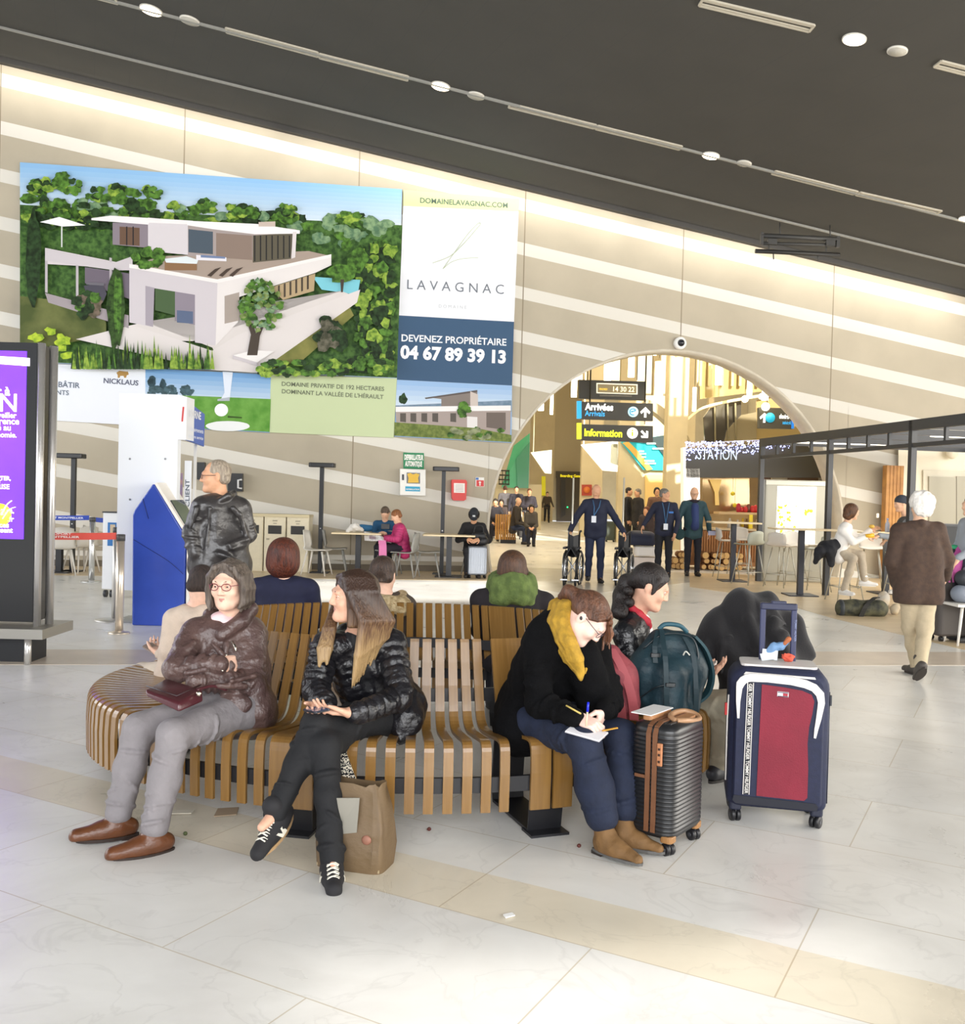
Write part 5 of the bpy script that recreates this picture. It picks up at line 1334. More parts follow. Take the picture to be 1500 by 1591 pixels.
w7, J7 = back_sitter(596,893,6.62, 'person with a dark ponytail and pale furry collar seen from behind', SKIN1,(M('#4a4038', .9), M('#c9b58e', .95, c2='#a18a62', scale=40, bump=.9, bscale=120)),(hair7, hair_mat('#4c3a30', '#2c211c')),1.0,.98, tags=fur7, look=V((.3,.9,-.15)))
def hair8(F, P, R, s):
    hair_bob(F, P, R, s * 1.05)
    for i in range(8): F.ell(P(random.uniform(.02,.10), random.uniform(-.07,.0), random.uniform(-.12,.0)),(.022,.022,.03), None, .01)
w8, J8 = back_sitter(797,885,6.60, 'person with a thick green scarf and wavy brown hair seen from behind', SKIN1, M('#1f1a1e', .9, var=.08),(hair8, hair_mat('#5a3b26', '#38241a')),1.0,1.32, look=V((.15,.95,-.1)))
F = Field(); n = J8['neck']
for dz, r in ((-.02,.062),(.035,.060),(.08,.052)): F.chain([n + V((.115 * math.cos(a),.10 * math.sin(a) - .01, dz + .015 * math.sin(3 * a))) for a in [2 * PI * i / 12 for i in range(13)]],[r] * 13,.015)
F.noise = (.006,50,12); field_obj('green_scarf', F, .008, M('#66783e', .9, c2='#4f6030', scale=20, bump=.4, bscale=90), w8['root'])
# === LUGGAGE ROUND THE BENCH
def place_frame(base, yaw, tilt=0.0):
    R3 = RZ(yaw); return lambda x, y, z: V(base) + R3 @ V((x, y, z)), R3
def caster(t, p, r, R3, mat=M('#16161a', .4), hub=M('#3a3a40', .4), drop=.0, yaw=.5):
    """twin wheel under a suitcase: parent thing t, p = point on the floor"""
    ax = R3 @ RZ(yaw) @ V((1,0,0)); mb = MB()
    for s in (-1,1): mb.lathe([(r * .45,-.010),(r * .92,-.010),(r, -.006),(r, .006),(r * .92,.010),(r * .45,.010)], p + V((0,0, r)) + ax * (s * .013),18, frame(V((0,0,1)), ax.cross(V((0,0,1)))))
    o = mb.build('wheel', mat, t)
    mb = MB(); mb.cyl(p + V((0,0, r)) + ax * -.026, p + V((0,0, r)) + ax * .026, r * .35, n=10); mb.build('hub', hub, o)
    mb = MB(); mb.box(p + V((0,0, r * 1.9)),(.03,.03, r * 1.2), R3); mb.build('fork', mat, o)
# ---- big red, white and blue suitcase (front turned to the camera, slightly to the left)
c = (fl(1143,1282) + fl(1271,1290)) / 2 + V((.03,.16,0)); fr_l, fr_r = fl(1143,1280), fl(1272,1292)
yaw = math.atan2(fr_r.y - fr_l.y, fr_r.x - fr_l.x) * 1.0
Pm, R3 = place_frame(c, yaw)
NAVY = M('#1a203b', .7, var=.1, scale=40, bump=.15, bscale=200); REDC = M('#7f1e31', .72, var=.12, scale=4, bump=.2, bscale=160); WH = M('#dcd8d2', .45)
t = empty('suitcase', c, 'large upright navy suitcase with a red front panel, white piping and raised handle', 'suitcase')
Wd, Dp, Z0, Z1 = .47,.30,.075,.765
mb = MB()
def rrect(w, h, r, cz, y, n=6, top=1.0):
    o = []
    for cx, cz_, a0 in ((w / 2 - r, h / 2 - r, 0),(-w / 2 + r, h / 2 - r, PI / 2),(-w / 2 + r * .5,-h / 2 + r * .5, PI),(w / 2 - r * .5,-h / 2 + r * .5,1.5 * PI)):
        rr = r if a0 < PI else r * .5
        for i in range(n + 1):
            a = a0 + i * PI / 2 / n; o.append((cx + rr * math.cos(a), y, cz + cz_ + rr * math.sin(a)))
    return o
def loft(rings, mat=None, name='shell', par_=None, cap=True, f=None):
    f = f or Pm; q = MB(); N = len(rings[0]); vs = [f(*p) for r in rings for p in r]
    fs = [(k * N + i, k * N + (i + 1) % N, (k + 1) * N + (i + 1) % N, (k + 1) * N + i) for k in range(len(rings) - 1) for i in range(N)]
    q.add(vs, fs, True)
    if cap: q.add([f(*p) for p in rings[0]],[tuple(range(N))]); q.add([f(*p) for p in rings[-1]],[tuple(reversed(range(N)))])
    return q.build(name, mat, par_)
cz, hh = (Z0 + Z1) / 2, Z1 - Z0
body = loft([rrect(Wd - .06, hh - .06,.07, cz, -Dp / 2), rrect(Wd - .02, hh - .02,.085, cz, -Dp / 2 + .012), rrect(Wd, hh, .09, cz, -Dp / 2 + .04), rrect(Wd, hh, .09, cz, Dp / 2 - .04), rrect(Wd - .04, hh - .04,.08, cz, Dp / 2)], NAVY, 'body', t)
# raised front pocket that carries the panels
pocket = loft([rrect(Wd - .075, hh - .10,.06, cz - .012,-Dp / 2 - .022), rrect(Wd - .055, hh - .08,.07, cz - .012,-Dp / 2 - .014), rrect(Wd - .05, hh - .075,.07, cz - .012,-Dp / 2 + .01)], NAVY, 'front_pocket', t)
def fp(x, z, d): return Pm(x, -Dp / 2 - d, z)
def sheet(pts, d, th, mat, name, par_):
    q = MB(); q.prism([fp(x, z, d) for x, z in pts], R3 @ V((0, th, 0))); return q.build(name, mat, par_)
red = [(-.085,.69),(.02,.682),(.10,.672),(.145,.655),(.158,.625),(.150,.56),(.138,.50),(.133,.42),(.140,.30),(.140,.16),(.125,.145),(-.095,.150)]
sheet(red, .026,.006, REDC, 'red_panel', t)
sheet([(-.20,.145),(.18,.135),(.19,.12),(.185,.10),(-.19,.105),(-.205,.12)],.026,.006, M('#101322', .6), 'lower_band', t)
tape = sheet([(-.150,.695),(-.125,.697),(-.130,.155),(-.157,.152)],.027,.006, M('#15171f', .6), 'logo_tape', t)
q = MB()
for s in (0,1):
    x0, x1 = ((-.151,-.158) if s == 0 else (-.124,-.129)); q.prism([fp(x0 - .0018,.695,.029), fp(x0 + .0018,.695,.029), fp(x1 + .0018,.153,.029), fp(x1 - .0018,.153,.029)], R3 @ V((0,.002,0)))
q.build('tape_edges', WH, t)
text('GER TOMMY HILFIGER TOMMY HILFIGER TOMMY HILFIGER', fp(-.1455,.690,.029), fp(-.150,.158,.029), R3 @ V((1,0,0)), WH, 'lettering', t, .02, height=.016, lift=.001)
# white piping: an arch over the front that ends half way down the sides
def arch_strip(pts, w, d, mat, name):
    q = MB(); L = [fp(x, z, d) for x, z in pts]; q.ribbon(L, [((L[min(i + 1, len(L) - 1)] - L[max(i - 1,0)]).normalized().cross(R3 @ V((0,1,0)))) * w[i] for i in range(len(L))],.012); return q.build(name, mat, t)
pts = [(-.190,.52),(-.193,.60),(-.190,.665)] + [(-.19 + .055 * (1 - math.cos(a)),.665 + .055 * math.sin(a)) for a in (.4,.8,1.2,1.57)] + [(-.06,.722),(.05,.716),(.115,.705),(.155,.69),(.183,.66),(.190,.62),(.180,.545),(.170,.49),(.165,.45)]
n_ = len(pts); wds = [.005 + .014 * min(1, i / 3,(n_ - 1 - i) / 4) for i in range(n_)]
arch_strip(pts, wds, .026, WH, 'white_piping')
q = MB(); q.tube([Pm(-Wd / 2 - .001,-Dp / 2 + .03,.62), Pm(-Wd / 2 - .004,-Dp / 2 + .035,.5), Pm(-Wd / 2 - .004,-Dp / 2 + .03,.2)],.004,6); q.build('side_piping', WH, t)
q = MB(); q.tube([Pm(Wd / 2 + .001,-Dp / 2 + .05,.66), Pm(Wd / 2 + .003,-Dp / 2 + .05,.4), Pm(Wd / 2 + .003,-Dp / 2 + .05,.12)],.004,6); q.build('side_zip', M('#151a30', .4), t)
q = MB(); q.box(Pm(Wd / 2 + .008,-Dp / 2 + .05,.62),(.008,.014,.05), R3); q.build('zip_pull', M('#20222c', .4), t)
q = MB(); q.box(Pm(-Wd / 2 - .012,-Dp / 2 + .03,.55),(.012,.02,.06), R3,.004); q.build('red_tag', M('#b02828', .6), t)
sheet([(-.16,.742),(.16,.735),(.165,.725),(-.17,.73)],.004,.05, WH, 'top_band', t)
q = MB(); q.rbox(Pm(0,0, Z1 + .004),(.36,.22,.012),.03, R3); q.build('top_plate', M('#cfcac6', .5), t)
# logo flag
fl_ = sheet([(-.012,.662),(.040,.660),(.039,.636),(-.013,.638)],.029,.003, M('#c9c9c9', .3,.6), 'logo_plate', t)
sheet([(-.009,.656),(.013,.655),(.013,.642),(-.0095,.6425)],.031,.002, M('#e6e6e6', .4), 'flag_white', t); sheet([(.013,.655),(.036,.654),(.035,.6415),(.013,.642)],.031,.002, M('#a01c30', .4), 'flag_red', t)
q = MB()
for z0, z1 in ((.660,.6565),(.6415,.638)): q.prism([fp(-.011, z0,.031), fp(.038, z0 - .001,.031), fp(.038, z1 - .001,.031), fp(-.011, z1,.031)], R3 @ V((0,.002,0)))
q.build('flag_navy', M('#18203c', .4), t)
# telescopic handle, folded grip
q = MB()
for x in (-.072,.078): q.box(Pm(x, .06,(Z1 + 1.035) / 2),(.028,.020,1.035 - Z1 + .02), R3,.006)
q.build('handle_rail', M('#262c50', .4), t)
q = MB(); q.rbox(Pm(.003,.06,1.045),(.182,.030,.034),.012, R3); q.rbox(Pm(.003,.06,1.066),(.075,.026,.014),.01, R3); q.build('handle_grip', M('#1d2240', .45), t)
text('TOMMY HILFIGER', Pm(.0815,.045,.985), Pm(.0815,.045,.875), R3 @ V((1,0,0)), M('#7d86a8', .5), 'lettering', t, .02, height=.010, lift=.002)
for x, y in ((-.19,-.11),(.19,-.11),(-.19,.11),(.19,.11)): caster(t, Pm(x, y, 0),.032, R3, yaw=.3 if x < 0 else -.5)
q = MB()
for x in (-.19,.19):
    for y in (-.11,.11): q.box(Pm(x, y, .085),(.06,.06,.05), R3,.015)
q.build('wheel_housing', M('#151a30', .5), t)
# paper tags and a ribbon knotted to the handle
g = empty('luggage_tag', Pm(-.04,.02,.80), 'white paper luggage tag tied at the foot of the suitcase handle', 'tag')
q = MB(); q.box(Pm(-.035,.03,.805),(.075,.006,.05), R3 @ RX(-.5) @ RY(.1)); q.box(Pm(-.05,.02,.795),(.06,.006,.04), R3 @ RX(-.8) @ RY(-.2)); q.build('tag_sheet', M('#dfe6ea', .5), g)
g = empty('blue_ribbon', Pm(.02,.06,.84), 'pale blue ribbon stretched across the suitcase handle', 'ribbon')
F = Field(); F.chain([Pm(-.05,.04,.81), Pm(-.02,.05,.84), Pm(.02,.06,.845), Pm(.045,.05,.87)],[.012,.020,.020,.010],.01); F.noise = (.004,90,3); field_obj('ribbon', F, .005, M('#6c8fb5', .8), g)
F = Field(); F.chain([Pm(.035,.05,.86), Pm(.055,.05,.885)],[.010,.014],.01); field_obj('orange_end', F, .005, M('#a8623a', .7), g)
g = empty('red_pompom', Pm(.05,.0,.80), 'red knitted charm hanging at the foot of the suitcase handle', 'charm')
F = Field(); F.ell(Pm(.05,-.01,.802),(.030,.024,.020), None, .01); F.noise = (.006,160,6); field_obj('charm', F, .004, M('#c9543f', .9), g)

# ---- small black ribbed cabin case with tan trim, turned so that its side faces the camera
yaw = .92
Wd, Dp, Z0, Z1 = .335,.22,.07,.575
c = fl(1043,1336) + RZ(yaw) @ V((Wd / 2, Dp / 2,0)); c.z = 0
Pm, R3 = place_frame(c, yaw)
BLK2, TAN = M('#1f2022', .38, spec=.5), M('#70492f', .5, var=.08)
BLKR = M('#1c1d1f', .33, spec=.6)
t = empty('cabin_suitcase', c, 'small black ribbed cabin suitcase with tan straps beside the boots of the woman writing', 'suitcase')
def ring(z, g, n=5):
    r = .055; w, d = Wd / 2 + g, Dp / 2 + g; o = []
    for cx, cy, a0 in ((w - r, d - r, 0),(-w + r, d - r, PI / 2),(-w + r, -d + r, PI),(w - r, -d + r, 1.5 * PI)):
        for i in range(n + 1): a = a0 + i * PI / 2 / n; o.append((cx + r * math.cos(a), cy + r * math.sin(a), z))
    return o
zs = []
zs += [ring(Z0,-.03), ring(Z0 + .01,-.008), ring(Z0 + .03,0)]
nr = 23; za, zb = Z0 + .035, Z1 - .045
for i in range(nr):
    z = za + (zb - za) * i / nr; dz = (zb - za) / nr
    zs += [ring(z, -.004), ring(z + dz * .25,.0015), ring(z + dz * .65,.0015), ring(z + dz * .9,-.004)]
zs += [ring(Z1 - .04,0), ring(Z1 - .012,-.006), ring(Z1,-.035)]
loft(zs, BLKR, 'ribbed_shell', t)
q = MB()
for k in range(5): q.box(Pm(0,-.06 + .03 * k, Z1 + .001),(Wd - .10,.014,.006), R3)
q.build('top_ribs', BLK2, t)
# tan frame band round the case, between its two shells (plane across local x)
def band(x, w, e, mat, name, th=.006):
    q = MB(); o = [Pm(x, -Dp / 2 - e, Z0 + .03), Pm(x, -Dp / 2 - e, Z1 - .04), Pm(x, -Dp / 2 + .012, Z1 - .01), Pm(x, -Dp / 2 + .05, Z1 + e), Pm(x, Dp / 2 - .05, Z1 + e), Pm(x, Dp / 2 - .012, Z1 - .01), Pm(x, Dp / 2 + e, Z1 - .04), Pm(x, Dp / 2 + e, Z0 + .03)]
    q.ribbon(o, R3 @ V((w / 2,0,0)), th); return q.build(name, mat, t)
def bandx(y, w, e, mat, name, th=.006):
    q = MB(); o = [Pm(-Wd / 2 - e, y, Z0 + .03), Pm(-Wd / 2 - e, y, Z1 - .04), Pm(-Wd / 2 + .012, y, Z1 - .008), Pm(-Wd / 2 + .05, y, Z1 + e), Pm(Wd / 2 - .05, y, Z1 + e)]
    q.ribbon(o, R3 @ V((0, w / 2,0)), th); return q.build(name, mat, t)
bandx(-.02,.022,.006, TAN, 'tan_band'); bandx(.012,.022,.006, TAN, 'tan_band')
q = MB(); q.box(Pm(-Wd / 2 - .010,-.046,.45),(.012,.026,.10), R3,.005); lock = q.build('lock_plate', M('#b07650', .4), t)
q = MB()
for z in (.42,.45,.475): q.box(Pm(-Wd / 2 - .017,-.046, z),(.004,.010,.010), R3)
q.build('dials', M('#3a2418', .4), lock)
q = MB(); q.box(Pm(-Wd / 2 - .006,.05,.34),(.006,.05,.014), R3); q.build('side_strap', TAN, t)
q = MB(); cg = [(-.05,-.06, Z1 + .004),(.0,-.085, Z1 + .002),(.09,-.092, Z1 - .012),(.135,-.085, Z1 - .008),(.15,-.05, Z1 + .004),(.13,-.01, Z1 + .012),(.04,-.005, Z1 + .018),(-.03,-.02, Z1 + .014)]
q.tube(spline([Pm(*p) for p in cg + cg[:1]],4),.013,8); q.build('carry_handle', M('#a57f5e', .4), t)
q = MB(); q.rbox(Pm(.05,-.048, Z1 + .002),(.15,.06,.010),.02, R3); q.build('handle_cup', M('#a87850', .45), t)
q = MB(); q.rbox(Pm(-.02,.05, Z1 + .014),(.20,.05,.026),.015, R3); q.build('trolley_grip', M('#a87850', .45), t)
for x in (-.13,.13):
    for y in (-.075,.075): MB().box(Pm(x, y, .075),(.065,.06,.03), R3,.02).build('corner_guard', M('#9a6f42', .45), t)
for x in (-.13,.13):
    for y in (-.075,.075): caster(t, Pm(x, y, 0),.028, R3, yaw=-.4)
tag(MB().box(Pm(-.03,.07, Z1 + .030),(.22,.10,.004), R3).build('paper_sheet', M('#dfe0e0', .7)), 'white folded sheet lying on top of the cabin suitcase', 'paper')

# ---- teal backpack standing on the bench
c = at(1040,1112,5.02); c.z = .45
TEAL = M('#1d363f', .55, c2='#162b33', scale=12, bump=.35, bscale=28, spec=.4)
t = empty('backpack', c, 'large teal travel backpack standing on the right end of the bench', 'backpack')
F = Field()
def B_(px, py, Y): return at(px, py, Y)
F.chain([B_(1022,1085,5.06), B_(1018,1040,5.06), B_(1030,1002,5.08)],[.115,.125,.09],.06); F.chain([B_(1058,1088,5.06), B_(1062,1040,5.08), B_(1060,1005,5.10)],[.11,.115,.085],.06)
F.chain([B_(1004,1080,5.00), B_(1004,1040,5.0), B_(1016,1005,5.02)],[.06,.065,.04],.05)
F.chain([B_(1038,1095,4.95), B_(1040,1050,4.94)],[.10,.085],.05)
F.cut(V((0,0,.452)), V((0,0,-1))); F.noise = (.004,24,8)
field_obj('pack_body', F, .007, TEAL, t)
TEALD = M('#152c33', .6); BKL = M('#1a2226', .3)
q = MB()
for pts in ([(1023,980,5.00),(1018,1004,4.93),(1019,1030,4.91)],[(1028,978,4.99),(1034,1020,4.86),(1036,1070,4.83),(1036,1110,4.86)],[(1064,990,5.02),(1078,1020,4.97),(1082,1070,4.94),(1082,1108,4.96)]):
    q.ribbon(spline([B_(*p) for p in pts],5), V((.012,-.002,0)),.006)
q.build('compression_strap', TEALD, t)
q = MB(); q.tube(spline([B_(1000,1008,4.96), B_(1030,986,4.97), B_(1070,988,5.0), B_(1084,1010,5.0), B_(1086,1060,4.97)],5),.005,6); q.tube(spline([B_(990,1088,4.93), B_(1020,1068,4.84), B_(1048,1062,4.84)],5),.004,6); q.build('zip', M('#0f1d22', .4), t)
q = MB(); q.box(B_(1019,1018,4.92),(.05,.02,.022), None, .004); q.box(B_(1042,1064,4.83),(.05,.02,.02), None, .004); q.build('buckle', BKL, t)
q = MB(); q.tube(spline([B_(1024,978,5.04), B_(1034,970,5.04), B_(1056,972,5.06), B_(1068,982,5.08)],6),.012,8); q.build('grab_handle', M('#27515e', .6), t)
q = MB(); q.ribbon(spline([B_(1078,988,5.06), B_(1096,1010,5.06), B_(1106,1045,5.06), B_(1100,1075,5.06), B_(1084,1090,5.04)],6), V((.006,-.028,0)),.014); q.build('shoulder_strap', M('#1d4048', .6), t)
q = MB(); q.tube(spline([B_(1062,1018,4.95), B_(1066,1012,4.94), B_(1072,1018,4.94)],4),.004,6); q.build('cord_loop', M('#c9c9bf', .5), t)
# ---- dusty pink backpack leaning beside the writing woman
c = at(965,1128,4.95); c.z = .45
PINK = M('#8f3f46', .7, c2='#7a333b', scale=14, bump=.3, bscale=30)
t = empty('backpack', c, 'dusty red backpack squeezed between the woman writing and the teal backpack', 'backpack')
F = Field(); F.chain([B_(970,1092,4.86), B_(962,1050,4.86), B_(950,1018,4.88)],[.085,.085,.055],.05); F.cut(V((0,0,.452)), V((0,0,-1))); F.noise = (.004,26,2)
field_obj('pack_body', F, .007, PINK, t)
for pts in ([(936,1008,4.80),(946,1045,4.76),(962,1088,4.745),(968,1126,4.77)],[(950,1008,4.82),(968,1040,4.78),(982,1082,4.76),(986,1118,4.78)]):
    q = MB(); q.ribbon(spline([B_(*p) for p in pts],6), V((.022,-.004,0)),.018); q.build('shoulder_strap', M('#a04a50', .65), t)
q = MB(); q.prism([B_(984,1098,4.78), B_(997,1102,4.78), B_(990,1112,4.78), B_(982,1108,4.78)], V((0,.01,0))); q.build('side_tab', M('#a04a50', .65), t)

# ---- black coat draped over a trolley behind the big suitcase
c = V((at(1165,1000,5.6).x, 5.6,0))
t = empty('upright_bag', c, 'dark upright bag hidden beneath the draped black coat', 'bag')
F = Field(); F.chain([V((c.x - .02,5.66,.14)), V((c.x, 5.66,.84))],[.15,.13],.05); field_obj('case', F, .015, M('#1c1a1d', .7), t)
q = MB()
for s in (-1,1): q.cyl(V((c.x + s * .1 - .03,5.6,.032)), V((c.x + s * .1 + .03,5.6,.032)),.032, n=14)
q.build('wheel', M('#141416', .5), t)
t = empty('draped_coat', c + V((0,0,.9)), 'black coat draped in heavy folds behind the blue and red suitcase', 'coat')
F = Field()
def D_(px, py, Y): return at(px, py, Y)
F.chain([D_(1150,940,5.62), D_(1190,950,5.6), D_(1225,975,5.56), D_(1250,1020,5.54)],[.075,.10,.09,.06],.05)
F.chain([D_(1142,942,5.6), D_(1112,985,5.52), D_(1096,1030,5.5)],[.08,.09,.05],.05)
F.chain([D_(1150,945,5.56), D_(1146,1000,5.48), D_(1142,1060,5.46), D_(1140,1100,5.46)],[.10,.12,.10,.06],.05)
F.chain([D_(1180,960,5.52), D_(1190,1010,5.48), D_(1200,1060,5.5)],[.10,.13,.12],.06)
F.chain([D_(1235,1000,5.52), D_(1250,1050,5.52), D_(1255,1085,5.54)],[.07,.07,.05],.05)
# folds
for pts, r in (([(1152,932,5.52),(1160,965,5.42),(1176,1002,5.36),(1190,1010,5.36)],.032),([(1130,950,5.50),(1124,1000,5.40),(1120,1050,5.40)],.025),([(1168,930,5.54),(1200,950,5.46),(1236,985,5.42),(1252,1010,5.44)],.03),
               ([(1186,985,5.40),(1205,965,5.40),(1232,972,5.42)],.022),([(1196,1000,5.38),(1222,985,5.38),(1246,1000,5.42)],.025),([(1140,960,5.46),(1138,990,5.38),(1160,1008,5.36),(1188,1008,5.36)],.026),([(1104,980,5.46),(1092,1015,5.44),(1085,1000,5.5)],.03)):
    F.chain([D_(*p) for p in pts],[r * .4] + [r * .8] * (len(pts) - 2) + [r * .4],.012)
F.cone(D_(1165,1045,5.38), D_(1215,1055,5.38),.055,.055,.03, sub=True)
F.noise = (.004,22,4); F.post = lambda x, y, z: .020 * np.sin(17 * (x - c.x) + 7 * (z - .6) * np.sign(x - c.x) + 2.4 * np.sin(6 * z + 5 * x)) * np.clip((1.10 - z) * 4,.2,1) + .007 * np.sin(39 * (x + .35 * z) + 3 * np.sin(7 * z + 2))
field_obj('coat_cloth', F, .009, M('#121013', .85, var=.1, scale=14, sheen=.12, bump=.15, bscale=120), t)
# grey case hidden behind the girl's feet
c = fl(1122,1190); t = empty('footrest_bag', c + V((0,.1,0)), 'low grey bag on the floor behind the ribbed cabin suitcase', 'bag')
F = Field(); F.chain([c + V((-.05,.1,.10)), c + V((.03,.1,.16))],[.09,.10],.04); F.cut(V((0,0,.0)), V((0,0,-1))); field_obj('bag_body', F, .01, M('#4b4d55', .6, bump=.2), t)
q = MB(); q.tube(spline([c + V((-.06,0,.16)), c + V((0,-.02,.24)), c + V((.05,0,.18))],5),.01,6); q.build('handle', M('#2c2d33', .6), t)

# ---- carrier bag and bottle behind the crossed legs
c = (fl(488,1355) + fl(606,1362)) / 2 + V((0,.12,0)); yaw = -.28
Pm, R3 = place_frame(c, yaw)
BAG = M('#6d593f', .6, c2='#6f5c45', scale=5, bump=.6, bscale=9, stretch=(1,1,1.5), spec=.4)
t = empty('carrier_bag', c, 'crumpled brown paper carrier bag on the floor under the crossed legs', 'bag')
q = MB(); rings = []
random.seed(11)
for k, (z, w, d) in enumerate(((0,.30,.19),(.02,.305,.195),(.09,.305,.195),(.17,.295,.18),(.25,.27,.15),(.32,.24,.11),(.345,.235,.09))):
    r = []
    for i in range(36):
        a = 2 * PI * i / 36; ex = .35; x = w / 2 * math.copysign(abs(math.cos(a)) ** ex, math.cos(a)); y = d / 2 * math.copysign(abs(math.sin(a)) ** ex, math.sin(a))
        j = 0 if k < 2 else .008; r.append((x + random.uniform(-j, j), y + random.uniform(-j, j) - (z * .0), z + (random.uniform(-.006,.012) if k > 4 else 0)))
    rings.append(r)
loft(rings, BAG, 'bag_body', t, cap=False)
q = MB(); q.box(Pm(0,0,.012),(.28,.17,.012), R3); q.box(Pm(0,0,.21),(.24,.13,.01), R3); q.build('filling', M('#a89676', .7), t)
q = MB(); q.prism([Pm(-.06,-.0985,.30), Pm(.05,-.090,.31), Pm(.045,-.1005,.17), Pm(-.05,-.1015,.15)], R3 @ V((0,-.004,0))); q.build('pale_print', M('#8b877c', .6), t)
q = MB(); q.ell(Pm(.085,-.094,.14),(.022,.010,.02), R3); q.build('round_print', M('#8f6250', .6), t)
t = empty('woven_strap', Pm(-.02,.02,.4), 'black and white patterned strap hanging into the carrier bag', 'strap')
def zigzag():
    m = bpy.data.materials.new('zigzag_weave'); m.use_nodes = True; nt = m.node_tree; b = nt.nodes['Principled BSDF']; N = nt.nodes.new; L = nt.links.new
    tc = N('ShaderNodeTexCoord'); w = N('ShaderNodeTexWave'); w.wave_type = 'BANDS'; w.bands_direction = 'Z'; w.wave_profile = 'SIN'; w.inputs['Scale'].default_value = 22; w.inputs['Distortion'].default_value = 6; w.inputs['Detail'].default_value = 0; w.inputs['Detail Scale'].default_value = 4
    L(tc.outputs['Object'], w.inputs[0]); r = N('ShaderNodeValToRGB'); e = r.color_ramp.elements; e[0].position = .45; e[0].color = (*hexc('#17161a'),1); e[1].position = .5; e[1].color = (*hexc('#e4dcc8'),1)
    L(w.outputs[0], r.inputs[0]); L(r.outputs[0], b.inputs['Base Color']); b.inputs['Roughness'].default_value = .8; return m
q = MB(); q.ribbon(spline([at(530,1172,4.28), at(540,1200,4.22), at(552,1232,4.16), at(560,1262,4.10)],6), V((.026,-.004,.006)),.005); q.build('strap', zigzag(), t)
t = empty('bottle', at(548,1245,4.12), 'clear and red bottle poking out of the carrier bag', 'bottle')
a, b = at(534,1222,4.18), at(562,1262,4.10); d = (b - a)
q = MB(); Rb = frame(d.cross(V((0,1,0))), d.cross(d.cross(V((0,1,0)))));
q.tube([a - d * .35, a - d * .12, a, a + d * .9],[.012,.014,.032,.034],14); q.build('glass', M('#b9b4b6', .1, spec=.8), t)
q = MB(); q.tube([a + d * .15, a + d * .75],.0355,14); q.build('red_label', M('#b0212c', .35), t)
# ---- litter on the floor
def litter(px, py, w, h, ang, mat, lab, name='paper_scrap'):
    p = fl(px, py); q = MB(); pts = [(-w, -h),(w * .9,-h * .8),(w, h),(-w * .8, h * .9)]; q.prism([p + RZ(ang) @ V((x, y, .003)) for x, y in pts], V((0,0,.004))); tag(q.build(name, mat), lab, 'litter')
litter(352,1263,.055,.06,.2, M('#a8937a', .8), 'small square brown paper scrap under the bench')
litter(281,1263,.06,.03,.1, M('#c9c2b2', .8), 'pale paper scrap by the grey trousers')
litter(791,1424,.022,.014,.5, M('#f1f1ee', .6), 'tiny white scrap on the floor in front of the bench')
for px, py, lab in ((667,1291, 'dark red crumb on the floor under the middle slats'),(900,1317, 'dark crumb on the floor beside the black bench leg'),(288,1298, 'green crumb on the floor beside the brown boot')):
    p = fl(px, py); tag(MB().ell(p + V((0,0,.009)),(.010,.009,.009), None, 8,6).build('crumb', M('#5b2a22' if px > 300 else '#4c5630', .7)), lab, 'litter')
# === BEHIND THE BENCH, LEFT PART OF THE HALL
BLACKM, CHROME, STEEL = M('#101216', .25, coat=.3), M('#d9d6d2', .25,.75), M('#cfccc6', .35,.7)
WHITEP = M('#eceef2', .45)
# ---- advertising screen at the left edge
Yt = 8.4; e = fl(46,1030); x1 = e.x; x0 = x1 - 1.25
t = empty('advertising_totem', ((x0 + x1) / 2, Yt + .15,0), 'tall black advertising screen with a purple picture at the left edge', 'screen')
zt = at(50,532, Yt).z
mb = MB(); mb.box(((x0 + x1) / 2, Yt + .15,(zt + .35) / 2),(x1 - x0,.26, zt - .35)); mb.build('cabinet', BLACKM, t)
for s, xx in ((1, x1 + .035),(-1, x0 - .035)):
    mb = MB(); mb.tube([(xx, Yt + .03,.25),(xx, Yt + .03, zt)],.032,12); mb.tube([(xx + s * .03, Yt + .20,.25),(xx + s * .03, Yt + .20, zt)],.036,12); mb.build('chrome_edge', CHROME, t)
mb = MB(); mb.box(((x0 + x1) / 2 + .02, Yt + .15,.27),(x1 - x0 + .30,.62,.085)); mb.build('plinth', M('#aaa79f', .35,.8), t)
mb = MB(); mb.box(((x0 + x1) / 2, Yt + .15,.115),(x1 - x0,.30,.23)); mb.build('base', M('#1a1c20', .5), t)
mb = MB(); mb.tube([(x1 + .02, Yt - .10,0),(x1 + .02, Yt - .1,.24)],.03,10); mb.build('foot', CHROME, t)
sz0, sz1 = at(30,838, Yt).z, at(30,545, Yt).z; sx1 = at(38,690, Yt).x; sx0 = sx1 - 1.06
mb = MB(); mb.box(((sx0 + sx1) / 2, Yt + .017,(sz0 + sz1) / 2),(sx1 - sx0,.01, sz1 - sz0)); mb.build('picture_panel', M('#6a35dd', .2, emit=.75, c2='#8a4af0', scale=.8), t)
GLOWW = M('#fbf8ff', .4, emit=1.1)
mb = MB(); mb.prism([(sx0, Yt + .010, sz1 - .02),(sx1 + .03, Yt + .010, sz1 - .06),(sx1 + .03, Yt + .010, sz1 - .13),(sx0, Yt + .010, sz1 - .08)],(0,-.003,0)); mb.build('white_stripe', GLOWW, t)
def scr(s, xr, y, wpx, b=.02, h=None):
    a = at(xr - wpx, y, Yt + .011); c = at(xr, y + wpx * .026, Yt + .011); c.z = a.z
    text(s, a, c, UPZ, GLOWW, 'lettering', t, b, height=h)
scr('Comment à', 16,612,92,.03); scr('OPEN', 26,637,100,.01); 
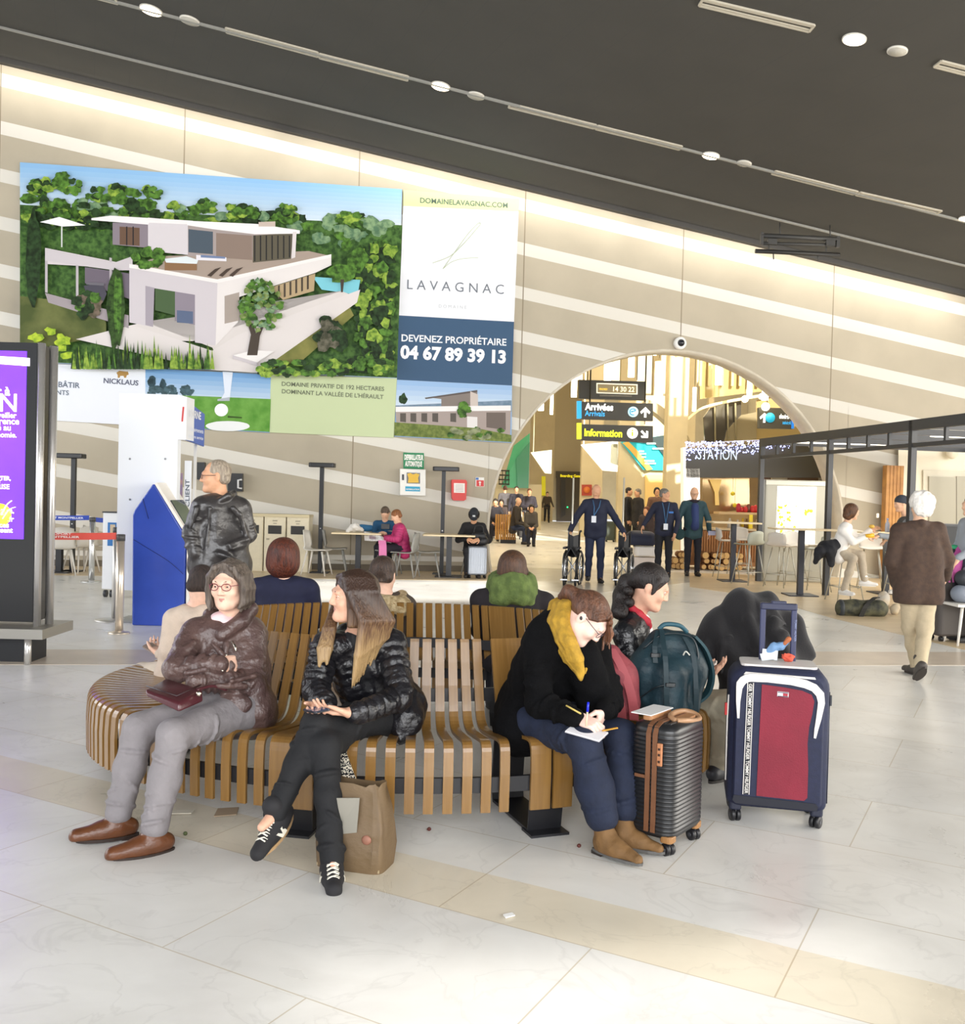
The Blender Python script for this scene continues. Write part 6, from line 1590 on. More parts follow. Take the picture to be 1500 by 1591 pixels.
for s, y, xr, w in (("Aidez-nous à veiller", 647,26,95),('à la transparence', 657,30,96),('de la santé au', 667,17,70),('quotidien et économie.', 677,26,106)): scr(s, xr, y, w, .02)
scr('ENSEMBLE, COMPTER,', 17,744,84,.03); scr('ET', 2,751,8,.02); scr('REPRISE', 15,759,36,.02)
scr('le dialogue.', 22,796,60,.03); scr('.fr', 22,810,10,.02); scr('les différences', 14,818,66,.03); scr('nous unissent', 20,826,60,.03)
mb = MB(); mb.lathe([(.001,0),(.10,0),(.10,.002),(.001,.002)], at(0,800, Yt + .010),20, RX(PI / 2)); mb.build('yellow_disc', M('#f2d24a', .4, emit=.8), t)
mb = MB(); mb.tube(spline([at(2,800, Yt), at(10,785, Yt), at(18,778, Yt)],5),.012,6, flat=.3); mb.tube(spline([at(4,806, Yt), at(14,792, Yt), at(24,788, Yt)],5),.010,6, flat=.3); mb.build('white_swoosh', GLOWW, t)

# ---- stanchions and belts
def stanchion(px, py, htop, r, rb, lab, mat=STEEL, base_h=.02):
    p = fl(px, py); t = empty('stanchion', p, lab, 'barrier post', 'barrier posts')
    MB().lathe([(rb, 0),(rb, base_h * .6),(rb * .5, base_h),(r * 1.2, base_h + .01)], p, 28).build('base', mat, t)
    MB().lathe([(r, base_h),(r, htop - .07)], p, 18).build('post', mat, t)
    MB().lathe([(r * 1.08, htop - .07),(r * 1.08, htop - .004),(r * .8, htop)], p, 18).build('head', M('#4b4a4a', .4), t)
    return p
pa = stanchion(185,984,1.05,.042,.11, 'steel barrier post holding the red belt in front of the blue kiosk', M('#e6d9c8', .28,.7))
pb = stanchion(178,964,1.08,.035,.22, 'steel barrier post with wide round foot half hidden behind another post', STEEL)
pc = stanchion(142,904,1.04,.045,.17, 'pale steel barrier post holding the blue belt farther back', M('#dcdcda', .25,.8))
def belt(a, b, z, w, mat, lab, txt=None):
    a, b = V((a.x, a.y, z)), V((b.x, b.y, z)); q = MB(); pts = [a + (b - a) * (i / 10) - V((0,0,.012 * math.sin(PI * i / 10))) for i in range(11)]
    q.ribbon(pts, V((0,0, w / 2)),.004); t = empty('barrier_belt', (a + b) / 2, lab, 'belt'); q.build('webbing', mat, t)
    return t, a, b
pr = at(-40,832,9.9)
t, a, b = belt(pa + V((-.045,-.01,0)), pr, at(120,832,10.1).z, .072, M('#e2574b', .6, emit=.0), 'red belt stretched from the near barrier post towards the black screen')
_c = a + (b - a) * .62; _d = (a - b).normalized(); text('AÉROPORT', _c + _d * .15 + V((0,-.02,.006)), _c + _d * .42 + V((0,-.02,.006)), UPZ, M('#f2e4df', .6), 'lettering', t, .03, height=.022); text('MONTPELLIER', _c + _d * .15 + V((0,-.02,-.026)), _c + _d * .5 + V((0,-.02,-.026)), UPZ, M('#f2e4df', .6), 'lettering', t, .03, height=.022)
t, a, b = belt(pc + V((-.05,-.01,0)), at(0,800,15.2), at(110,804,15.4).z, .075, M('#2a49b0', .6), 'blue belt stretched across in front of the cafe chairs at left')
_c = a + (b - a) * .70; _d = (a - b).normalized(); text('AÉROPORT MONTPELLIER', _c + _d * .15 + V((0,-.03,-.02)), _c + _d * .85 + V((0,-.03,-.02)), UPZ, M('#e6e9f4', .6), 'lettering', t, .02, height=.03)
belt(pc + V((.05,.01,0)), pc + V((.32,.3,0)),1.0,.075, M('#2a49b0', .6), 'short end of blue belt right of the pale barrier post')
# ---- white trolley board on castors with a blue poster
Yc = 13.4; p0, p1 = at(158,928, Yc), at(186,929, Yc); p0.z = p1.z = 0
t = empty('wheeled_board', (p0 + p1) / 2, 'narrow white board on castors with a blue poster beside the tall white stand', 'board')
mb = MB(); z0, z1 = .12, at(170,797, Yc).z; mb.box(((p0.x + p1.x) / 2, Yc + .06,(z0 + z1) / 2),(p1.x - p0.x, .12, z1 - z0)); mb.build('panel', WHITEP, t)
for x in (p0.x + .03, p0.x + .12, p0.x + .2):
    mb = MB(); mb.cyl((x - .02, Yc + .06,.05),(x + .02, Yc + .06,.05),.05, n=14); mb.build('castor', M('#33353a', .4), t)
a, b = at(167,848, Yc - .004), at(181,812, Yc - .004); mb = MB(); mb.box(((a.x + b.x) / 2, Yc - .004,(a.z + b.z) / 2),(b.x - a.x, .006, b.z - a.z)); po = mb.build('poster', M('#2f74b8', .5), t)
mb = MB(); a, b = at(171,830, Yc - .01), at(179,815, Yc - .01); mb.box(((a.x + b.x) / 2, Yc - .009,(a.z + b.z) / 2),(b.x - a.x, .004, b.z - a.z)); mb.build('print', M('#c9b79a', .6), po)
mb = MB(); mb.box(((p0.x + p1.x) / 2, Yc + .06, z1 + .01),(p1.x - p0.x + .02,.14,.02)); mb.build('top_cap', M('#3a3c40', .5), t)
# ---- tall white service stand with blue header
Yk = 11.1; L, Rr = at(182,800, Yk).x, at(274,800, Yk).x; zt = at(230,612, Yk).z; zb = at(195,917, Yk).z
t = empty('service_stand', ((L + Rr) / 2, Yk + .2,0), 'tall white service stand with a blue header sign behind the blue kiosk', 'stand')
mb = MB(); mb.box(((L + Rr) / 2, Yk + .06,(zt + zb) / 2),(Rr - L, .12, zt - zb)); sp = mb.build('side_panel', M('#eef1f5', .4), t)
for px, py in ((202,713),(257,713),(202,776),(257,776)):
    p = at(px, py, Yk - .002); MB().lathe([(.012,0),(.012,.008),(.004,.012)], p, 10, RX(PI / 2)).build('screw', M('#9a9ca0', .3,.8), sp)
mb = MB(); mb.box(((L + Rr) / 2 - .02, Yk + .12, zb / 2),(.28,.16, zb)); mb.box(((L + Rr) / 2 - .02, Yk + .12,.01),(.6,.5,.02)); mb.build('pedestal', M('#a9a9a6', .4,.5), t)
hz0 = at(280,683, Yk).z; h1 = at(289,640, Yk).x; h2 = at(309,640, Yk + .5).x
mb = MB(); mb.prism([(Rr, Yk, hz0),(h1, Yk + .02, hz0),(h1, Yk + .02, zt - .02),(Rr, Yk, zt)],(0,.3,0)); mb.build('header_end', M('#e9eaee', .45), t)
mb = MB(); mb.prism([(h1, Yk + .03, hz0 + .0),(h2, Yk + .75, hz0 - .04),(h2, Yk + .75, zt - .16),(h1, Yk + .03, zt - .06)],(-.03,.04,0)); mb.build('blue_header', M('#4a66b4', .5), t)
U2 = (V((h2, Yk + .75,0)) - V((h1, Yk + .03,0))); Lx = U2.normalized(); n2 = V((Lx.y, -Lx.x, 0)); b0 = V((h1, Yk + .03,0)) + n2 * .004
text('BORNE', b0 + U2 * .12 + UPZ * (zt - .24), b0 + U2 * .75 + UPZ * (zt - .24), UPZ, M('#f0f2f8', .5), 'lettering', t, .03, height=.09)
text('i  Renseignements', b0 + U2 * .1 + UPZ * (zt - .40), b0 + U2 * .9 + UPZ * (zt - .40), UPZ, M('#dfe4f2', .5), 'lettering', t, .02, height=.05)
text('à votre service', b0 + U2 * .1 + UPZ * (zt - .48), b0 + U2 * .9 + UPZ * (zt - .48), UPZ, M('#dfe4f2', .5), 'lettering', t, .02, height=.04)
mb = MB(); mb.prism([at(284,632, Yk - .002), at(286.5,632, Yk - .002), at(284.5,655, Yk - .002), at(282,655, Yk - .002)],(0,-.004,0)); mb.build('red_mark', M('#c8413e', .5), t)
mb = MB(); q = at(303,700, Yk + .7); mb.cyl((q.x, Yk + .72,0),(q.x, Yk + .72, hz0),.02, n=10); mb.build('post', M('#e9e6df', .4), t)
a, b = at(285,842, Yk + .3), at(298,716, Yk + .3); mb = MB(); mb.box(((a.x + b.x) / 2, Yk + .3,(a.z + b.z) / 2),(b.x - a.x, .02, b.z - a.z)); bn = mb.build('white_banner', M('#e9ebf0', .5), t)
text('SERVICE CLIENT', at(294.5,838, Yk + .285), at(294.5,745, Yk + .285), V((1,0,0)) * -1, M('#5b6472', .5), 'lettering', t, .02, height=.05)
mb = MB(); a, b = at(276,850, Yk + .32), at(284,735, Yk + .32); mb.box(((a.x + b.x) / 2, Yk + .32,(a.z + b.z) / 2),(b.x - a.x, .02, b.z - a.z)); mb.build('photo_strip', M('#5a78c0', .5, c2='#d8a58c', scale=5), t)
mb = MB(); a, b = at(284,940, Yk + .2), at(300,858, Yk + .2); mb.box(((a.x + b.x) / 2, Yk + .35, b.z / 2),(b.x - a.x, .3, b.z)); mb.build('counter', M('#2f6fb5', .5), t)
# ---- blue self service kiosk seen from its side
Yb = 10.8
P = lambda x, y: at(x, y, Yb)
prof = [P(205,972), P(206,800), P(209,792), P(237,752), P(241,753), P(288,832), P(289,842), P(286,968)]
prof[0].z = 0; prof[-1].z = 0
t = empty('blue_kiosk', (prof[0] + prof[-1]) / 2 + V((0,.3,0)), 'blue self service kiosk with a pointed top and white sloping screen edge', 'kiosk')
mb = MB(); mb.prism(prof, (0,.55,0)); bevel(mb.build('body', M('#2d4cb0', .35, c2='#2542a0', scale=2, coat=.3), t),.02,3)
mb = MB(); mb.ribbon([P(241,752) + V((.012,.275,.01)), P(289,832) + V((.016,.275,.01)), P(290.5,842) + V((.02,.275,0)), P(288,966) + V((.025,.275,0))], V((0,.29,0)),.03); mb.build('front_frame', M('#efe9df', .45), t)
a, b = P(258,780), P(280,818); d = (b - a).normalized(); n = V((d.z * -1,0, d.x)) * -1
if n.x < 0: n = -n
mb = MB(); mb.prism([a + n * .03 + V((0,.06,0)), b + n * .03 + V((0,.06,0)), b + n * .03 + V((0,.5,0)), a + n * .03 + V((0,.5,0))], n * .014); mb.build('touch_screen', M('#2c2f36', .1), t)
mb = MB(); mb.tube(spline([P(207,838) - V((0,.003,0)), P(230,852) - V((0,.003,0)), P(262,872) - V((0,.003,0)), P(285,892) - V((0,.003,0))],6),.006,6, flat=.5); mb.tube([P(222,775) - V((0,.003,0)), P(231,806) - V((0,.003,0))],.004,5); mb.build('seam', M('#16296e', .4), t)
# ---- black telephones on the wall behind the man
for lab, x0, y0, x1, y1 in (('black wall telephone right behind the head of the man in the leather jacket', 354,735,377,763),('dark wall box left of the head of the man in the leather jacket', 306,718,318,745)):
    t = empty('wall_telephone', W((x0 + x1) / 2,(y0 + y1) / 2,.15), lab, 'telephone'); wbox('housing', x0, y0, x1, y1,.2,.19, M('#131417', .35), t)
    if x0 > 340:
        q = MB(); q.tube([W(376,745,.22), W(370,746,.24), W(370,758,.24), W(376,759,.22)],.02,6); q.build('handset', M('#d9dadc', .4), t)
# ---- recycling cabinets along the wall
CREAMC = M('#d9cfb4', .5, var=.03); DARKS = M('#2c2a26', .5)
Yr = 18.35
for k, (xa, xb) in enumerate(((374,408),(409,443),(444,479))):
    a, b = at(xa, 888, Yr), at(xb, 888, Yr); a.z = b.z = 0; zt = at(430,803, Yr).z
    t = empty('recycling_bin', (a + b) / 2, 'cream recycling bin cabinet with dark slot, %s of three by the wall' % ('left', 'middle', 'right')[k], 'bin', 'cream recycling bins by the wall')
    w = b.x - a.x - .01; cx = (a.x + b.x) / 2
    mb = MB(); mb.box((cx, Yr + .2, zt / 2),(w, .4, zt)); mb.build('body', CREAMC, t)
    mb = MB(); mb.box((cx, Yr - .006, zt / 2 - .02),(w - .03,.012, zt - .1)); dr = mb.build('door', CREAMC, t)
    zs_ = at(430,823, Yr).z; mb = MB(); mb.box((cx, Yr - .015, zs_),(w * .62,.012,.16)); mb.build('slot', DARKS, t)
    mb = MB(); mb.box((cx, Yr - .015, zs_ + .17),(w * .22,.006,.025)); mb.box((cx, Yr - .015, zs_ + .12),(w * .16,.006,.02)); mb.build('label_plate', M('#a79f88', .5), t)
    mb = MB(); mb.box((cx - w * .32, Yr - .018, zs_ - .18),(.05,.012,.03)); mb.build('latch', M('#a39a84', .4), dr)
a, b = at(372,800, Yr - .02), at(481,800, Yr - .02); tag(MB().box(((a.x + b.x) / 2, Yr + .19, zt + .025),(b.x - a.x, .46,.05)).build('countertop', M('#cbbd98', .45)), 'long cream top lying across the three recycling bins', 'countertop')
# ---- black posts with a T shaped lamp head
for px, x0, x1, yt, yb, lab in ((112,87,131,711,888, 'black T shaped post lamp left of the white stand'),(497,481,521,725,890, 'black T shaped post lamp near the recycling bins'),(686,673,714,731,892, 'black T shaped post lamp beside the defibrillator cabinet')):
    Yp = fl(px, yb).y; b = at(px, yb, Yp); b.z = 0; zt = at(px, yt, Yp).z
    t = empty('post_lamp', b, lab, 'post lamp', 'black T shaped post lamps')
    mb = MB(); mb.box(b + V((0,0, zt / 2)),(.075,.075, zt)); po = mb.build('post', M('#191a1d', .4), t)
    mb = MB(); mb.box(b + V((0,-.04, zt * .42)),(.02,.01,.02)); mb.build('screw', M('#b5b5b5', .3,1), po)
    mb = MB(); hw = (x1 - x0) / 1500 * Yp; mb.rbox(b + V((at((x0 + x1) / 2, yt, Yp).x - b.x, 0, zt + .03)),(hw, .26,.085),.04); mb.build('lamp_head', M('#141416', .35), t)
    mb = MB(); mb.box(b + V((0,0,.01)),(.34,.34,.02)); mb.build('base_plate', M('#191a1d', .4), t)

# ---- cafe chairs and tables by the wall
def make_chair(loc, rz, lab, mat, legmat, group='moulded cafe chairs near the wall'):
    t = empty('cafe_chair', (0,0,0), lab, 'chair', group)
    mb = MB(); prof = [(.22,.445),(.20,.455),(.0,.44),(-.15,.445),(-.20,.48),(-.225,.55),(-.25,.70),(-.265,.83)]
    vs = []; nx = 9
    for y, z in prof:
        hw = .215 if z < .5 else .215 - (z - .5) * .10
        for i in range(nx):
            u = -1 + 2 * i / (nx - 1); vs.append(V((hw * u, y + (.05 * u * u if z > .5 else 0), z + (.015 * u * u if z < .5 else (-.03 * u * u if z > .8 else 0)))))
    n = len(prof); mb.add(vs, [(r * nx + i, r * nx + i + 1,(r + 1) * nx + i + 1,(r + 1) * nx + i) for r in range(n - 1) for i in range(nx - 1)], True)
    o = mb.build('shell', mat, t); so = o.modifiers.new('thick', 'SOLIDIFY'); so.thickness = .014
    for sx in (-1,1):
        for sy in (-1,1): mb = MB(); mb.cyl((sx * .15, sy * .14,.44),(sx * .22, sy * .23,0),.019,.012,8); mb.build('leg', legmat, t)
    t.location = loc; t.rotation_euler = (0,0, rz); return t
def recopy(src, loc, rz, lab, mats=None):
    c = copy_tree(src); c.location = loc; c.rotation_euler = (0,0, rz); c['label'] = lab; return c
WCH, GCH = M('#d5d0c6', .5), M('#93928c', .5)
def gp(px, py): p = fl(px, py); p.z = 0; return p
cw = make_chair(gp(492,893),-PI / 2 - .15, 'white cafe chair right of the recycling bins, turned to the right', WCH, WCH)
recopy(cw, gp(94,893),.5, 'pale cafe chair behind the red belt near the black screen', None)
recopy(cw, gp(126,889),1.0, 'pale cafe chair seen sideways beside the barrier post with the blue belt')
recopy(cw, gp(152,887),-1.2, 'pale cafe chair half hidden by the wheeled white board')
cg = make_chair(gp(520,890),-PI / 2 + .1, 'grey cafe chair behind the white chair beside the post lamp', GCH, GCH)
recopy(cg, gp(664,896),-PI / 2 + .05, 'empty grey cafe chair between the woman in pink and the post lamp')
recopy(cg, gp(629,897), PI / 2 - .2, 'grey cafe chair carrying the woman in the pink jacket')
recopy(cg, gp(603,893), PI * .97, 'grey cafe chair carrying the reader in the blue top')
recopy(cg, gp(737,892), PI * .95, 'grey cafe chair carrying the person in the dark cap')
def make_table(px, py, w, d, h, lab, rz=0.0, base=True, topmat=M('#dcc9a4', .45), legmat=M('#1c1d22', .4), grp=None, r=.05, name='cafe_table'):
    p = gp(px, py); t = empty(name, p, lab, 'table', grp)
    mb = MB(); mb.rbox(p + V((0,0, h - .015)),(w, d, .03),.03, RZ(rz)); mb.build('table_top', topmat, t)
    mb = MB(); mb.box(p + V((0,0, h / 2)),(r * 2, r * 2, h - .03)); mb.build('pedestal', legmat, t)
    mb = MB(); mb.rbox(p + V((0,0,.01)),(.5,.5,.02),.03); mb.build('base', legmat, t); return t
make_table(556,891,.95,.7, at(556,827, fl(556,891).y).z, 'pale topped cafe table with a newspaper in front of the wall', grp='pale cafe tables')
make_table(697,896,.98,.7, at(697,830, fl(697,896).y).z, 'pale topped cafe table in front of the person in the dark cap', grp='pale cafe tables')
make_table(92,889,1.0,.8, at(92,826, fl(92,889).y).z, 'pale topped cafe table behind the barrier belts at far left', grp='pale cafe tables')
Yn = fl(556,891).y - .1
t = empty('newspaper', at(588,836, Yn), 'open newspaper hanging over the edge of the cafe table', 'newspaper')
mb = MB(); pts = [at(566,826, Yn), at(578,829, Yn - .15), at(592,833, Yn - .25), at(609,842, Yn - .25)]; lo = [at(567,840, Yn - .2), at(580,841, Yn - .3), at(595,840, Yn - .35), at(608,844, Yn - .3)]
mb.add(pts + lo, [(i, i + 1,5 + i, 4 + i) for i in range(3)]); o = mb.build('sheets', M('#e9e6e4', .7, c2='#d3cfcc', scale=30), t); o.modifiers.new('thick', 'SOLIDIFY').thickness = .008
mb = MB(); mb.prism([at(574,832, Yn - .25), at(584,834, Yn - .3), at(584,838, Yn - .32), at(574,837, Yn - .3)],(0,-.006,0)); mb.build('photo', M('#8d7a80', .7), t)
t = empty('paper_heap', at(552,821, Yn + .1), 'white crumpled paper wrapping on the cafe table', 'paper'); F = Field(); F.chain([at(541,824, Yn + .1), at(552,819, Yn + .1), at(563,824, Yn + .1)],[.04,.075,.03],.04); F.noise = (.012,40,2); field_obj('wrapping', F, .012, M('#e6e2da', .7), t)
t = empty('blue_bag', at(570,819, Yn + .4), 'small bright blue bag on the cafe table', 'bag'); F = Field(); F.chain([at(562,820, Yn + .4), at(579,821, Yn + .4)],[.07,.06],.03); field_obj('bag_body', F, .012, M('#2f6f9c', .7), t)

# === PEOPLE FARTHER BACK ON THE LEFT
# man in the black leather jacket
p = at(334,740,7.1)
J = pose_stand(p.x + .02,7.1,1.79,.95, arms=[((-.27,-.03,1.15),(-.17,.15,.98)),((.27,-.04,1.15),(.16,.14,.97))], look=(-.93,-.36,-.05))
k = p - J['head']
for q in ('head', 'neck'): J[q] = J[q] + V((k.x, 0, k.z))
J['sh'] = [at(377,789,7.18), at(314,786,7.0)]; J['el'] = [at(386,832,7.22), at(296,828,6.95)]; J['wr'] = [at(352,846,7.0), at(303,858,6.93)]; J['neck'] = at(344,774,7.1); J['pel'] = V((at(342,880,7.1).x, 7.1,.99)); J['front'] = V((-.8,-.6,0))
J['hip'] = [J['pel'] + V((.06,.04,-.04)), J['pel'] + V((-.06,-.04,-.04))]
for n_, z_ in (('kn', .5),('an', .09)): J[n_] = [J['pel'] * 1 + V((.08,.06, z_ - J['pel'].z)), J['pel'] + V((-.08,-.06, z_ - J['pel'].z))]
J['toe'] = [q + V((-.17,-.12,-.07)) for q in J['an']]
J['hd'] = (dict(d=V((-.6,-.3,-.6)), n=V((0,.6,-.2)), side=1, curl=.8), dict(d=V((.3,.4,-.7)), n=V((.6,.3,0)), side=-1, curl=.8))
def jacket9(G, J, P):
    n = J['neck'] - V((0,0,.012)); G.chain([n + V((-.05,-.09,-.02)), n + V((-.09,.0,.0)), n + V((-.02,.09,.03)), n + V((.08,.03,.05)), n + V((.07,-.07,.03)), n + V((-.03,-.11,-.03))],[.022] * 6,.012)
    for q_ in (-1,1): G.cone(J['pel'] + V((0,0,.1)), J['pel'] + V((.09 * q_, .07 * q_, .02)),.16,.13,.06)
    G.cone(at(326,790,6.92), at(318,880,6.92),.014,.014,.012)
    for a_, b_ in (((372,800,7.02),(384,835,7.06)),((362,790,7.0),(380,812,7.04)),((384,838,7.06),(356,846,6.94)),((380,846,7.06),(360,852,6.94)),((304,790,6.9),(296,820,6.88)),((340,860,6.92),(372,872,6.96))): G.cone(at(*a_), at(*b_),.022,.012,.02)
def hair9(F, P, R, s): hair_short(F, P, R, s * .98); F.cut(P(0,.045,.05),(P(0,1,.35) - P(0,0,0)))
m9 = figure('person', 'standing grey-haired man with glasses in a black leather jacket, hands in pockets', J, SKIN_B, M('#302e2f', .32, c2='#3c3938', scale=7, bump=.4, bscale=18, spec=.6), M('#33363f', .8), M('#1f1c1a', .5),(hair9, hair_mat('#b3a591', '#85786a')),.008, fine=True, top_tags=jacket9, tr=1.14, ar=1.0, brow='#8a7a68', hem=.09, torso_noise=(.006,22,8))
lens_glasses(m9['P'], m9['R'],1, M('#2a2124', .3), m9['root'])

def seated(px, hy, Y, lab, ang, skin, top, bottom, hair, H=1.66, seat=.45, lean=.06, look=None, h=.011, group=None, shoes=M('#2a2522', .6), arms=None, **kw):
    p = at(px, hy, Y); J = pose_sit(p.x, Y, seat, H, ang, lean=lean, look=look, arms=arms); dx = p - J['head']
    for k_ in J:
        if k_ in ('hf', 'hu', 'front', 'base'): continue
        J[k_] = [q + V((dx.x, 0,0)) for q in J[k_]] if isinstance(J[k_], list) else J[k_] + V((dx.x, 0,0))
    dz = dx.z
    for k_ in ('neck', 'head'): J[k_] = J[k_] + V((0,0, dz))
    J['sh'] = [q + V((0,0, dz)) for q in J['sh']]
    return figure('person', lab, J, skin, top, bottom, shoes, hair, h, group, **kw)
blue = seated(600,797,18.75, 'woman in a teal blue top at the cafe table looking at her phone', PI, SKIN_A, M('#1d4d70', .85), M('#1f2026', .8),(hair_short, hair_mat('#6b5a4a', '#4a3d33')), lean=.12, look=(.0,-.8,-.6), tr=.9, arms=[((-.2,.22,.30),(-.04,.38,.36)),((.2,.22,.30),(.06,.38,.36))])
t = empty('phone', at(599,818,18.3), 'black phone in the hands of the woman in teal blue', 'phone'); MB().rbox(at(599,818,18.3),(.16,.012,.10),.005).build('case', M('#16171b', .3), t)
pink = seated(616,802,18.15, 'woman in a bright pink padded jacket reading at the cafe table', PI / 2 + .25, SKIN_A, M('#c2336f', .6, c2='#a82a60', scale=16), M('#2b2530', .8),(hair_short, hair_mat('#a0673c', '#6d4226')), lean=.10, look=(-.85,-.25,-.5), tr=1.08, ar=1.12, ribs=5, arms=[((-.24,.14,.26),(-.10,.36,.26)),((.24,.14,.26),(.10,.36,.26))])
F = Field(); F.cone(at(617,845,18.0), at(622,862,18.0),.17,.17,.05)
t = empty('pink_scarf', at(595,855,17.75), 'pale pink cloth hanging below the newspaper', 'scarf'); mb = MB(); mb.ribbon(spline([at(594,840,17.8), at(595,850,17.75), at(595,866,17.75)],5), V((.07,0,0)),.03); mb.build('cloth', M('#d47aa8', .8), t)
cap = seated(737,800,18.45, 'person in a black coat and dark cap leaning over a bag on a grey suitcase', PI, SKIN_B, M('#1a191c', .85, var=.1), M('#1a1a1e', .8), None, lean=.22, look=(.0,-.75,-.65), tr=1.05, arms=[((-.30,.22,.26),(-.12,.46,.30)),((.30,.22,.26),(.12,.46,.30))])
F = Field(); P_, R_ = cap['P'], cap['R']; hair_cap(F, P_, R_, 1.0,.010); F.cut(P_(0,0,.02),(P_(0,0,-1) - P_(0,0,0))); F.cone(P_(-.05,.09,.03), P_(.05,.09,.03),.02, None, .02); F.ell(P_(0,.13,.022),(.07,.06,.012), R_, .01)
o = field_obj('cap', F, .010, M('#23262c', .8), cap['root']); MB().box(P_(0,.093,.065),(.05,.012,.035), R_).build('cap_badge', M('#c9ccd0', .6), o)
F = Field(); hair_bob(F, P_, R_, 1.1); F.cut(P_(0,0,.03),(P_(0,0,1) - P_(0,0,0))); field_obj('hair', F, .011, hair_mat('#241d1b', '#14100f'), cap['root'])
def case_simple(px, py, w, d, h, lab, mat, rz=0.0, handle=None, ribs=0, name='suitcase', wheel=.03, group=None, band=None):
    p = gp(px, py); t = empty(name, p, lab, 'suitcase', group); R3 = RZ(rz); f = lambda x, y, z: p + R3 @ V((x, y, z))
    mb = MB(); mb.rbox(f(0,0, wheel * 2 + h / 2),(w, d, h),.05, R3,4); b = mb.build('shell', mat, t)
    if ribs:
        mb = MB()
        for i in range(ribs): mb.box(f(-w * .42 + w * .84 * i / (ribs - 1),-d / 2, wheel * 2 + h / 2),(w * .05,.016, h * .86), R3)
        mb.build('ribs', mat, t)
    for x in (-w * .4, w * .4):
        for y in (-d * .35, d * .35): mb = MB(); mb.cyl(f(x - .018, y, wheel), f(x + .018, y, wheel), wheel, n=12); mb.build('wheel', M('#17181b', .5), t)
    if handle:
        mb = MB(); z0 = wheel * 2 + h
        for x in (-w * .22, w * .22): mb.cyl(f(x, d * .3, z0 - .02), f(x, d * .3, z0 + handle),.010, n=8)
        mb.build('handle_rail', M('#c8c8c6', .3,.6), t); mb = MB(); mb.cyl(f(-w * .25, d * .3, z0 + handle), f(w * .25, d * .3, z0 + handle),.016, n=8); mb.build('handle_grip', M('#33343a', .4), t)
    return t
case_simple(741,898,.36,.24,.54, 'silver ribbed suitcase standing by the person in the dark cap', M('#8f949c', .3,.4),.1, ribs=8)
t = empty('handbag', at(739,842,17.6), 'black handbag resting on the silver suitcase', 'bag'); pz = gp(741,898)
F = Field(); F.cone(pz + V((-.10,0,.70)), pz + V((.12,0,.70)),.085,.085,.03); F.cone(pz + V((-.06,0,.8)), pz + V((.10,0,.8)),.06,.06,.03); F.cut(pz + V((0,0,.605)), V((0,0,-1))); field_obj('bag_body', F, .012, M('#1a1b1f', .5, bump=.3), t)
mb = MB(); mb.tube(spline([pz + V((-.08,-.03,.84)), pz + V((-.04,-.05,.97)), pz + V((.08,-.05,.97)), pz + V((.11,-.03,.84))],5),.012,6); mb.build('handle', M('#141518', .5), t)
# === CONCOURSE BEYOND THE ARCH
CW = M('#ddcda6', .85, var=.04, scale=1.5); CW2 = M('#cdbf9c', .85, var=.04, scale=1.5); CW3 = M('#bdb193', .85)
def upright(name, px0, px1, ytop, Y, mat, depth=.5, kind='structure', ybot=None, zb=0.0, zt=None):
    a, b = at(px0,760, Y), at(px1,760, Y); zt = zt if zt is not None else at((px0 + px1) / 2, ytop, Y).z; zb = at(px0, ybot, Y).z if ybot else zb
    mb = MB(); mb.box(((a.x + b.x) / 2, Y + depth / 2,(zt + zb) / 2),(b.x - a.x, depth, zt - zb)); return tag(mb.build(name, mat), kind=kind)
# end wall, side walls and ceiling of the concourse
Ye = 70.0
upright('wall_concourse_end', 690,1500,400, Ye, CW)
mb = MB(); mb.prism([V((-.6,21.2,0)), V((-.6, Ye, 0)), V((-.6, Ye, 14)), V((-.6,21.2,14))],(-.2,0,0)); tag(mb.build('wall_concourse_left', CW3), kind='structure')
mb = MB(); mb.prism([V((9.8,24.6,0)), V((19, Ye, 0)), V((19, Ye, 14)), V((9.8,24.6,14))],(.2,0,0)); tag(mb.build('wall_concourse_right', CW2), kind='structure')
mb = MB(); mb.box((8,41,13),(40,43,.2)); tag(mb.build('ceiling_concourse', M('#b5a27a', .7)), kind='structure')
upright('concourse_pillar', 823,860,560,60, CW2); upright('concourse_pillar', 860,903,590,62.5, CW3); upright('concourse_pillar', 903,936,690,38, CW2, zt=10)
upright('concourse_pillar', 960,1036,640,34, CW2,.4, zt=5.2); upright('concourse_pillar', 1035,1066,560,30, CW2,.6, zt=9)
for k, (a, b, Y, h) in enumerate(((1066,1078,44,12),(1098,1106,44,12),(960,985,50,12.5),(1010,1022,52,12.5),(905,930,54,12.5))): upright('concourse_column', a, b, 0, Y, CW if k % 2 else CW2,.4, zt=h)
# sloping rib that comes down to the pillar
mb = MB(); pts = [at(1000,628,31), at(1018,636,31), at(1040,655,31), at(1058,678,31), at(1068,702,31)]
mb.ribbon(spline(pts, 6), V((0,.35,0)),.28); tag(mb.build('trim_concourse_rib', M('#b5a98c', .6)), kind='structure')
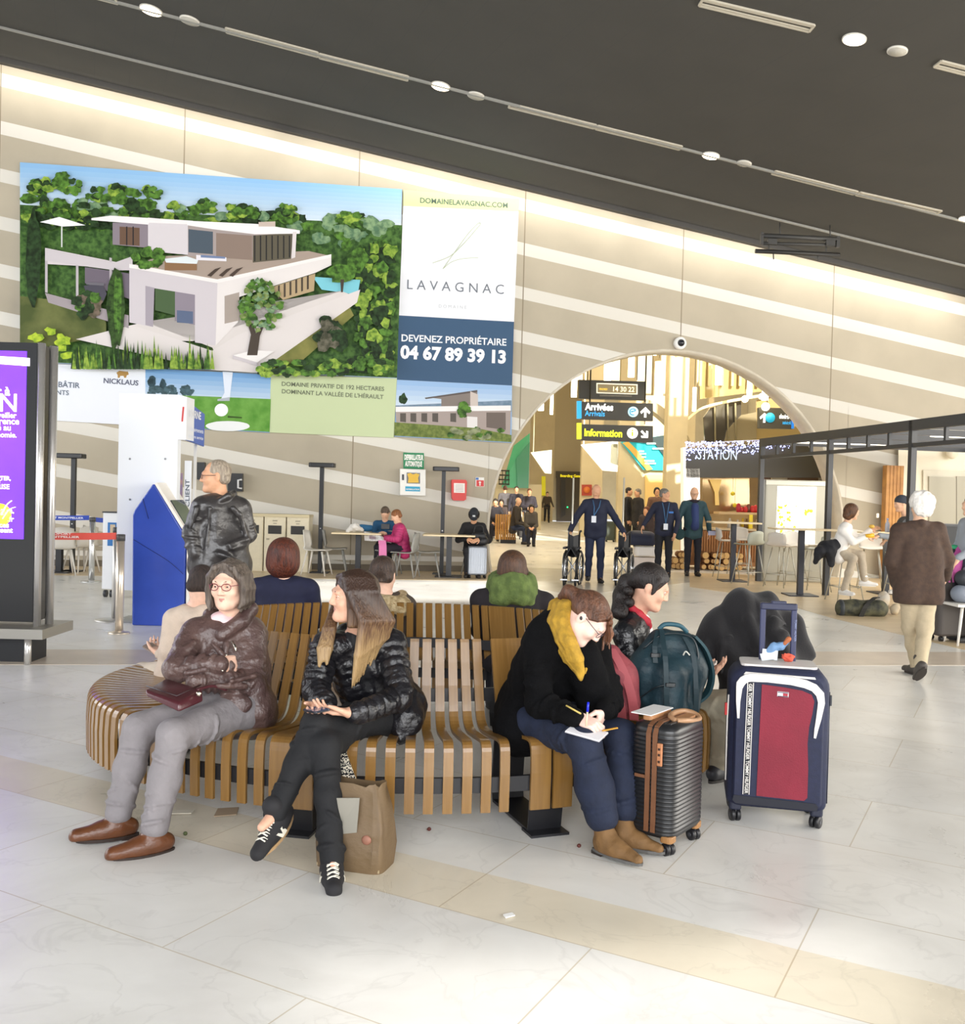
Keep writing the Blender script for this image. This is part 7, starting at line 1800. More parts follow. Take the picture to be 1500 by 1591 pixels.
# green glazed screen on the left
t = empty('green_glass_screen', at(800,760,43.9), 'green glass screen behind the left foot of the arch', 'screen')
a, b = at(781,700,43.8), at(823,700,43.8); mb = MB(); z0, z1 = at(800,758,43.8).z, at(800,672,43.8).z; mb.prism([(a.x, 43.8, z0),(b.x, 43.9, z0),(b.x, 43.9, z1),(a.x + .5,43.8, z1 - .6)],(0,.08,0)); mb.build('pane', M('#4a9c72', .2, emit=.12), t)
mb = MB(); mb.prism([(b.x - .5,43.78, z0),(b.x, 43.79, z0),(b.x, 43.79, z1 - .4),(b.x - .6,43.78, z1 - 1.2)],(0,-.05,0)); mb.build('inner_pane', M('#2f7d57', .2), t)
upright('wall_low_screen', 770,842,752,44, CW3,.3)
t = empty('lattice_window', at(782,740,27), 'small black framed lattice window left of the green glass', 'window'); mb = MB()
for k in range(4): mb.cyl(at(776 + k * 5,730,43.7), at(776 + k * 5,752,43.7),.02, n=6)
for k in range(4): mb.cyl(at(775,731 + k * 7,43.7), at(792,731.5 + k * 7,43.7),.035, n=6)
mb.build('bars', M('#2a2720', .5), t)
# hanging light boxes
def quadsign(name, pts, Y, mat, lab, cat, th=.12, Y2=None):
    t = empty(name, at(*pts[0], Y), lab, cat); mb = MB(); mb.prism([at(x, y, Y) for x, y in pts],(0, th, 0)); mb.build('panel', mat, t)
    if name == 'light_box': q_ = at(*pts[0], Y); MB().cyl(q_ + V((.1,.06,-.1)), V((q_.x + .1, Y + .06,12.9)),.02, n=6).build('rod', ROD if 'ROD' in globals() else mat, t)
    return t
quadsign('light_box', [(825,703),(858,699),(857,736),(847,735)],36, M('#d9d5b4', .4, emit=.35), 'pale hanging light box between the two left pillars', 'light box')
t = quadsign('light_box', [(903,691),(961,685),(960,733),(937,731)],33, M('#f6f2ea', .4, emit=.9), 'large white light box hanging under the information sign', 'light box')
mb = MB(); mb.prism([at(950,690,32.9), at(960,690,32.9), at(960,723,32.9), at(949,719,32.9)],(0,-.05,0)); mb.build('dark_patch', M('#8d8c74', .5), t)
mb = MB()
for k in range(5): mb.prism([at(913 + k * 5,700 + k * 6,32.9), at(935 + k * 3,698 + k * 6,32.9), at(935 + k * 3,699 + k * 6,32.9), at(913 + k * 5,701 + k * 6,32.9)],(0,-.04,0))
mb.build('lettering', M('#c9b3a8', .5), t)
t = quadsign('teal_advert', [(965,686),(1034,676),(1034,731),(1000,730)],33.85, M('#12a3ab', .35, emit=.45), 'turquoise advert screen hanging right of the white light box', 'screen')
mb = MB(); mb.prism([at(975,686,33.83), at(1034,676,33.83), at(1034,712,33.83), at(1018,690,33.83)],(0,-.04,0)); mb.build('dark_corner', M('#16302f', .4), t)
mb = MB(); mb.ribbon(spline([at(972,687,33.8), at(985,700,33.8),(at(1000,718,33.8)), at(1010,730,33.8)],5), V((.10,0,.03)),.03); mb.build('gold_sweep', M('#c9a24a', .4, emit=.2), t)
mb = MB()
for k, (x, y, w) in enumerate(((993,700,8),(994,704,10),(997,709,7),(1001,715,16),(1002,719,17),(1014,696,20),(1005,688,14))): mb.prism([at(x, y, 33.8), at(x + w, y, 33.8), at(x + w, y + 2.2,33.8), at(x, y + 2.2,33.8)],(0,-.03,0))
mb.build('lettering', M('#dff2f0', .4, emit=.4), t)
# dark doorway with the yellow sign
t = empty('boarding_gate', at(884,800,62.1), 'dark doorway with a yellow sign over it at the end of the left pillars', 'doorway')
Yg = 62.1; mb = MB(); mb.prism([at(865,733, Yg), at(903,733, Yg), at(903,810.5, Yg), at(865,810, Yg)],(0,.3,0)); mb.build('opening', M('#4a4030', .5), t)
mb = MB(); mb.prism([at(864,732, Yg - .1), at(903,733, Yg - .1), at(903,743, Yg - .1), at(864,742, Yg - .1)],(0,.1,0)); mb.build('lintel_sign', M('#453c28', .5), t)
text('Boarding Gate', at(871,741, Yg - .12), at(902,741.5, Yg - .12), UPZ, M('#e8d51c', .4, emit=.8), 'lettering', t, .03, height=.17)
mb = MB(); mb.prism([at(872,744, Yg - .1), at(879,744, Yg - .1), at(879,800, Yg - .1), at(872,804, Yg - .1)],(0,.08,0)); mb.build('door_leaf', M('#2e2a24', .4), t)
mb = MB(); mb.ell(at(882,788, Yg - .2),(.05,.05,.05)); mb.build('green_lamp', M('#1fe07a', .3, emit=3), t)
quadsign('yellow_banner', [(842,740),(848,740),(848,770),(842,770)],59.85, M('#d9d018', .5, emit=.3), 'narrow yellow upright sign on the left pillars', 'sign')
t = quadsign('red_poster', [(904.5,753),(920,753),(920,770),(904.5,770)],37.9, M('#a53a22', .5), 'red poster with an orange emblem on the pillar', 'poster')
MB().lathe([(.001,0),(.13,0),(.13,.02),(.001,.02)], at(912,761,37.88),12, RX(PI / 2)).build('emblem', M('#d0702a', .5), t)
quadsign('cream_wall_panel', [(1003,738),(1034,738),(1034,790),(1003,790)],33.8, M('#e3c27a', .5, emit=.12), 'cream yellow wall panel below the turquoise advert', 'panel')
# hanging signs
DK = M('#3d3b33', .5)
def hsign(x0, y0, x1, y1, Y, lab):
    t = empty('hanging_sign', at((x0 + x1) / 2,(y0 + y1) / 2, Y), lab, 'sign', 'hanging direction signs'); mb = MB(); s = (x1 - x0) * .026
    mb.prism([at(x0, y0, Y), at(x1, y0 + s, Y), at(x1, y1 + s, Y), at(x0, y1, Y)],(0,.18,0)); mb.build('panel', DK, t)
    mb = MB()
    for x in (x0 + 14, x1 - 12): q_ = at(x, y0, Y) + V((0,.09,0)); mb.cyl(V((q_.x, q_.y, 12.9)), q_, .010, n=6)
    mb.build('hanger', M('#3a382f', .5), t); return t
Yh = 23.0; GW = M('#f4f5f2', .4, emit=1.2); GB = M('#2ea6e6', .4, emit=.9); GY = M('#e6ee1a', .4, emit=1.0)
t = hsign(903,624,1015,651, Yh, 'dark hanging sign reading Arrivées Arrivals with a blue edge')
text('Arrivées', at(909,636.5, Yh), at(953,638, Yh), UPZ, GW, 'lettering', t, .04, lift=.01, height=.16); text('Arrivals', at(909,646, Yh), at(940,647, Yh), UPZ, GB, 'lettering', t, .015, lift=.01, height=.13)
quad = lambda pts, mat, nm, t, Y, th=-.012: MB().prism([at(x, y, Y) for x, y in pts],(0, th, 0)).build(nm, mat, t)
quad([(897,623),(904,623),(904,650),(897,650)], M('#1a9fd6', .4, emit=.9), 'blue_edge', t, Yh - .005,.15)
MB().lathe([(.001,0),(.125,0),(.125,.01),(.001,.01)], at(984,640, Yh - .005),24, RX(PI / 2)).build('disc', M('#bfe4f2', .4, emit=.9), t)
mb = MB(); c = at(984,640, Yh - .02); mb.tube([c + V((.075 * math.cos(a),0,.075 * math.sin(a))) for a in [.5 + i * .42 for i in range(12)]],.012,6); mb.tube([c + V((-.05,0,0)), c + V((.06,0,.03))],.014,6); mb.build('plane_symbol', M('#2f8fb8', .4, emit=.5), t)
def arrow(cx, cy, Y, r, ang, t):
    p = at(cx, cy, Y - .005); f = lambda x, y: p + V((x * math.cos(ang) - y * math.sin(ang),0, x * math.sin(ang) + y * math.cos(ang))) * r
    MB().prism([f(-.22,-1),(f(.22,-1)), f(.22,.15), f(.75,-.35), f(.95,.05), f(0,1), f(-.95,.05), f(-.75,-.35), f(-.22,.15)],(0,-.01,0)).build('arrow', GW, t)
arrow(1003,640.5, Yh, .125,0, t)
t = hsign(903,659,1015,684, Yh, 'dark hanging sign reading Information in yellow with a yellow edge')
text('Information', at(908,677, Yh), at(967,679, Yh), UPZ, GY, 'lettering', t, .04, lift=.01, height=.17)
quad([(897,657),(904,657),(904,682),(897,682)], M('#d6e21a', .4, emit=.9), 'yellow_edge', t, Yh - .005,.15)
MB().lathe([(.001,0),(.13,0),(.13,.01),(.001,.01)], at(983,673, Yh - .005),24, RX(PI / 2)).build('disc', GW, t)
mb = MB(); c = at(983,673, Yh - .018); mb.box(c + V((0,0,-.02)),(.036,.01,.10)); mb.box(c + V((0,0,.065)),(.036,.01,.036)); mb.build('letter_i', M('#b8c41a', .4, emit=.5), t)
arrow(1002,675, Yh, .115,-PI * .75, t)
t = hsign(900,590,1003,619, Yh + .3, 'dark hanging panel with a lit clock reading 14 30 22')
quad([(927,595),(991,597),(991,613),(927,611)], M('#f3ead0', .4, emit=.7), 'clock_frame', t, Yh + .28); quad([(929,596.8),(989,598.8),(989,611.4),(929,609.4)], M('#8f8059', .4, emit=.25), 'clock_face', t, Yh + .265)
text('14 30 22', at(953,608, Yh + .25), at(986,609, Yh + .25), UPZ, M('#fff0c0', .4, emit=1.2), 'lettering', t, .01, lift=.002, height=.12); text('VENDREDI', at(931,606, Yh + .25), at(944,606.4, Yh + .25), UPZ, M('#e6c23a', .4, emit=.8), 'lettering', t, .03, lift=.002, height=.05)
quad([(932,613),(982,614),(982,617),(932,616)], M('#6d685a', .5), 'ledge', t, Yh + .27)
t = hsign(1180,633,1233,665,23.4, 'reflection of the arrivals sign above the pergola, built as a dark panel with arrow')  # reflection in the glazing, modelled as a solid panel with reversed lettering
quad([(1230,634),(1234,634),(1234,666),(1230,666)], M('#1f74d0', .4, emit=.6), 'blue_edge', t, 23.39); arrow(1188,649,23.4,.12,0, t)
MB().lathe([(.001,0),(.12,0),(.12,.01),(.001,.01)], at(1197,649,23.39),20, RX(PI / 2)).build('disc', M('#27a7c9', .4, emit=.6), t)
text('slevirrA', at(1211,650,23.4), at(1229,651,23.4), UPZ, GW, 'lettering', t, .03, lift=.01, height=.11); text('seévirrA', at(1216,659,23.4), at(1229,660,23.4), UPZ, GB, 'lettering', t, .01, lift=.01, height=.09)
# tube pendants
TUBE = M('#fff0c8', .4, emit=7.0); ROD = M('#6d6248', .5)
for i, (px, y0, y1, Y, w) in enumerate(((893,582,617,27,9),(945,557,596,29,11),(982,548,586,30,10),(1025,562,622,24,13),(1050,556,617,26,10),(1080,602,639,34,6),(1118,556,598,26,11),(1166,576,618,25,8),(1190,590,622,24,10),(841,624,638,30,9),(858,612,644,33,5))):
    a, b = at(px, y1, Y), at(px, y0, Y); a.x = b.x; t = empty('pendant_lamp', b, 'glowing upright tube lamp %s' % ('leftmost by the arch edge', 'left of the clock panel top', 'right above the clock panel', 'tallest, right of the clock panel', 'just right of the tallest tube', 'small and far, above the rib', 'in front of the dark glazing', 'right of the dark glazing', 'above the mirrored arrow sign', 'small at the left arch edge', 'thin on the left pillars')[i], 'lamp', 'glowing tube lamps inside the arch')
    MB().cyl(a, b, w / 3000 * Y, n=14).build('tube', TUBE, t); MB().cyl(b, V((b.x, b.y, 12.9)),.012, n=6).build('rod', ROD, t)
# glazed balcony front on the right
GL = M('#6f6750', .12, coat=.4); MUL = M('#b9a87c', .5)
t = empty('glazed_front', at(1150,640,26.5), 'dark glazed balcony front with slim uprights at the right of the arch', 'glazing')
mb = MB(); mb.prism([at(1088,620,26.5), at(1250,600,26.5), at(1250,530,26.5), at(1088,530,26.5)],(0,.1,0)); mb.build('upper_glass', M('#b29c68', .15, coat=.5), t)
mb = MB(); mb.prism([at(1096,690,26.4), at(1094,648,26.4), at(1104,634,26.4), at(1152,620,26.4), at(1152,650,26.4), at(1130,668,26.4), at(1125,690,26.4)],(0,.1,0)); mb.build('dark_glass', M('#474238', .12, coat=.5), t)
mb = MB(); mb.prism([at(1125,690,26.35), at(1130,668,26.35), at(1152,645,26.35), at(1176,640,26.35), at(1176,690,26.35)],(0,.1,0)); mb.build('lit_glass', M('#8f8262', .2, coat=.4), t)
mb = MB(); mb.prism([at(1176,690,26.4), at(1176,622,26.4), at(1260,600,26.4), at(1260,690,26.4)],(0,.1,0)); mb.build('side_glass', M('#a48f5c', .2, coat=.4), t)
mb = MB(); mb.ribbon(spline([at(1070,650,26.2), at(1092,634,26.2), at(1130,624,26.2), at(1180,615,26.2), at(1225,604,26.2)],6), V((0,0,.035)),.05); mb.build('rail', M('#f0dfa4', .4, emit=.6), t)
mb = MB()
for x in (1088,1102,1122,1138,1150,1164,1178,1196): q_ = at(x, 600,26.4); mb.box((q_.x, 26.4,(q_.z + 12.9) / 2),(.07,.08,12.9 - q_.z))
mb.build('mullion', MUL, t)
mb = MB()
for x in (1111,1131,1143): mb.cyl(at(x, 626,26.3), at(x + 1,690,26.3),.025, n=6)
mb.build('stay', M('#8f8666', .4), t)
for i, (px, py, Y, r) in enumerate(((1018,546,22.6,.10),(1158,620,25,.09),(1184,616,24.2,.08),(1190,632,23.2,.10))):
    t = empty('spot_lamp', at(px, py, Y), 'small glaring spot lamp %s' % ('at the crown of the arch', 'on the left part of the balcony rail', 'on the right part of the balcony rail', 'above the mirrored arrow sign')[i], 'lamp', 'small spot lamps inside the arch'); MB().ell(at(px, py, Y),(r, r, r)).build('globe', TUBE, t); q_ = at(px, py, Y); MB().cyl(q_, V((q_.x, q_.y, 12.9)),.008, n=5).build('rod', ROD, t)
# light of the concourse; the near lamp is an added frontal fill
area_light('concourse_fill_near', (4.5,25,12.2),(5.5,42,4),9,3,2200,(1.0,.9,.72))
area_light('concourse_light_far', (6,46,12.6),(6,48,0),20,24,2600,(1.0,.9,.72))
area_light('shop_light', (5.8,22.6,4.3),(5.8,22.6,0),3.5,1.5,90,(1.0,.86,.62))
# ---- wooden bench far away
c = at(786,800,31.5); c.z = 0; t = empty('far_bench', c, 'small golden slatted bench far away in the concourse', 'bench'); k = c.y / 1500
mb = MB()
for i in range(9): mb.box(c + V(((i - 4) * 3.6 * k, .25,.62)),(2.8 * k, .05,.62)); mb.box(c + V(((i - 4) * 3.6 * k, 0,.42)),(2.8 * k, .5,.05)); mb.box(c + V(((i - 4) * 3.6 * k, -.25,.27)),(2.8 * k, .05,.3))
mb.build('slats', M('#b07f35', .45), t); mb = MB(); mb.box(c + V((.1,0,.1)),(.5,.4,.2)); mb.build('foot', BLK, t)
# ---- people in the concourse
def stander(px, feet_y, top_y, ang, lab, skin, top, bottom, hair, arms=None, look=None, Y=None, h=.012, stride=0.0, H=None, **kw):
    Yp = Y if Y else fl(px, feet_y).y; x = at(px, 800, Yp).x; H = H or at(px, top_y, Yp).z
    J = pose_stand(x, Yp, H * 1.0, ang, arms, stride, look=look); return figure('person', lab, J, skin, top, bottom, M('#1c1b1e', .5), hair, h, **kw), J
hs_dark, hs_grey, hs_white = hair_mat('#2c2420', '#191513'), hair_mat('#8b857c', '#5d5851'), hair_mat('#e6e0d6', '#c9c2b6')
NAVYU = M('#1d2238', .8, var=.06); 
# man between the two folded wheelchairs
mw, Jw = stander(926,905,753, PI, 'bald man in a navy sweater with a name badge pushing two folded wheelchairs', SKIN_B, NAVYU, M('#222a44', .8),(hair_bald, hair_mat('#6d5a4c', '#4a3d34')), arms=[((-.34,.02,1.17),(-.48,.16,.93)),((.34,.02,1.17),(.46,.16,.93))], look=(.12,-.85,-.55), stride=.08, tr=1.22, ar=1.15, belly=.03, hem=.08, h=.010)
def badge(J, root, dx=.0, z=1.08, Y=-.16):
    n = J['neck']; q = MB(); c = V((n.x + dx, n.y, z)); q.tube([n + V((-.07,-.10,.0)), n + V((-.05,-.16,-.12)), c + V((0, Y, .06))],.008,5); q.tube([n + V((.07,-.10,.0)), n + V((.04,-.16,-.12)), c + V((0, Y, .06))],.008,5); l = q.build('lanyard', M('#3f6f9c', .6), root)
    q = MB(); q.box(c + V((0, Y - .005,0)),(.085,.012,.12)); q.build('name_badge', M('#d9dde4', .4), l)
badge(Jw, mw['root'],-.06,1.17,-.23)
def wheelchair(px, feet_y, lab, flip=1):
    c = gp(px, feet_y); t = empty('folded_wheelchair', c, lab, 'wheelchair', 'folded wheelchairs'); BK_, SV = M('#17181c', .5), M('#b9bcc2', .25,.9)
    yw = -.22
    def f(x, y, z): return c + RZ(yw * flip) @ V((x, y, 0)) + V((0,0, z))
    for s, r in ((-1,.30),(1,.30)):
        cc = f(s * .13,.05, r); axv = RZ(yw * flip) @ V((1,-.04 * s, 0)); axv.normalize(); R3 = frame(axv.cross(UPZ), UPZ)
        ring = [cc + R3 @ V((r * math.cos(a), r * math.sin(a),0)) for a in [2 * PI * i / 28 for i in range(28)]]
        mb = MB(); mb.tube(ring, .018,7, closed=True); w = mb.build('wheel', BK_, t)
        ring = [cc + axv * (.03 * s) + R3 @ V((r * .86 * math.cos(a), r * .86 * math.sin(a),0)) for a in [2 * PI * i / 28 for i in range(28)]]
        mb = MB(); mb.tube(ring, .010,6, closed=True); mb.build('hand_rim', SV, w)
        mb = MB()
        for k in range(10): a = 2 * PI * k / 10; mb.cyl(cc, cc + R3 @ V((r * math.cos(a), r * math.sin(a),0)),.004, n=5)
        mb.cyl(cc - axv * .04, cc + axv * .04,.03, n=10); mb.build('spokes', SV, w)
        mb = MB(); mb.cyl(f(s * .10 - .015,-.32,.085), f(s * .10 + .015,-.32,.085),.085, n=14); mb.build('front_caster', BK_, t)
        mb = MB(); mb.tube([f(s * .10,-.32,.1), f(s * .10,-.30,.45), f(s * .10,.0,.5), f(s * .10,.10,.5), f(s * .10,.12,.92), f(s * .10,.24,.95)],.014,7); mb.tube([f(s * .10,-.30,.28), f(s * .10,.05,.3)],.012,7); mb.build('side_frame', SV if s < 0 else BK_, t)
        mb = MB(); mb.tube([f(s * .10,.18,.945), f(s * .10,.30,.95)],.02,8); mb.build('push_handle', BK_, t)
        mb = MB(); mb.box(f(s * .12,-.12,.66),(.05,.30,.035), RZ(yw * flip)); mb.build('armrest', BK_, t)
    mb = MB(); mb.prism([f(-.10,.10,.5), f(0,.02,.48), f(.10,.10,.5), f(.10,.13,.9), f(0,.06,.86), f(-.10,.13,.9)],(0,.02,0)); mb.build('backrest', BK_, t)
    mb = MB(); mb.prism([f(-.10,-.3,.5), f(0,-.3,.66), f(0,.08,.66), f(-.10,.08,.5)],(0,0,.02)); mb.prism([f(.10,-.3,.5), f(0,-.3,.66), f(0,.08,.66), f(.10,.08,.5)],(0,0,.02)); mb.build('seat', BK_, t)
    mb = MB(); mb.cyl(f(-.10,0,.15), f(.10,0,.48),.012, n=6); mb.cyl(f(.10,0,.15), f(-.10,0,.48),.012, n=6); mb.build('cross_brace', SV, t)
    mb = MB(); mb.box(f(-.10,-.42,.12),(.12,.14,.02)); mb.box(f(.10,-.42,.12),(.12,.14,.02)); mb.build('footplate', SV, t)
    return t
wheelchair(889,908, 'folded black wheelchair at the left hand of the photo, below the bald man in navy'); wheelchair(968,908, 'folded black wheelchair to the right of the bald man in navy', 1)
for px, y0, y1, lab in ((885,742,835, 'tall pale pole standing at the left wheelchair'),(964,742,835, 'tall pale pole standing at the right wheelchair')):
    p = gp(px + 3,906); p.y += .12; zt = at(px, y0, p.y).z; t = empty('drip_pole', p, lab, 'pole', 'pale poles on the wheelchairs'); mb = MB(); mb.cyl(V((p.x, p.y, .02)), V((p.x, p.y, zt)),.016, n=8); mb.build('rod', M('#d9d5c6', .35,.3), t); mb = MB(); mb.cyl(V((p.x, p.y, 0)), V((p.x, p.y, .03)),.06, n=12); mb.build('socket', M('#8f8f8a', .4), t)
# luggage cart stuff behind the right wheelchair
p = gp(1000,885); t = empty('duffel_bag', p, 'dark blue bag on white boxes right of the bald man', 'bag'); F = Field(); F.cone(at(985,838, p.y), at(1008,838, p.y),.20,.18,.05); F.cut(at(996,847, p.y), V((0,0,-1))); field_obj('bag_body', F, .015, M('#222a44', .6), t)
mb = MB(); mb.rbox(V((p.x + .02, p.y, at(996,856, p.y).z)),(.50,.42,.21),.1); tag(mb.build('white_bundle', M('#f2efec', .6)), 'white rolled bundle under the dark blue bag', 'bundle')
mb = MB(); mb.box(V((p.x, p.y, at(996,873, p.y).z)),(.62,.45,.22)); mb.box(V((p.x, p.y, .05)),(.5,.4,.1)); tag(mb.build('pale_box', M('#e8ddd6', .6)), 'pale box on the floor under the white bundle', 'box')
# lanyard man, teal jacket man
ml, Jl = stander(1033,878,759, PI * .93, 'grey-haired man in a navy sweater with a white badge looking to his left', SKIN_B, NAVYU, M('#15171f', .8),(hair_short, hs_grey), arms=[((-.27,.04,1.14),(-.22,.16,.90)),((.30,.0,1.2),(.40,.10,1.02))], look=(.8,-.6,.0), Y=19.4, tr=1.1, ar=1.05, hem=.06, h=.010)
badge(Jl, ml['root'],.0,1.02,-.15)
mb = MB(); mb.box(Jl['pel'] + V((.10,-.16,.33)),(.09,.012,.035)); mb.build('chest_logo', M('#2a6fc0', .5), ml['root'])
mt, Jt = stander(1078,895,757, PI, 'white-haired man with glasses in a teal blazer and blue jumper, cap in hand', SKIN_A, M('#2b4a52', .7, var=.06), M('#1c1c26', .8),(hair_bald, hs_white), arms=[((-.29,.0,1.14),(-.30,.08,.90)),((.29,.0,1.14),(.28,.08,.92))], look=(-.1,-.95,-.25), tr=1.12, ar=1.1, hem=.14, h=.010, belly=.02)
F = Field(); n = Jt['neck']; F.chain([n + V((0,-.13,-.10)), Jt['pel'] + V((0,-.17,.02))],[.075,.085],.02); field_obj('blue_jumper', F, .012, M('#2f3f70', .8), mt['root']); F = Field(); F.chain([n + V((.08 * math.cos(a),.07 * math.sin(a),.0)) for a in [2 * PI * i / 10 for i in range(11)]],[.035] * 11,.01); field_obj('dark_scarf', F, .012, M('#231c2a', .8), mt['root'])
lens_glasses(mt['P'], mt['R'],1.0, M('#2a2428', .3), mt['root'])
p = Jt['wr'][1] + V((-.01,-.06,-.10)); t = empty('flat_cap', p, 'dark teal flat cap held low by the man in the teal blazer', 'cap'); F = Field(); F.ell(p, (.11,.06,.12), None, .02); field_obj('crown', F, .012, M('#234247', .8), t)
p = Jt['wr'][0] + V((.04,-.06,-.04)); t = empty('papers', p, 'small pale papers in the hand of the man in the teal blazer', 'paper'); MB().box(p, (.16,.02,.09), RZ(.2)).build('sheet', M('#b9bbd6', .6), t)
# group in the background
stander(976,812,757,-PI * .62, 'man in a black cap and coat seen from behind beside black suitcases', SKIN_B, M('#1a191c', .8), M('#1d1d22', .8),(hair_short, hs_dark), Y=29, h=.018, ar=1.1, tr=1.1)
stander(991,812,759, PI * .6, 'grey-haired man in a black coat seen from behind in the distance', SKIN_B, M('#1d1b1e', .8), M('#1d1d22', .8),(hair_short, hs_grey), Y=28.5, h=.018, ar=1.2, tr=1.2, hem=.2)
stander(1020,812,757, PI, 'dark-haired woman in a brown top far behind the man with the badge', SKIN_B, M('#6d5040', .8), M('#2d2a2a', .8),(hair_bob, hs_dark), Y=29.5, h=.018)
stander(1005,835,785, PI * .8, 'auburn-haired girl bending over the suitcases in the background', SKIN_B, M('#3a2f33', .8), M('#2d2a2a', .8),(hair_bob, hair_mat('#6d3a22', '#45241a')), Y=26, h=.018, H=1.32)
def far_case(px, fy, w, h, lab, mat, Y=None):
    k = (fl(px, fy).y) / 1500; return case_simple(px, fy, w * k, .28, h * k - .06, lab, mat, 0.0, name='suitcase')
far_case(975,838,22,40, 'black suitcase behind the right wheelchair, left one of two', M('#2a2a2e', .5)); far_case(995,838,18,38, 'black suitcase behind the right wheelchair, right one of two', M('#1f2026', .5)); far_case(948,842,14,32, 'dark green suitcase behind the pole of the right wheelchair', M('#3a4238', .5))
stander(850,812,764, PI, 'young woman with bare arms and dark trousers walking far away in the concourse', SKIN_A, M('#4a4036', .8), M('#1c1c22', .8),(hair_tail, hair_mat('#4a3626', '#2c2019')), h=.022, stride=.2, arms=[((-.26,.0,1.15),(-.36,.1,.9)),((.24,-.05,1.12),(.25,.0,.86))])
def far_sit(px, hy, Y, lab, ang, top, hair, skin=SKIN_B, bottom=M('#1f2230', .8), **kw): return seated(px, hy, Y, lab, ang, skin, top, bottom, hair, h=.022, lean=.1, **kw)
far_sit(806,779,31, 'bald old man in a dark jacket seated on the far bench, legs crossed', -PI / 2 - .35, M('#332c28', .8),(hair_bald, hs_white), SKIN_A, M('#27304a', .8), look=(.8,-.5,-.3))
far_sit(770,780,33, 'person in black scratching the head on the left of the far bench', PI, M('#1f1c22', .8),(hair_short, hs_dark), arms=[((-.26,.1,.5),(-.12,.12,.74)),((.23,.1,.26),(.10,.3,.20))])
far_sit(779,781,34, 'dark-haired person behind the far bench beside the one in black', PI, M('#3a2f2c', .8),(hair_bob, hs_dark))
stander(784,822,754,.3, 'person in a grey jacket with an orange collar standing behind the far bench', SKIN_B, M('#4d4a4c', .8), M('#3a3634', .8),(hair_short, hair_mat('#5a3a2a', '#38241a')), Y=38, h=.022)
stander(802,822,755, PI, 'person in black with a red bag standing behind the bald old man', SKIN_B, M('#22202a', .8), M('#2a2830', .8),(hair_short, hs_dark), Y=37, h=.022)
stander(822,824,759, PI, 'person in a dark jacket with joined hands standing in the distance', SKIN_B, M('#262129', .8), M('#2a2830', .8),(hair_short, hair_mat('#6d3a2a', '#45241a')), Y=36, h=.022, arms=[((-.25,.05,1.12),(-.06,.2,1.08)),((.25,.05,1.12),(.06,.2,1.08))])
far_sit(826,790,30, 'child with big black hair reading white papers beside the bald old man', PI, M('#4a4540', .8),(hair_bob, hs_dark), H=1.3)
case_simple(813,838,.30,.22,.50, 'black cabin suitcase with raised handle beside the bald old man', M('#23211f', .5), handle=.45, ribs=5)
case_simple(762,836,.34,.24,.52, 'dark violet suitcase left of the far bench', M('#2f2838', .5))
# === CAFE CORNER ON THE RIGHT
PG = M('#3a3a3c', .45); PGD = M('#2c2e33', .4)
pA, pB, pC = gp(1178,903), gp(1283,925), None
d_ = (pB - pA).normalized(); pC = V((at(1420,652,14.0).x, 14.0,0)); pE = pC + (pC - pB).normalized() * 3.2
t = empty('pergola', pB, 'dark metal pergola frame with a ladder beam over the high cafe tables', 'pergola')
ztop, zlow = 2.80,2.44
for p in (pA, pB, pC, pE): mb = MB(); mb.box(p + V((0,0, ztop / 2)),(.085,.085, ztop), RZ(math.atan2(d_.y, d_.x))); mb.build('post', PGD, t)
def beam(a, b, z, h, w, nm, mat=PG):
    a, b = V((a.x, a.y, z)), V((b.x, b.y, z)); mb = MB(); R3 = frame((b - a), V((-(b - a).y, (b - a).x, 0))); mb.box((a + b) / 2,((b - a).length + .08, w, h), R3); return mb.build(nm, mat, t)
for a, b in ((pA, pB),(pB, pC),(pC, pE)):
    beam(a, b, ztop - .07,.15,.09, 'top_beam'); beam(a, b, zlow, .06,.07, 'lower_beam')
    n = 4
    for k in range(1, n): q = a + (b - a) * (k / n); mb = MB(); mb.box(V((q.x, q.y, (ztop + zlow) / 2 - .04)),(.05,.05, ztop - zlow - .1), RZ(math.atan2(d_.y, d_.x))); mb.build('baluster', PGD, t)
back = V((4.6,.9,0))
for a, b in ((pA + back, pE + back),): beam(a, b, ztop - .07,.12,.08, 'rear_beam')
for p in (pA, pA + (pB - pA) * .5, pB, pB + (pC - pB) * .5, pC): beam(p, p + back, ztop - .06,.10,.06, 'cross_beam', PGD)
mb = MB(); mb.box(pB + back + V((0,0, ztop / 2)),(.08,.08, ztop)); mb.box(pE + back + V((0,0, ztop / 2)),(.08,.08, ztop)); mb.box(pA + back + V((0,0, ztop / 2)),(.08,.08, ztop)); mb.build('rear_post', PGD, t)
# light strips below the cross beams
LS = M('#fff4dc', .4, emit=5.0)
for i, (a, b, lab) in enumerate((((1220,686),(1376,690), 'long light strip below the pergola beams, left one'),((1345,674),(1510,684), 'long light strip below the pergola beams, upper right one'),((1430,690),(1530,697), 'light strip at the right edge over the grey doors'))):
    Ys = (18.6,16.8,18.8)[i]; p, q = at(*a, Ys), at(*b, Ys); q.z = p.z; tt = empty('light_strip', (p + q) / 2, lab, 'light strip', 'light strips of the cafe'); MB().box((p + q) / 2,((q - p).length, .06,.05), frame(q - p, V((-(q - p).y, (q - p).x, 0)))).build('diffuser', LS, tt); MB().box((p + q) / 2 + V((0,0,.045)),((q - p).length, .08,.04), frame(q - p, V((-(q - p).y, (q - p).x, 0)))).build('housing', PG, tt)
area_light('cafe_light', (8.6,17.5,2.6),(8.6,17.5,0),4,2.5,110,(1.0,.92,.78))
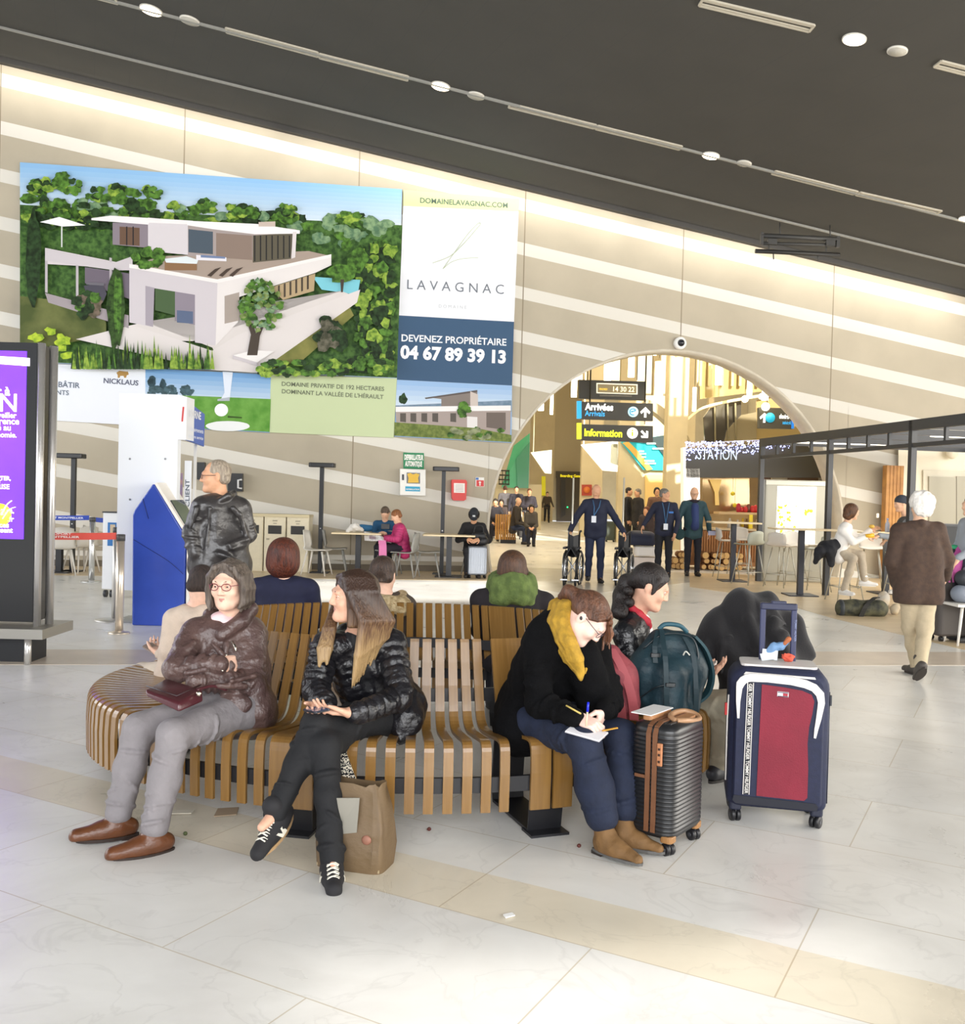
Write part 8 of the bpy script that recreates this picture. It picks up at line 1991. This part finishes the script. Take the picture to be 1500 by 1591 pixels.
# ---- shop front inside the arch
Ys = 22.0
def sp(x, y, Y=Ys): return at(x, y, Y)
t = empty('shop_front', sp(1180,880), 'warm lit shop front with dark fascia, shelves and ribbed wooden counter in the arch', 'shop')
mb = MB(); mb.prism([sp(1066,697), sp(1330,682), sp(1330,742), sp(1066,742)],(0,.3,0)); mb.build('fascia', M('#4b473c', .5), t)
text('STATION', sp(1084,713.5, Ys - .01), sp(1145,714.5, Ys - .01), UPZ, M('#cfe0ea', .4, emit=.6), 'lettering', t, .0, lift=.01, height=.24)
mb = MB(); mb.prism([sp(1064,740), sp(1330,740), sp(1330,890), sp(1064,890)],(0,.05,0)); 
bk = MB(); bk.prism([sp(1064,735,24.4), sp(1340,735,24.4), sp(1340,890,24.4), sp(1064,890,24.4)],(0,.1,0)); bk.build('back_wall', M('#b39a70', .6, c2='#8a7555', scale=1.2), t)
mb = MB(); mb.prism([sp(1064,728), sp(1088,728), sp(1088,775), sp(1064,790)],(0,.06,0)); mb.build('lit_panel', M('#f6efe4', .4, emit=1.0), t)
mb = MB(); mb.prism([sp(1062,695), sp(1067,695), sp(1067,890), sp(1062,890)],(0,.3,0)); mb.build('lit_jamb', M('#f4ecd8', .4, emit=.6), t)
mb = MB(); mb.prism([sp(1092,742,23), sp(1165,742,23), sp(1165,790,23), sp(1092,800,23)],(0,.05,0)); mb.build('mirror', M('#a98f68', .12,.6), t)
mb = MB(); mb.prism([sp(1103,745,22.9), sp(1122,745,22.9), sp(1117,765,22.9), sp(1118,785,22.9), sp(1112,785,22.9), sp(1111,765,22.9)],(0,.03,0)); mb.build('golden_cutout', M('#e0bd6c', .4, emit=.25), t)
mb = MB()
for x0, x1, c_ in ((1093,1100, '#8fa3b0'),(1110,1116, '#6d6148'),(1121,1140, '#a9b8bf'),(1150,1164, '#8a7a55')): mb.mat(M(c_, .5)).prism([sp(x0,724,23.2), sp(x1,724,23.2), sp(x1,744,23.2), sp(x0,744,23.2)],(0,.05,0))
mb.build('curtain_strips', None, t)
mb = MB(); mb.prism([sp(1182,742,22.6), sp(1200,738,22.6), sp(1200,800,22.6), sp(1182,800,22.6)],(0,.1,0)); mb.build('dark_panel', M('#6b5544', .5), t)
mb = MB(); mb.prism([sp(1183,745,22.5), sp(1187,742,22.5), sp(1187,756,22.5), sp(1184,758,22.5)],(0,-.03,0)); mb.build('red_light', M('#e8564a', .4, emit=.8), t)
mb = MB(); mb.prism([sp(1225,724,22.4), sp(1272,724,22.4), sp(1272,748,22.4), sp(1225,748,22.4)],(0,.06,0)); mb.build('window_pane', M('#6d5238', .3), t)
mb = MB(); mb.prism([sp(1200,735,22.5), sp(1330,735,22.5), sp(1330,890,22.5), sp(1200,890,22.5)],(0,.08,0)); mb.build('grey_wall', M('#b8b09a', .6), t)
shelf_z = sp(1120,797).z; mb = MB(); a, b = sp(1118,797), sp(1196,797); mb.box(((a.x + b.x) / 2, Ys + .3, shelf_z),(b.x - a.x, .5,.05)); mb.build('shelf', M('#c9a877', .45), t)
cz_ = sp(1120,822).z; a, b = sp(1066,822), sp(1200,822); mb = MB(); mb.box(((a.x + b.x) / 2, Ys + .3, cz_ / 2 + .02),(b.x - a.x, .6, cz_ - .12)); ct = mb.build('counter', M('#b07a45', .5), t)
mb = MB()
for k in range(34): x = a.x + (b.x - a.x) * (k + .5) / 34; mb.box((x, Ys - .012, cz_ / 2 + .06),(.035,.03, cz_ - .25))
mb.build('counter_ribs', M('#a8703c', .5), ct)
mb = MB(); mb.box(((a.x + b.x) / 2, Ys + .28, cz_ + .0),(b.x - a.x + .05,.7,.05)); mb.build('counter_top', M('#cdb48a', .4), ct)
random.seed(3)
for k in range(9):
    x = a.x + (b.x - a.x) * random.uniform(.5,.97); h_ = random.uniform(.12,.26); r_ = random.uniform(.035,.06); c_ = random.choice(['#d9d2c4', '#e6c23a', '#b9b0a2', '#8a6d4a', '#c9c2b8'])
    zb = cz_ + .026; MBo = MB().lathe([(r_, 0),(r_, h_ * .6),(r_ * .45, h_ * .8),(r_ * .45, h_)],(x, Ys + .1 + .05 * (k % 3), zb),12); tag(MBo.build('bottle', M(c_, .3)), 'small bottle standing on the wooden shop counter', 'bottle', 'bottles on the shop counter')
for k in range(8):
    x = sp(1152 + k * 5.5,800).x; h_ = random.uniform(.10,.20); c_ = random.choice(['#b5273a', '#e9e2d8', '#7a4a38', '#c9332f']); MBo = MB().lathe([(.04,0),(.06, h_ * .5),(.04, h_),(.01, h_ + .02)],(x, Ys + .25 + .04 * (k % 2), shelf_z + .026),10); tag(MBo.build('ornament', M(c_, .5)), 'small red or white ornament on the upper shop shelf', 'ornament', 'ornaments on the shop shelf')
for px, py in ((1139,767),(1142,785)): p = sp(px, py, 22.5); tt = empty('yellow_bauble', p, 'yellow bauble hanging in the shop, %s' % ('upper' if py < 770 else 'lower'), 'ornament', 'yellow baubles'); MB().ell(p, (.05,.05,.05)).build('ball', M('#d6c21e', .3), tt); MB().cyl(p + V((0,0,.05)), p + V((0,0,.6 if py < 770 else .85)),.004, n=5).build('string', M('#6d6248', .5), tt)
for px, lab in ((1169, 'yellow upright card under the shop shelf, left one'),(1181, 'yellow upright card under the shop shelf, right one')): a_ = sp(px - 3,821,21.9); b_ = sp(px + 3,800,21.9); tag(MB().box(((a_.x + b_.x) / 2,22.0,(cz_ + .026 + b_.z) / 2),(b_.x - a_.x, .03, b_.z - cz_ - .026)).build('yellow_card', M('#e6c81e', .5, emit=.1)), lab, 'card', 'yellow cards on the counter')
# log pile at the foot of the counter
for k in range(46):
    px = random.choice([random.uniform(1046,1064), random.uniform(1092,1152), random.uniform(1092,1152)]); r_ = random.uniform(.05,.085); lay = k % 3; p = sp(px, 875,21.6); p.z = .075 + lay * .13; p.y = 21.55 + random.uniform(0,.1)
    mb = MB().mat(M('#7a4f2c', .8)); mb.cyl(p, p + V((0,.33,0)), r_, n=10); mb.mat(M('#d9b070', .7)).lathe([(.001,0),(r_ * .86,0),(r_ * .86,.006)], p + V((0,-.001,0)),10, RX(PI / 2)); tag(mb.build('log'), 'cut log in the firewood pile below the shop counter', 'log', 'firewood logs')
# string lights over the fascia
mb = MB(); random.seed(8)
for k in range(420):
    u = random.random() ** 1.25; px = 1066 + u * 165; w = .34 - .12 * u; y0 = 688 - u * 4; p = sp(px, y0 + random.uniform(-2,30 * (1 - .5 * u)) * random.random() ** .5, Ys - random.uniform(.05,.22)); r_ = random.uniform(.008,.019); mb.ell(p, (r_, r_, r_), None, 6,4)
tag(mb.build('fairy_lights', M('#b4bcff', .4, emit=3.2)), 'curtain of tiny bluish white fairy lights hung along the shop fascia', 'fairy lights', kind='stuff')
mb = MB(); mb.tube([sp(1066,690, Ys - .1), sp(1150,685, Ys - .1), sp(1235,682, Ys - .1)],.01,5); tag(mb.build('light_cable', M('#cfcfd6', .5)), 'cable carrying the fairy lights along the shop fascia', 'cable')
# white candle like ornaments above the fascia
# ---- lit poster stand
pL, pR = gp(1190,905), gp(1280,904); Yp = (pL.y + pR.y) / 2
t = empty('poster_stand', V(((pL.x + pR.x) / 2, Yp, 0)), 'grey standing light box with a glowing white and yellow poster behind the stools', 'poster stand')
zt = at(1235,746, Yp).z; cx = (pL.x + pR.x) / 2; w = pR.x - pL.x
mb = MB(); mb.box((cx, Yp + .09, zt / 2),(w, .18, zt), None, .05); mb.build('case', M('#b3b0a2', .5), t)
a, b = at(1206,845, Yp - .01), at(1269,757, Yp - .01); mb = MB(); mb.box(((a.x + b.x) / 2, Yp - .006,(a.z + b.z) / 2),(b.x - a.x, .012, b.z - a.z)); sc = mb.build('lit_poster', M('#fffdf4', .4, emit=1.6), t)
mb = MB(); random.seed(21)
for k in range(46):
    px = 1210 + abs(random.gauss(0,11)); py = random.uniform(785,838); q = at(px, py, Yp - .016)
    mb.lathe([(.001,0),(random.uniform(.01,.035),0),(.001,.004)], q, 7, RX(PI / 2))
for k in range(8): mb.lathe([(.001,0),(random.uniform(.02,.04),0),(.001,.004)], at(random.uniform(1251,1262), random.uniform(793,800), Yp - .016),7, RX(PI / 2))
mb.build('yellow_print', M('#e6ee3a', .4, emit=1.0), sc)
mb = MB(); mb.box((cx, Yp - .008, zt - .06),(w - .04,.02,.08)); mb.build('top_rail', M('#d9d6c8', .4), t)
mb = MB(); mb.box((cx - w / 2 - .02, Yp + .08, zt / 2),(.04,.2, zt)); mb.build('side_edge', M('#6d6c68', .35,.5), t)
# ---- high tables
TOPM = M('#d9c7a4', .45)
make_table(1138,903,.95,.6, at(1142,811, fl(1138,903).y).z, 'high table in front of the shop counter with a grey stool', topmat=TOPM, legmat=M('#2a2d38', .4), r=.045, name='high_table', grp='high cafe tables')
make_table(1243,925,1.0,.6, at(1250,821, fl(1243,925).y).z, 'high table in front of the glowing poster stand', topmat=TOPM, legmat=M('#2a2d38', .4), r=.045, name='high_table', grp='high cafe tables')
make_table(1376,922,.85,.6, at(1376,827, fl(1376,922).y).z, 'high table between the woman in white and the man in the beanie', topmat=TOPM, legmat=M('#23262e', .4), r=.05, name='high_table', grp='high cafe tables')
# ---- bar stools
STW, STG, WIRE = M('#dcd5cb', .5), M('#a9ab9c', .5), M('#b9b7ac', .35,.6)
def make_stool(loc, rz, lab, mat):
    t = empty('bar_stool', (0,0,0), lab, 'stool', 'bar stools round the high tables'); mb = MB()
    prof = [(.20,.735),(.17,.75),(.0,.74),(-.14,.745),(-.19,.775),(-.21,.85),(-.225,.95),(-.23,1.02)]; nx = 9; vs = []
    for y, z in prof:
        hw = .21 if z < .8 else .21 - (z - .8) * .12
        for i in range(nx): u = -1 + 2 * i / (nx - 1); vs.append(V((hw * u, y + (.06 * u * u if z > .78 else 0), z + (.02 * u * u if z < .78 else (-.04 * u * u if z > 1.0 else 0)))))
    n = len(prof); mb.add(vs, [(r * nx + i, r * nx + i + 1,(r + 1) * nx + i + 1,(r + 1) * nx + i) for r in range(n - 1) for i in range(nx - 1)], True)
    o = mb.build('shell', mat, t); o.modifiers.new('thick', 'SOLIDIFY').thickness = .014
    for sx in (-1,1):
        for sy in (-1,1): mb = MB(); mb.cyl((sx * .12, sy * .11,.73),(sx * .22, sy * .22,0),.010, n=7); mb.build('leg', WIRE, t)
    q = .22 - .10 * .32 + .0; mb = MB(); mb.tube([(-.187,-.184,.24),(.187,-.184,.24),(.187,.184,.24),(-.187,.184,.24)],.008,6, closed=True); mb.build('footrest', WIRE, t)
    t.location = loc; t.rotation_euler = (0,0, rz); return t
s1 = make_stool(gp(1163,908),.5, 'grey green bar stool right of the table by the shop counter', STG)
s2 = make_stool(gp(1128,898),-PI / 2, 'pale bar stool left of the table by the shop counter', STW)
recopy(s2, gp(1150,893), PI, 'pale bar stool behind the grey green one at the shop counter')
recopy(s2, gp(1213,912),-.9, 'pale bar stool at the foot of the poster stand, seen sideways')
recopy(s2, gp(1232,908), PI, 'pale bar stool facing us before the glowing poster')
recopy(s1, gp(1266,920),.9, 'grey green bar stool right of the table before the poster')
recopy(s2, gp(1262,905),2.6, 'pale bar stool half hidden behind the grey green stool and post')
recopy(s2, gp(1352,915), PI * .9, 'pale bar stool behind the knees of the woman in white')
recopy(s2, gp(1312,934),-PI / 2 + .1, 'bar stool the woman in white sits on')
recopy(s1, gp(1400,930), PI / 2, 'bar stool hidden behind the man in the brown coat')
# ---- timber post, grey lift doors and pale wall on the right
t = empty('timber_post', W(1385,860,.3), 'tall ribbed wooden post beside the pale wall on the right', 'post')
mb = MB(); a, b = W(1370,880,.3), W(1397,880,.3); a.z = b.z = 0; X = WU; n = 5
for k in range(n): q = a + (b - a) * ((k + .5) / n); mb.box(q + V((0,0,1.2)),((b - a).length / n * .86,.16,2.4), frame(WU, -WN))
mb.build('slats', M('#c08a48', .5, c2='#a8743a', scale=5), t)
mb = MB(); q = W(1364,801,.4); mb.box(q, (.05,.03,.09)); mb.build('switch', M('#efe9da', .5), t)
tag(MB().prism([W(1396,880,.10), W(1640,880,.10), W(1640,690,.10), W(1396,690,.10)], WN * .02).build('wall_right', M('#eee6d0', .6)), kind='structure')
mb = MB(); p_ = [W(1434,900,.14), W(1600,900,.14), W(1600,735,.14), W(1434,730,.14)]; mb.prism(p_, WN * .03); tag(mb.build('trim_4', M('#d9d2be', .5)), kind='structure')
t = empty('lift_doors', W(1480,880,.2), 'pale grey double lift doors behind the man in the brown coat', 'lift doors')
for x0, x1 in ((1443,1485),(1486,1560)): MB().prism([W(x0,900,.18), W(x1,900,.18), W(x1,742,.18), W(x0,740,.18)], WN * .03).build('door_leaf', M('#a9a391', .45,.2), t)
t = empty('ceiling_fan_unit', W(1478,703,.3), 'small pale round fitting on the wall over the lift doors', 'fitting'); MB().lathe([(.001,-.05),(.11,-.05),(.13,0),(.11,.05),(.001,.06)], W(1480,704,.25),16, frame(WU, UPZ)).build('body', M('#e6ddc6', .5), t)
t = empty('dark_counter', at(1478,850,16.5), 'dark counter at the right edge behind the man in the brown coat', 'counter'); a, b = at(1464,900,16.5), at(1530,900,16.5); zt = at(1478,818,16.5).z; MB().box(((a.x + b.x) / 2,16.8, zt / 2),(b.x - a.x, .6, zt)).build('body', M('#2a2c30', .5), t); MB().box(((a.x + b.x) / 2,16.8, zt + .02),(b.x - a.x + .06,.66,.04)).build('top', M('#3a3c40', .4), t)

# === PEOPLE OF THE CAFE CORNER
# man in the brown coat walking away
gpos = fl(1420,1055); Yw = gpos.y; xw = at(1428,900, Yw).x
J = pose_stand(xw, Yw, 1.76,.06, arms=[((-.27,-.02,1.16),(-.23,.12,.95)),((.27,-.02,1.16),(.24,.12,.98))])
J['head'] = at(1432,786, Yw); J['neck'] = at(1427,815, Yw); J['hf'] = V((.05,1,-.12))
J['sh'] = [at(1397,826, Yw), at(1458,824, Yw)]; J['el'] = [at(1386,872, Yw - .02), at(1472,868, Yw - .02)]; J['wr'] = [at(1392,905, Yw + .12), at(1470,896, Yw + .14)]
J['pel'] = at(1428,905, Yw); J['hip'] = [at(1414,912, Yw), at(1440,912, Yw)]; J['kn'] = [at(1415,975, Yw + .12), at(1438,975, Yw - .02)]; J['an'] = [at(1424,1034, Yw + .22), at(1430,1032, Yw - .22)]
J['toe'] = [J['an'][0] + V((-.03,.17,-.06)), J['an'][1] + V((.02,.12,-.16))]; J['fup'] = (None, V((0.0,.55,.8)))
J['hd'] = (dict(d=V((.1,.6,-.7)), n=V((.9,0,0)), side=1, curl=.6), dict(d=V((-.1,.6,-.7)), n=V((-.9,0,0)), side=-1, curl=.6))
def coat10(G, J, P):
    F_ = G; pl_ = J['pel']; 
    for q_ in (-1,1): F_.cone(pl_ + V((.07 * q_, 0,.25)), pl_ + V((.085 * q_, -.01,-.12)),.125,.135,.06)
    F_.chain([J['neck'] + V((-.07,-.02,.0)), J['neck'] + V((0,-.075,.015)), J['neck'] + V((.07,-.02,.0))],[.035] * 3,.015)
    F_.cut(pl_ + V((0,0,-.19)), V((0,0,-1)))
def hair10(F, P, R, s):
    F.ell(P(0,-.02,.036),(.100,.112,.104), R, .02); F.ell(P(0,-.06,-.03),(.088,.06,.08), R, .03)
    for k in range(10): a = 2 * PI * k / 10; F.ell(P(.07 * math.cos(a),-.03 + .05 * math.sin(a),.06 + .03 * math.sin(a * 2)),(.04,.04,.04), R, .02)
    F.cut(P(0,.06,.0),(P(0,1,0) - P(0,0,0))); F.noise = (.006,70,3)
m10 = figure('person', 'white-haired man in a brown coat and beige trousers walking away from us', J, SKIN_A, M('#4b382c', .85, c2='#3f2f26', scale=20, bump=.2, bscale=100), M('#b9a98c', .8, var=.05, bump=.2, bscale=24), None, (hair10, M('#e9e4dc', .7, bump=.6, bscale=60)),.009, top_tags=coat10, tr=1.12, ar=1.12, lr=1.0, hem=.10, sole='#5a4f48')
for i in (0,1): shoe_obj('shoe', J['an'][i], J['toe'][i],.008, M('#4a443f', .6), M('#3a332e', .7), m10['root'], up=J['fup'][i])
# woman in white on the stool
J = pose_sit(at(1314,860,15.2).x, 15.2,.78,1.68,-PI / 2 + .15, lean=.16, arms=[((-.2,.22,.32),(-.14,.48,.42)),((.22,.18,.30),(.10,.42,.36))])
J['head'] = at(1325,795,15.2); J['neck'] = at(1316,813,15.2); J['hf'] = V((.95,.15,-.15)); J['sh'] = [at(1316,822,15.38), at(1310,824,15.05)]; J['base'] = 0
J['el'] = [at(1334,838,15.3), at(1326,842,15.0)]; J['wr'] = [at(1352,824,15.2), at(1346,834,15.0)]; J['pel'] = at(1306,856,15.2)
J['hip'] = [at(1308,858,15.3), at(1308,860,15.12)]; J['kn'] = [at(1338,862,15.15), at(1326,868,15.0)]; J['an'] = [at(1344,902,15.05), at(1312,916,15.05)]; J['toe'] = [at(1356,910,15.0), at(1322,925,14.95)]
def hair11(F, P, R, s): hair_bob(F, P, R, s * 1.05); F.chain([P(0,-.10,.0), P(.02,-.10,-.08), P(.03,-.06,-.12)],[.05,.05,.03],.03)
w11 = figure('person', 'woman in a white fleece and beige trousers sitting cross-legged on a bar stool', J, SKIN_A, M('#ece8e2', .9, bump=.2, bscale=60), M('#b3a692', .8, var=.05), M('#e6e4e0', .6),(hair11, hair_mat('#6b4528', '#3f2919')),.010, tr=.98, ar=1.0, lr=.95, sole='#e9e7e3')
t = empty('black_jacket', at(1290,855,15.1), 'black jacket bunched on the stool behind the woman in white', 'jacket'); F = Field(); F.chain([at(1300,846,15.15), at(1284,852,15.1), at(1272,862,15.1)],[.10,.12,.08],.05); F.chain([at(1290,856,15.0), at(1292,876,15.0)],[.10,.05],.04); F.chain([at(1275,856,15.0), at(1268,872,15.05)],[.08,.05],.04); F.noise = (.010,24,4); field_obj('cloth', F, .012, M('#17181f', .8, bump=.2), t)
t = empty('sandwich', at(1360,810,15.1), 'yellow snack in the hand of the woman in white', 'food'); MB().ell(at(1355,818,15.1),(.045,.04,.03)).build('bun', M('#d9b04a', .6), t)
# person in the beanie opposite
J = pose_sit(at(1402,860,15.3).x, 15.3,.78,1.75, PI / 2 - .1, lean=.14); J['head'] = at(1400,783,15.3); J['neck'] = at(1410,806,15.3); J['sh'] = [at(1410,816,15.1), at(1412,816,15.5)]; J['el'] = [at(1392,836,15.1), at(1398,838,15.5)]; J['wr'] = [at(1368,832,15.05), at(1380,838,15.4)]; J['pel'] = at(1420,866,15.3); J['hf'] = V((-.95,-.1,-.15)); J['base'] = 0
J['hip'] = [at(1418,868,15.2), at(1418,868,15.4)]; J['kn'] = [at(1396,878,15.2), at(1396,878,15.4)]; J['an'] = [at(1400,916,15.2), at(1400,914,15.4)]; J['toe'] = [at(1388,922,15.2), at(1388,920,15.4)]
w12 = figure('person', 'person in a dark beanie and grey sleeves half hidden by the brown coat', J, SKIN_A, M('#8f959c', .85), M('#3a3d44', .8), M('#d9d6d0', .6), None, .010)
F = Field(); P_, R_ = w12['P'], w12['R']; F.ell(P_(0,-.02,.045),(.094,.110,.10), R_, .02); F.cut(P_(0,0,.01),(P_(0,.35,-1) - P_(0,0,0))); field_obj('beanie', F, .010, M('#3a3f48', .9, bump=.3, bscale=100), w12['root'])
F = Field(); F.chain([J['neck'] + V((0,0,-.1)), J['pel'] + V((0,0,.1))],[.155,.15],.05); field_obj('dark_vest', F, .012, M('#4b4a48', .8), w12['root'])
t = empty('yellow_cup', at(1351,833,15.0), 'yellow drink held over the high table', 'cup'); MB().cyl(at(1345,833,14.98), at(1358,832,14.98),.032,.036,12).build('cup', M('#e8b52a', .4), t)
t = empty('water_bottle', at(1379,826,15.4), 'clear water bottle on the high table', 'bottle'); p = at(1379,827,15.5); MB().lathe([(.035,0),(.036,.13),(.014,.18),(.014,.2)], p, 12).build('bottle', M('#cfd6e6', .15, trans=.5), t); MB().lathe([(.016,.2),(.016,.225)], p, 10).build('cap', M('#8fa3d0', .4), t)
# bags on the floor
p = gp(1332,958); t = empty('duffel_bag', p, 'camouflage green duffel bag lying on the floor in front of the bar stools', 'bag')
F = Field(); F.cone(at(1312,945, p.y + .12), at(1366,946, p.y + .12),.125,.125,.05); F.cut(V((0,0,.0)), V((0,0,-1))); F.noise = (.006,18,3); field_obj('bag_body', F, .010, M('#5c5a42', .7, c2='#23261f', scale=9, bump=.2), t)
mb = MB(); mb.lathe([(.001,0),(.11,0),(.125,.02),(.125,.05)], at(1303,945, p.y + .12),18, frame(V((0,1,0)), V((0,0,1)))); mb.build('end_cap', M('#33373a', .6), t)
mb = MB(); mb.ribbon(spline([at(1338,958, p.y - .02), at(1346,942, p.y - .03), at(1358,930, p.y + .06), at(1364,928, p.y + .14)],5), V((.035,0,0)),.012); mb.build('strap', M('#23221f', .7), t)
p = gp(1380,955); t = empty('paper_bag', p, 'brown paper and plastic shopping bags beside the duffel bag', 'bag'); F = Field(); F.cone(p + V((-.03,.15,.10)), p + V((0,.15,.24)),.10,.08,.05); F.cone(p + V((.10,.02,.07)), p + V((.12,.02,.10)),.07,.06,.05); F.cut(V((0,0,.0)), V((0,0,-1))); F.noise = (.008,30,5); field_obj('bag_body', F, .010, M('#c9b48f', .7, c2='#b9b2a6', scale=6), t)
# luggage at the right edge
cR = case_simple(1478,995,.46,.28,.80, 'tall dark grey suitcase at the right edge beside the brown coat', M('#4d4743', .55),.1)
t = empty('backpack', gp(1478,990) + V((0,0,.9)), 'pink and black backpack on top of the grey suitcase at the right edge', 'backpack'); Yq = fl(1478,995).y
F = Field(); F.chain([at(1478,905, Yq), at(1484,868, Yq + .03)],[.16,.13],.05); field_obj('pack_body', F, .012, M('#23222a', .7, bump=.3), t)
F = Field(); F.chain([at(1482,895, Yq - .12), at(1490,868, Yq - .08), at(1492,852, Yq)],[.05,.07,.05],.03); field_obj('pink_panel', F, .010, M('#c2549c', .6), t)
mb = MB()
for x in (1474,1480): mb.ribbon([at(x, 888, Yq - .17), at(x + 2,905, Yq - .17)], V((.010,0,0)),.01)
mb.build('pink_straps', M('#d06aa8', .6), t); F = Field(); F.chain([at(1482,850, Yq), at(1492,852, Yq)],[.03,.03],.02); field_obj('green_pouch', F, .010, M('#2f9c6a', .6), t)
p = gp(1492,1003); t = empty('cafe_chair', p, 'white chair leg and seat edge carrying a grey bag at the right edge', 'chair'); mb = MB(); zs_ = at(1490,940, p.y).z; mb.box(V((p.x + .12, p.y + .1, zs_)),(.42,.42,.03)); mb.build('seat', M('#e6e2da', .5), t)
for x, y in ((.0,-.05),(.3,-.05),(.0,.28),(.3,.28)): MB().cyl(V((p.x + .02 + x * .9, p.y + .05 + y * .8, zs_)), V((p.x - .05 + x * 1.2, p.y + y, 0)),.02,.014,8).build('leg', M('#e6e2da', .5), t)
t = empty('grey_bag', V((p.x + .12, p.y, zs_)), 'grey bag on the white chair at the right edge', 'bag'); F = Field(); F.cone(V((p.x + .03, p.y + .1, zs_ + .12)), V((p.x + .2, p.y + .1, zs_ + .12)),.10,.10,.04); F.cut(V((0,0, zs_ + .016)), V((0,0,-1))); field_obj('bag_body', F, .012, M('#7d8490', .6, bump=.2), t); 
F = Field(); F.cone(V((p.x + .06, p.y + .1, zs_ + .30)), V((p.x + .2, p.y + .1, zs_ + .30)),.09,.09,.03); t2 = empty('dark_bag', V((p.x + .12, p.y, zs_ + .22)), 'dark bag on top of the grey bag at the right edge', 'bag'); field_obj('bag_body', F, .012, M('#2f3238', .6, bump=.2), t2)
# person cut by the right edge: only a grey sleeve shows
p = at(1512,800,11.2); J = pose_stand(p.x, 11.2,1.70, PI / 2, arms=[((-.20,.02,1.16),(-.16,.22,1.02)),((.22,.04,1.14),(.16,.24,1.0))]); figure('person', 'person in grey cut by the right edge, only a sleeve showing', J, SKIN_A, M('#9aa0a8', .85), M('#3d4450', .8), M('#2a2a2c', .6),(hair_short, hs_dark),.012)
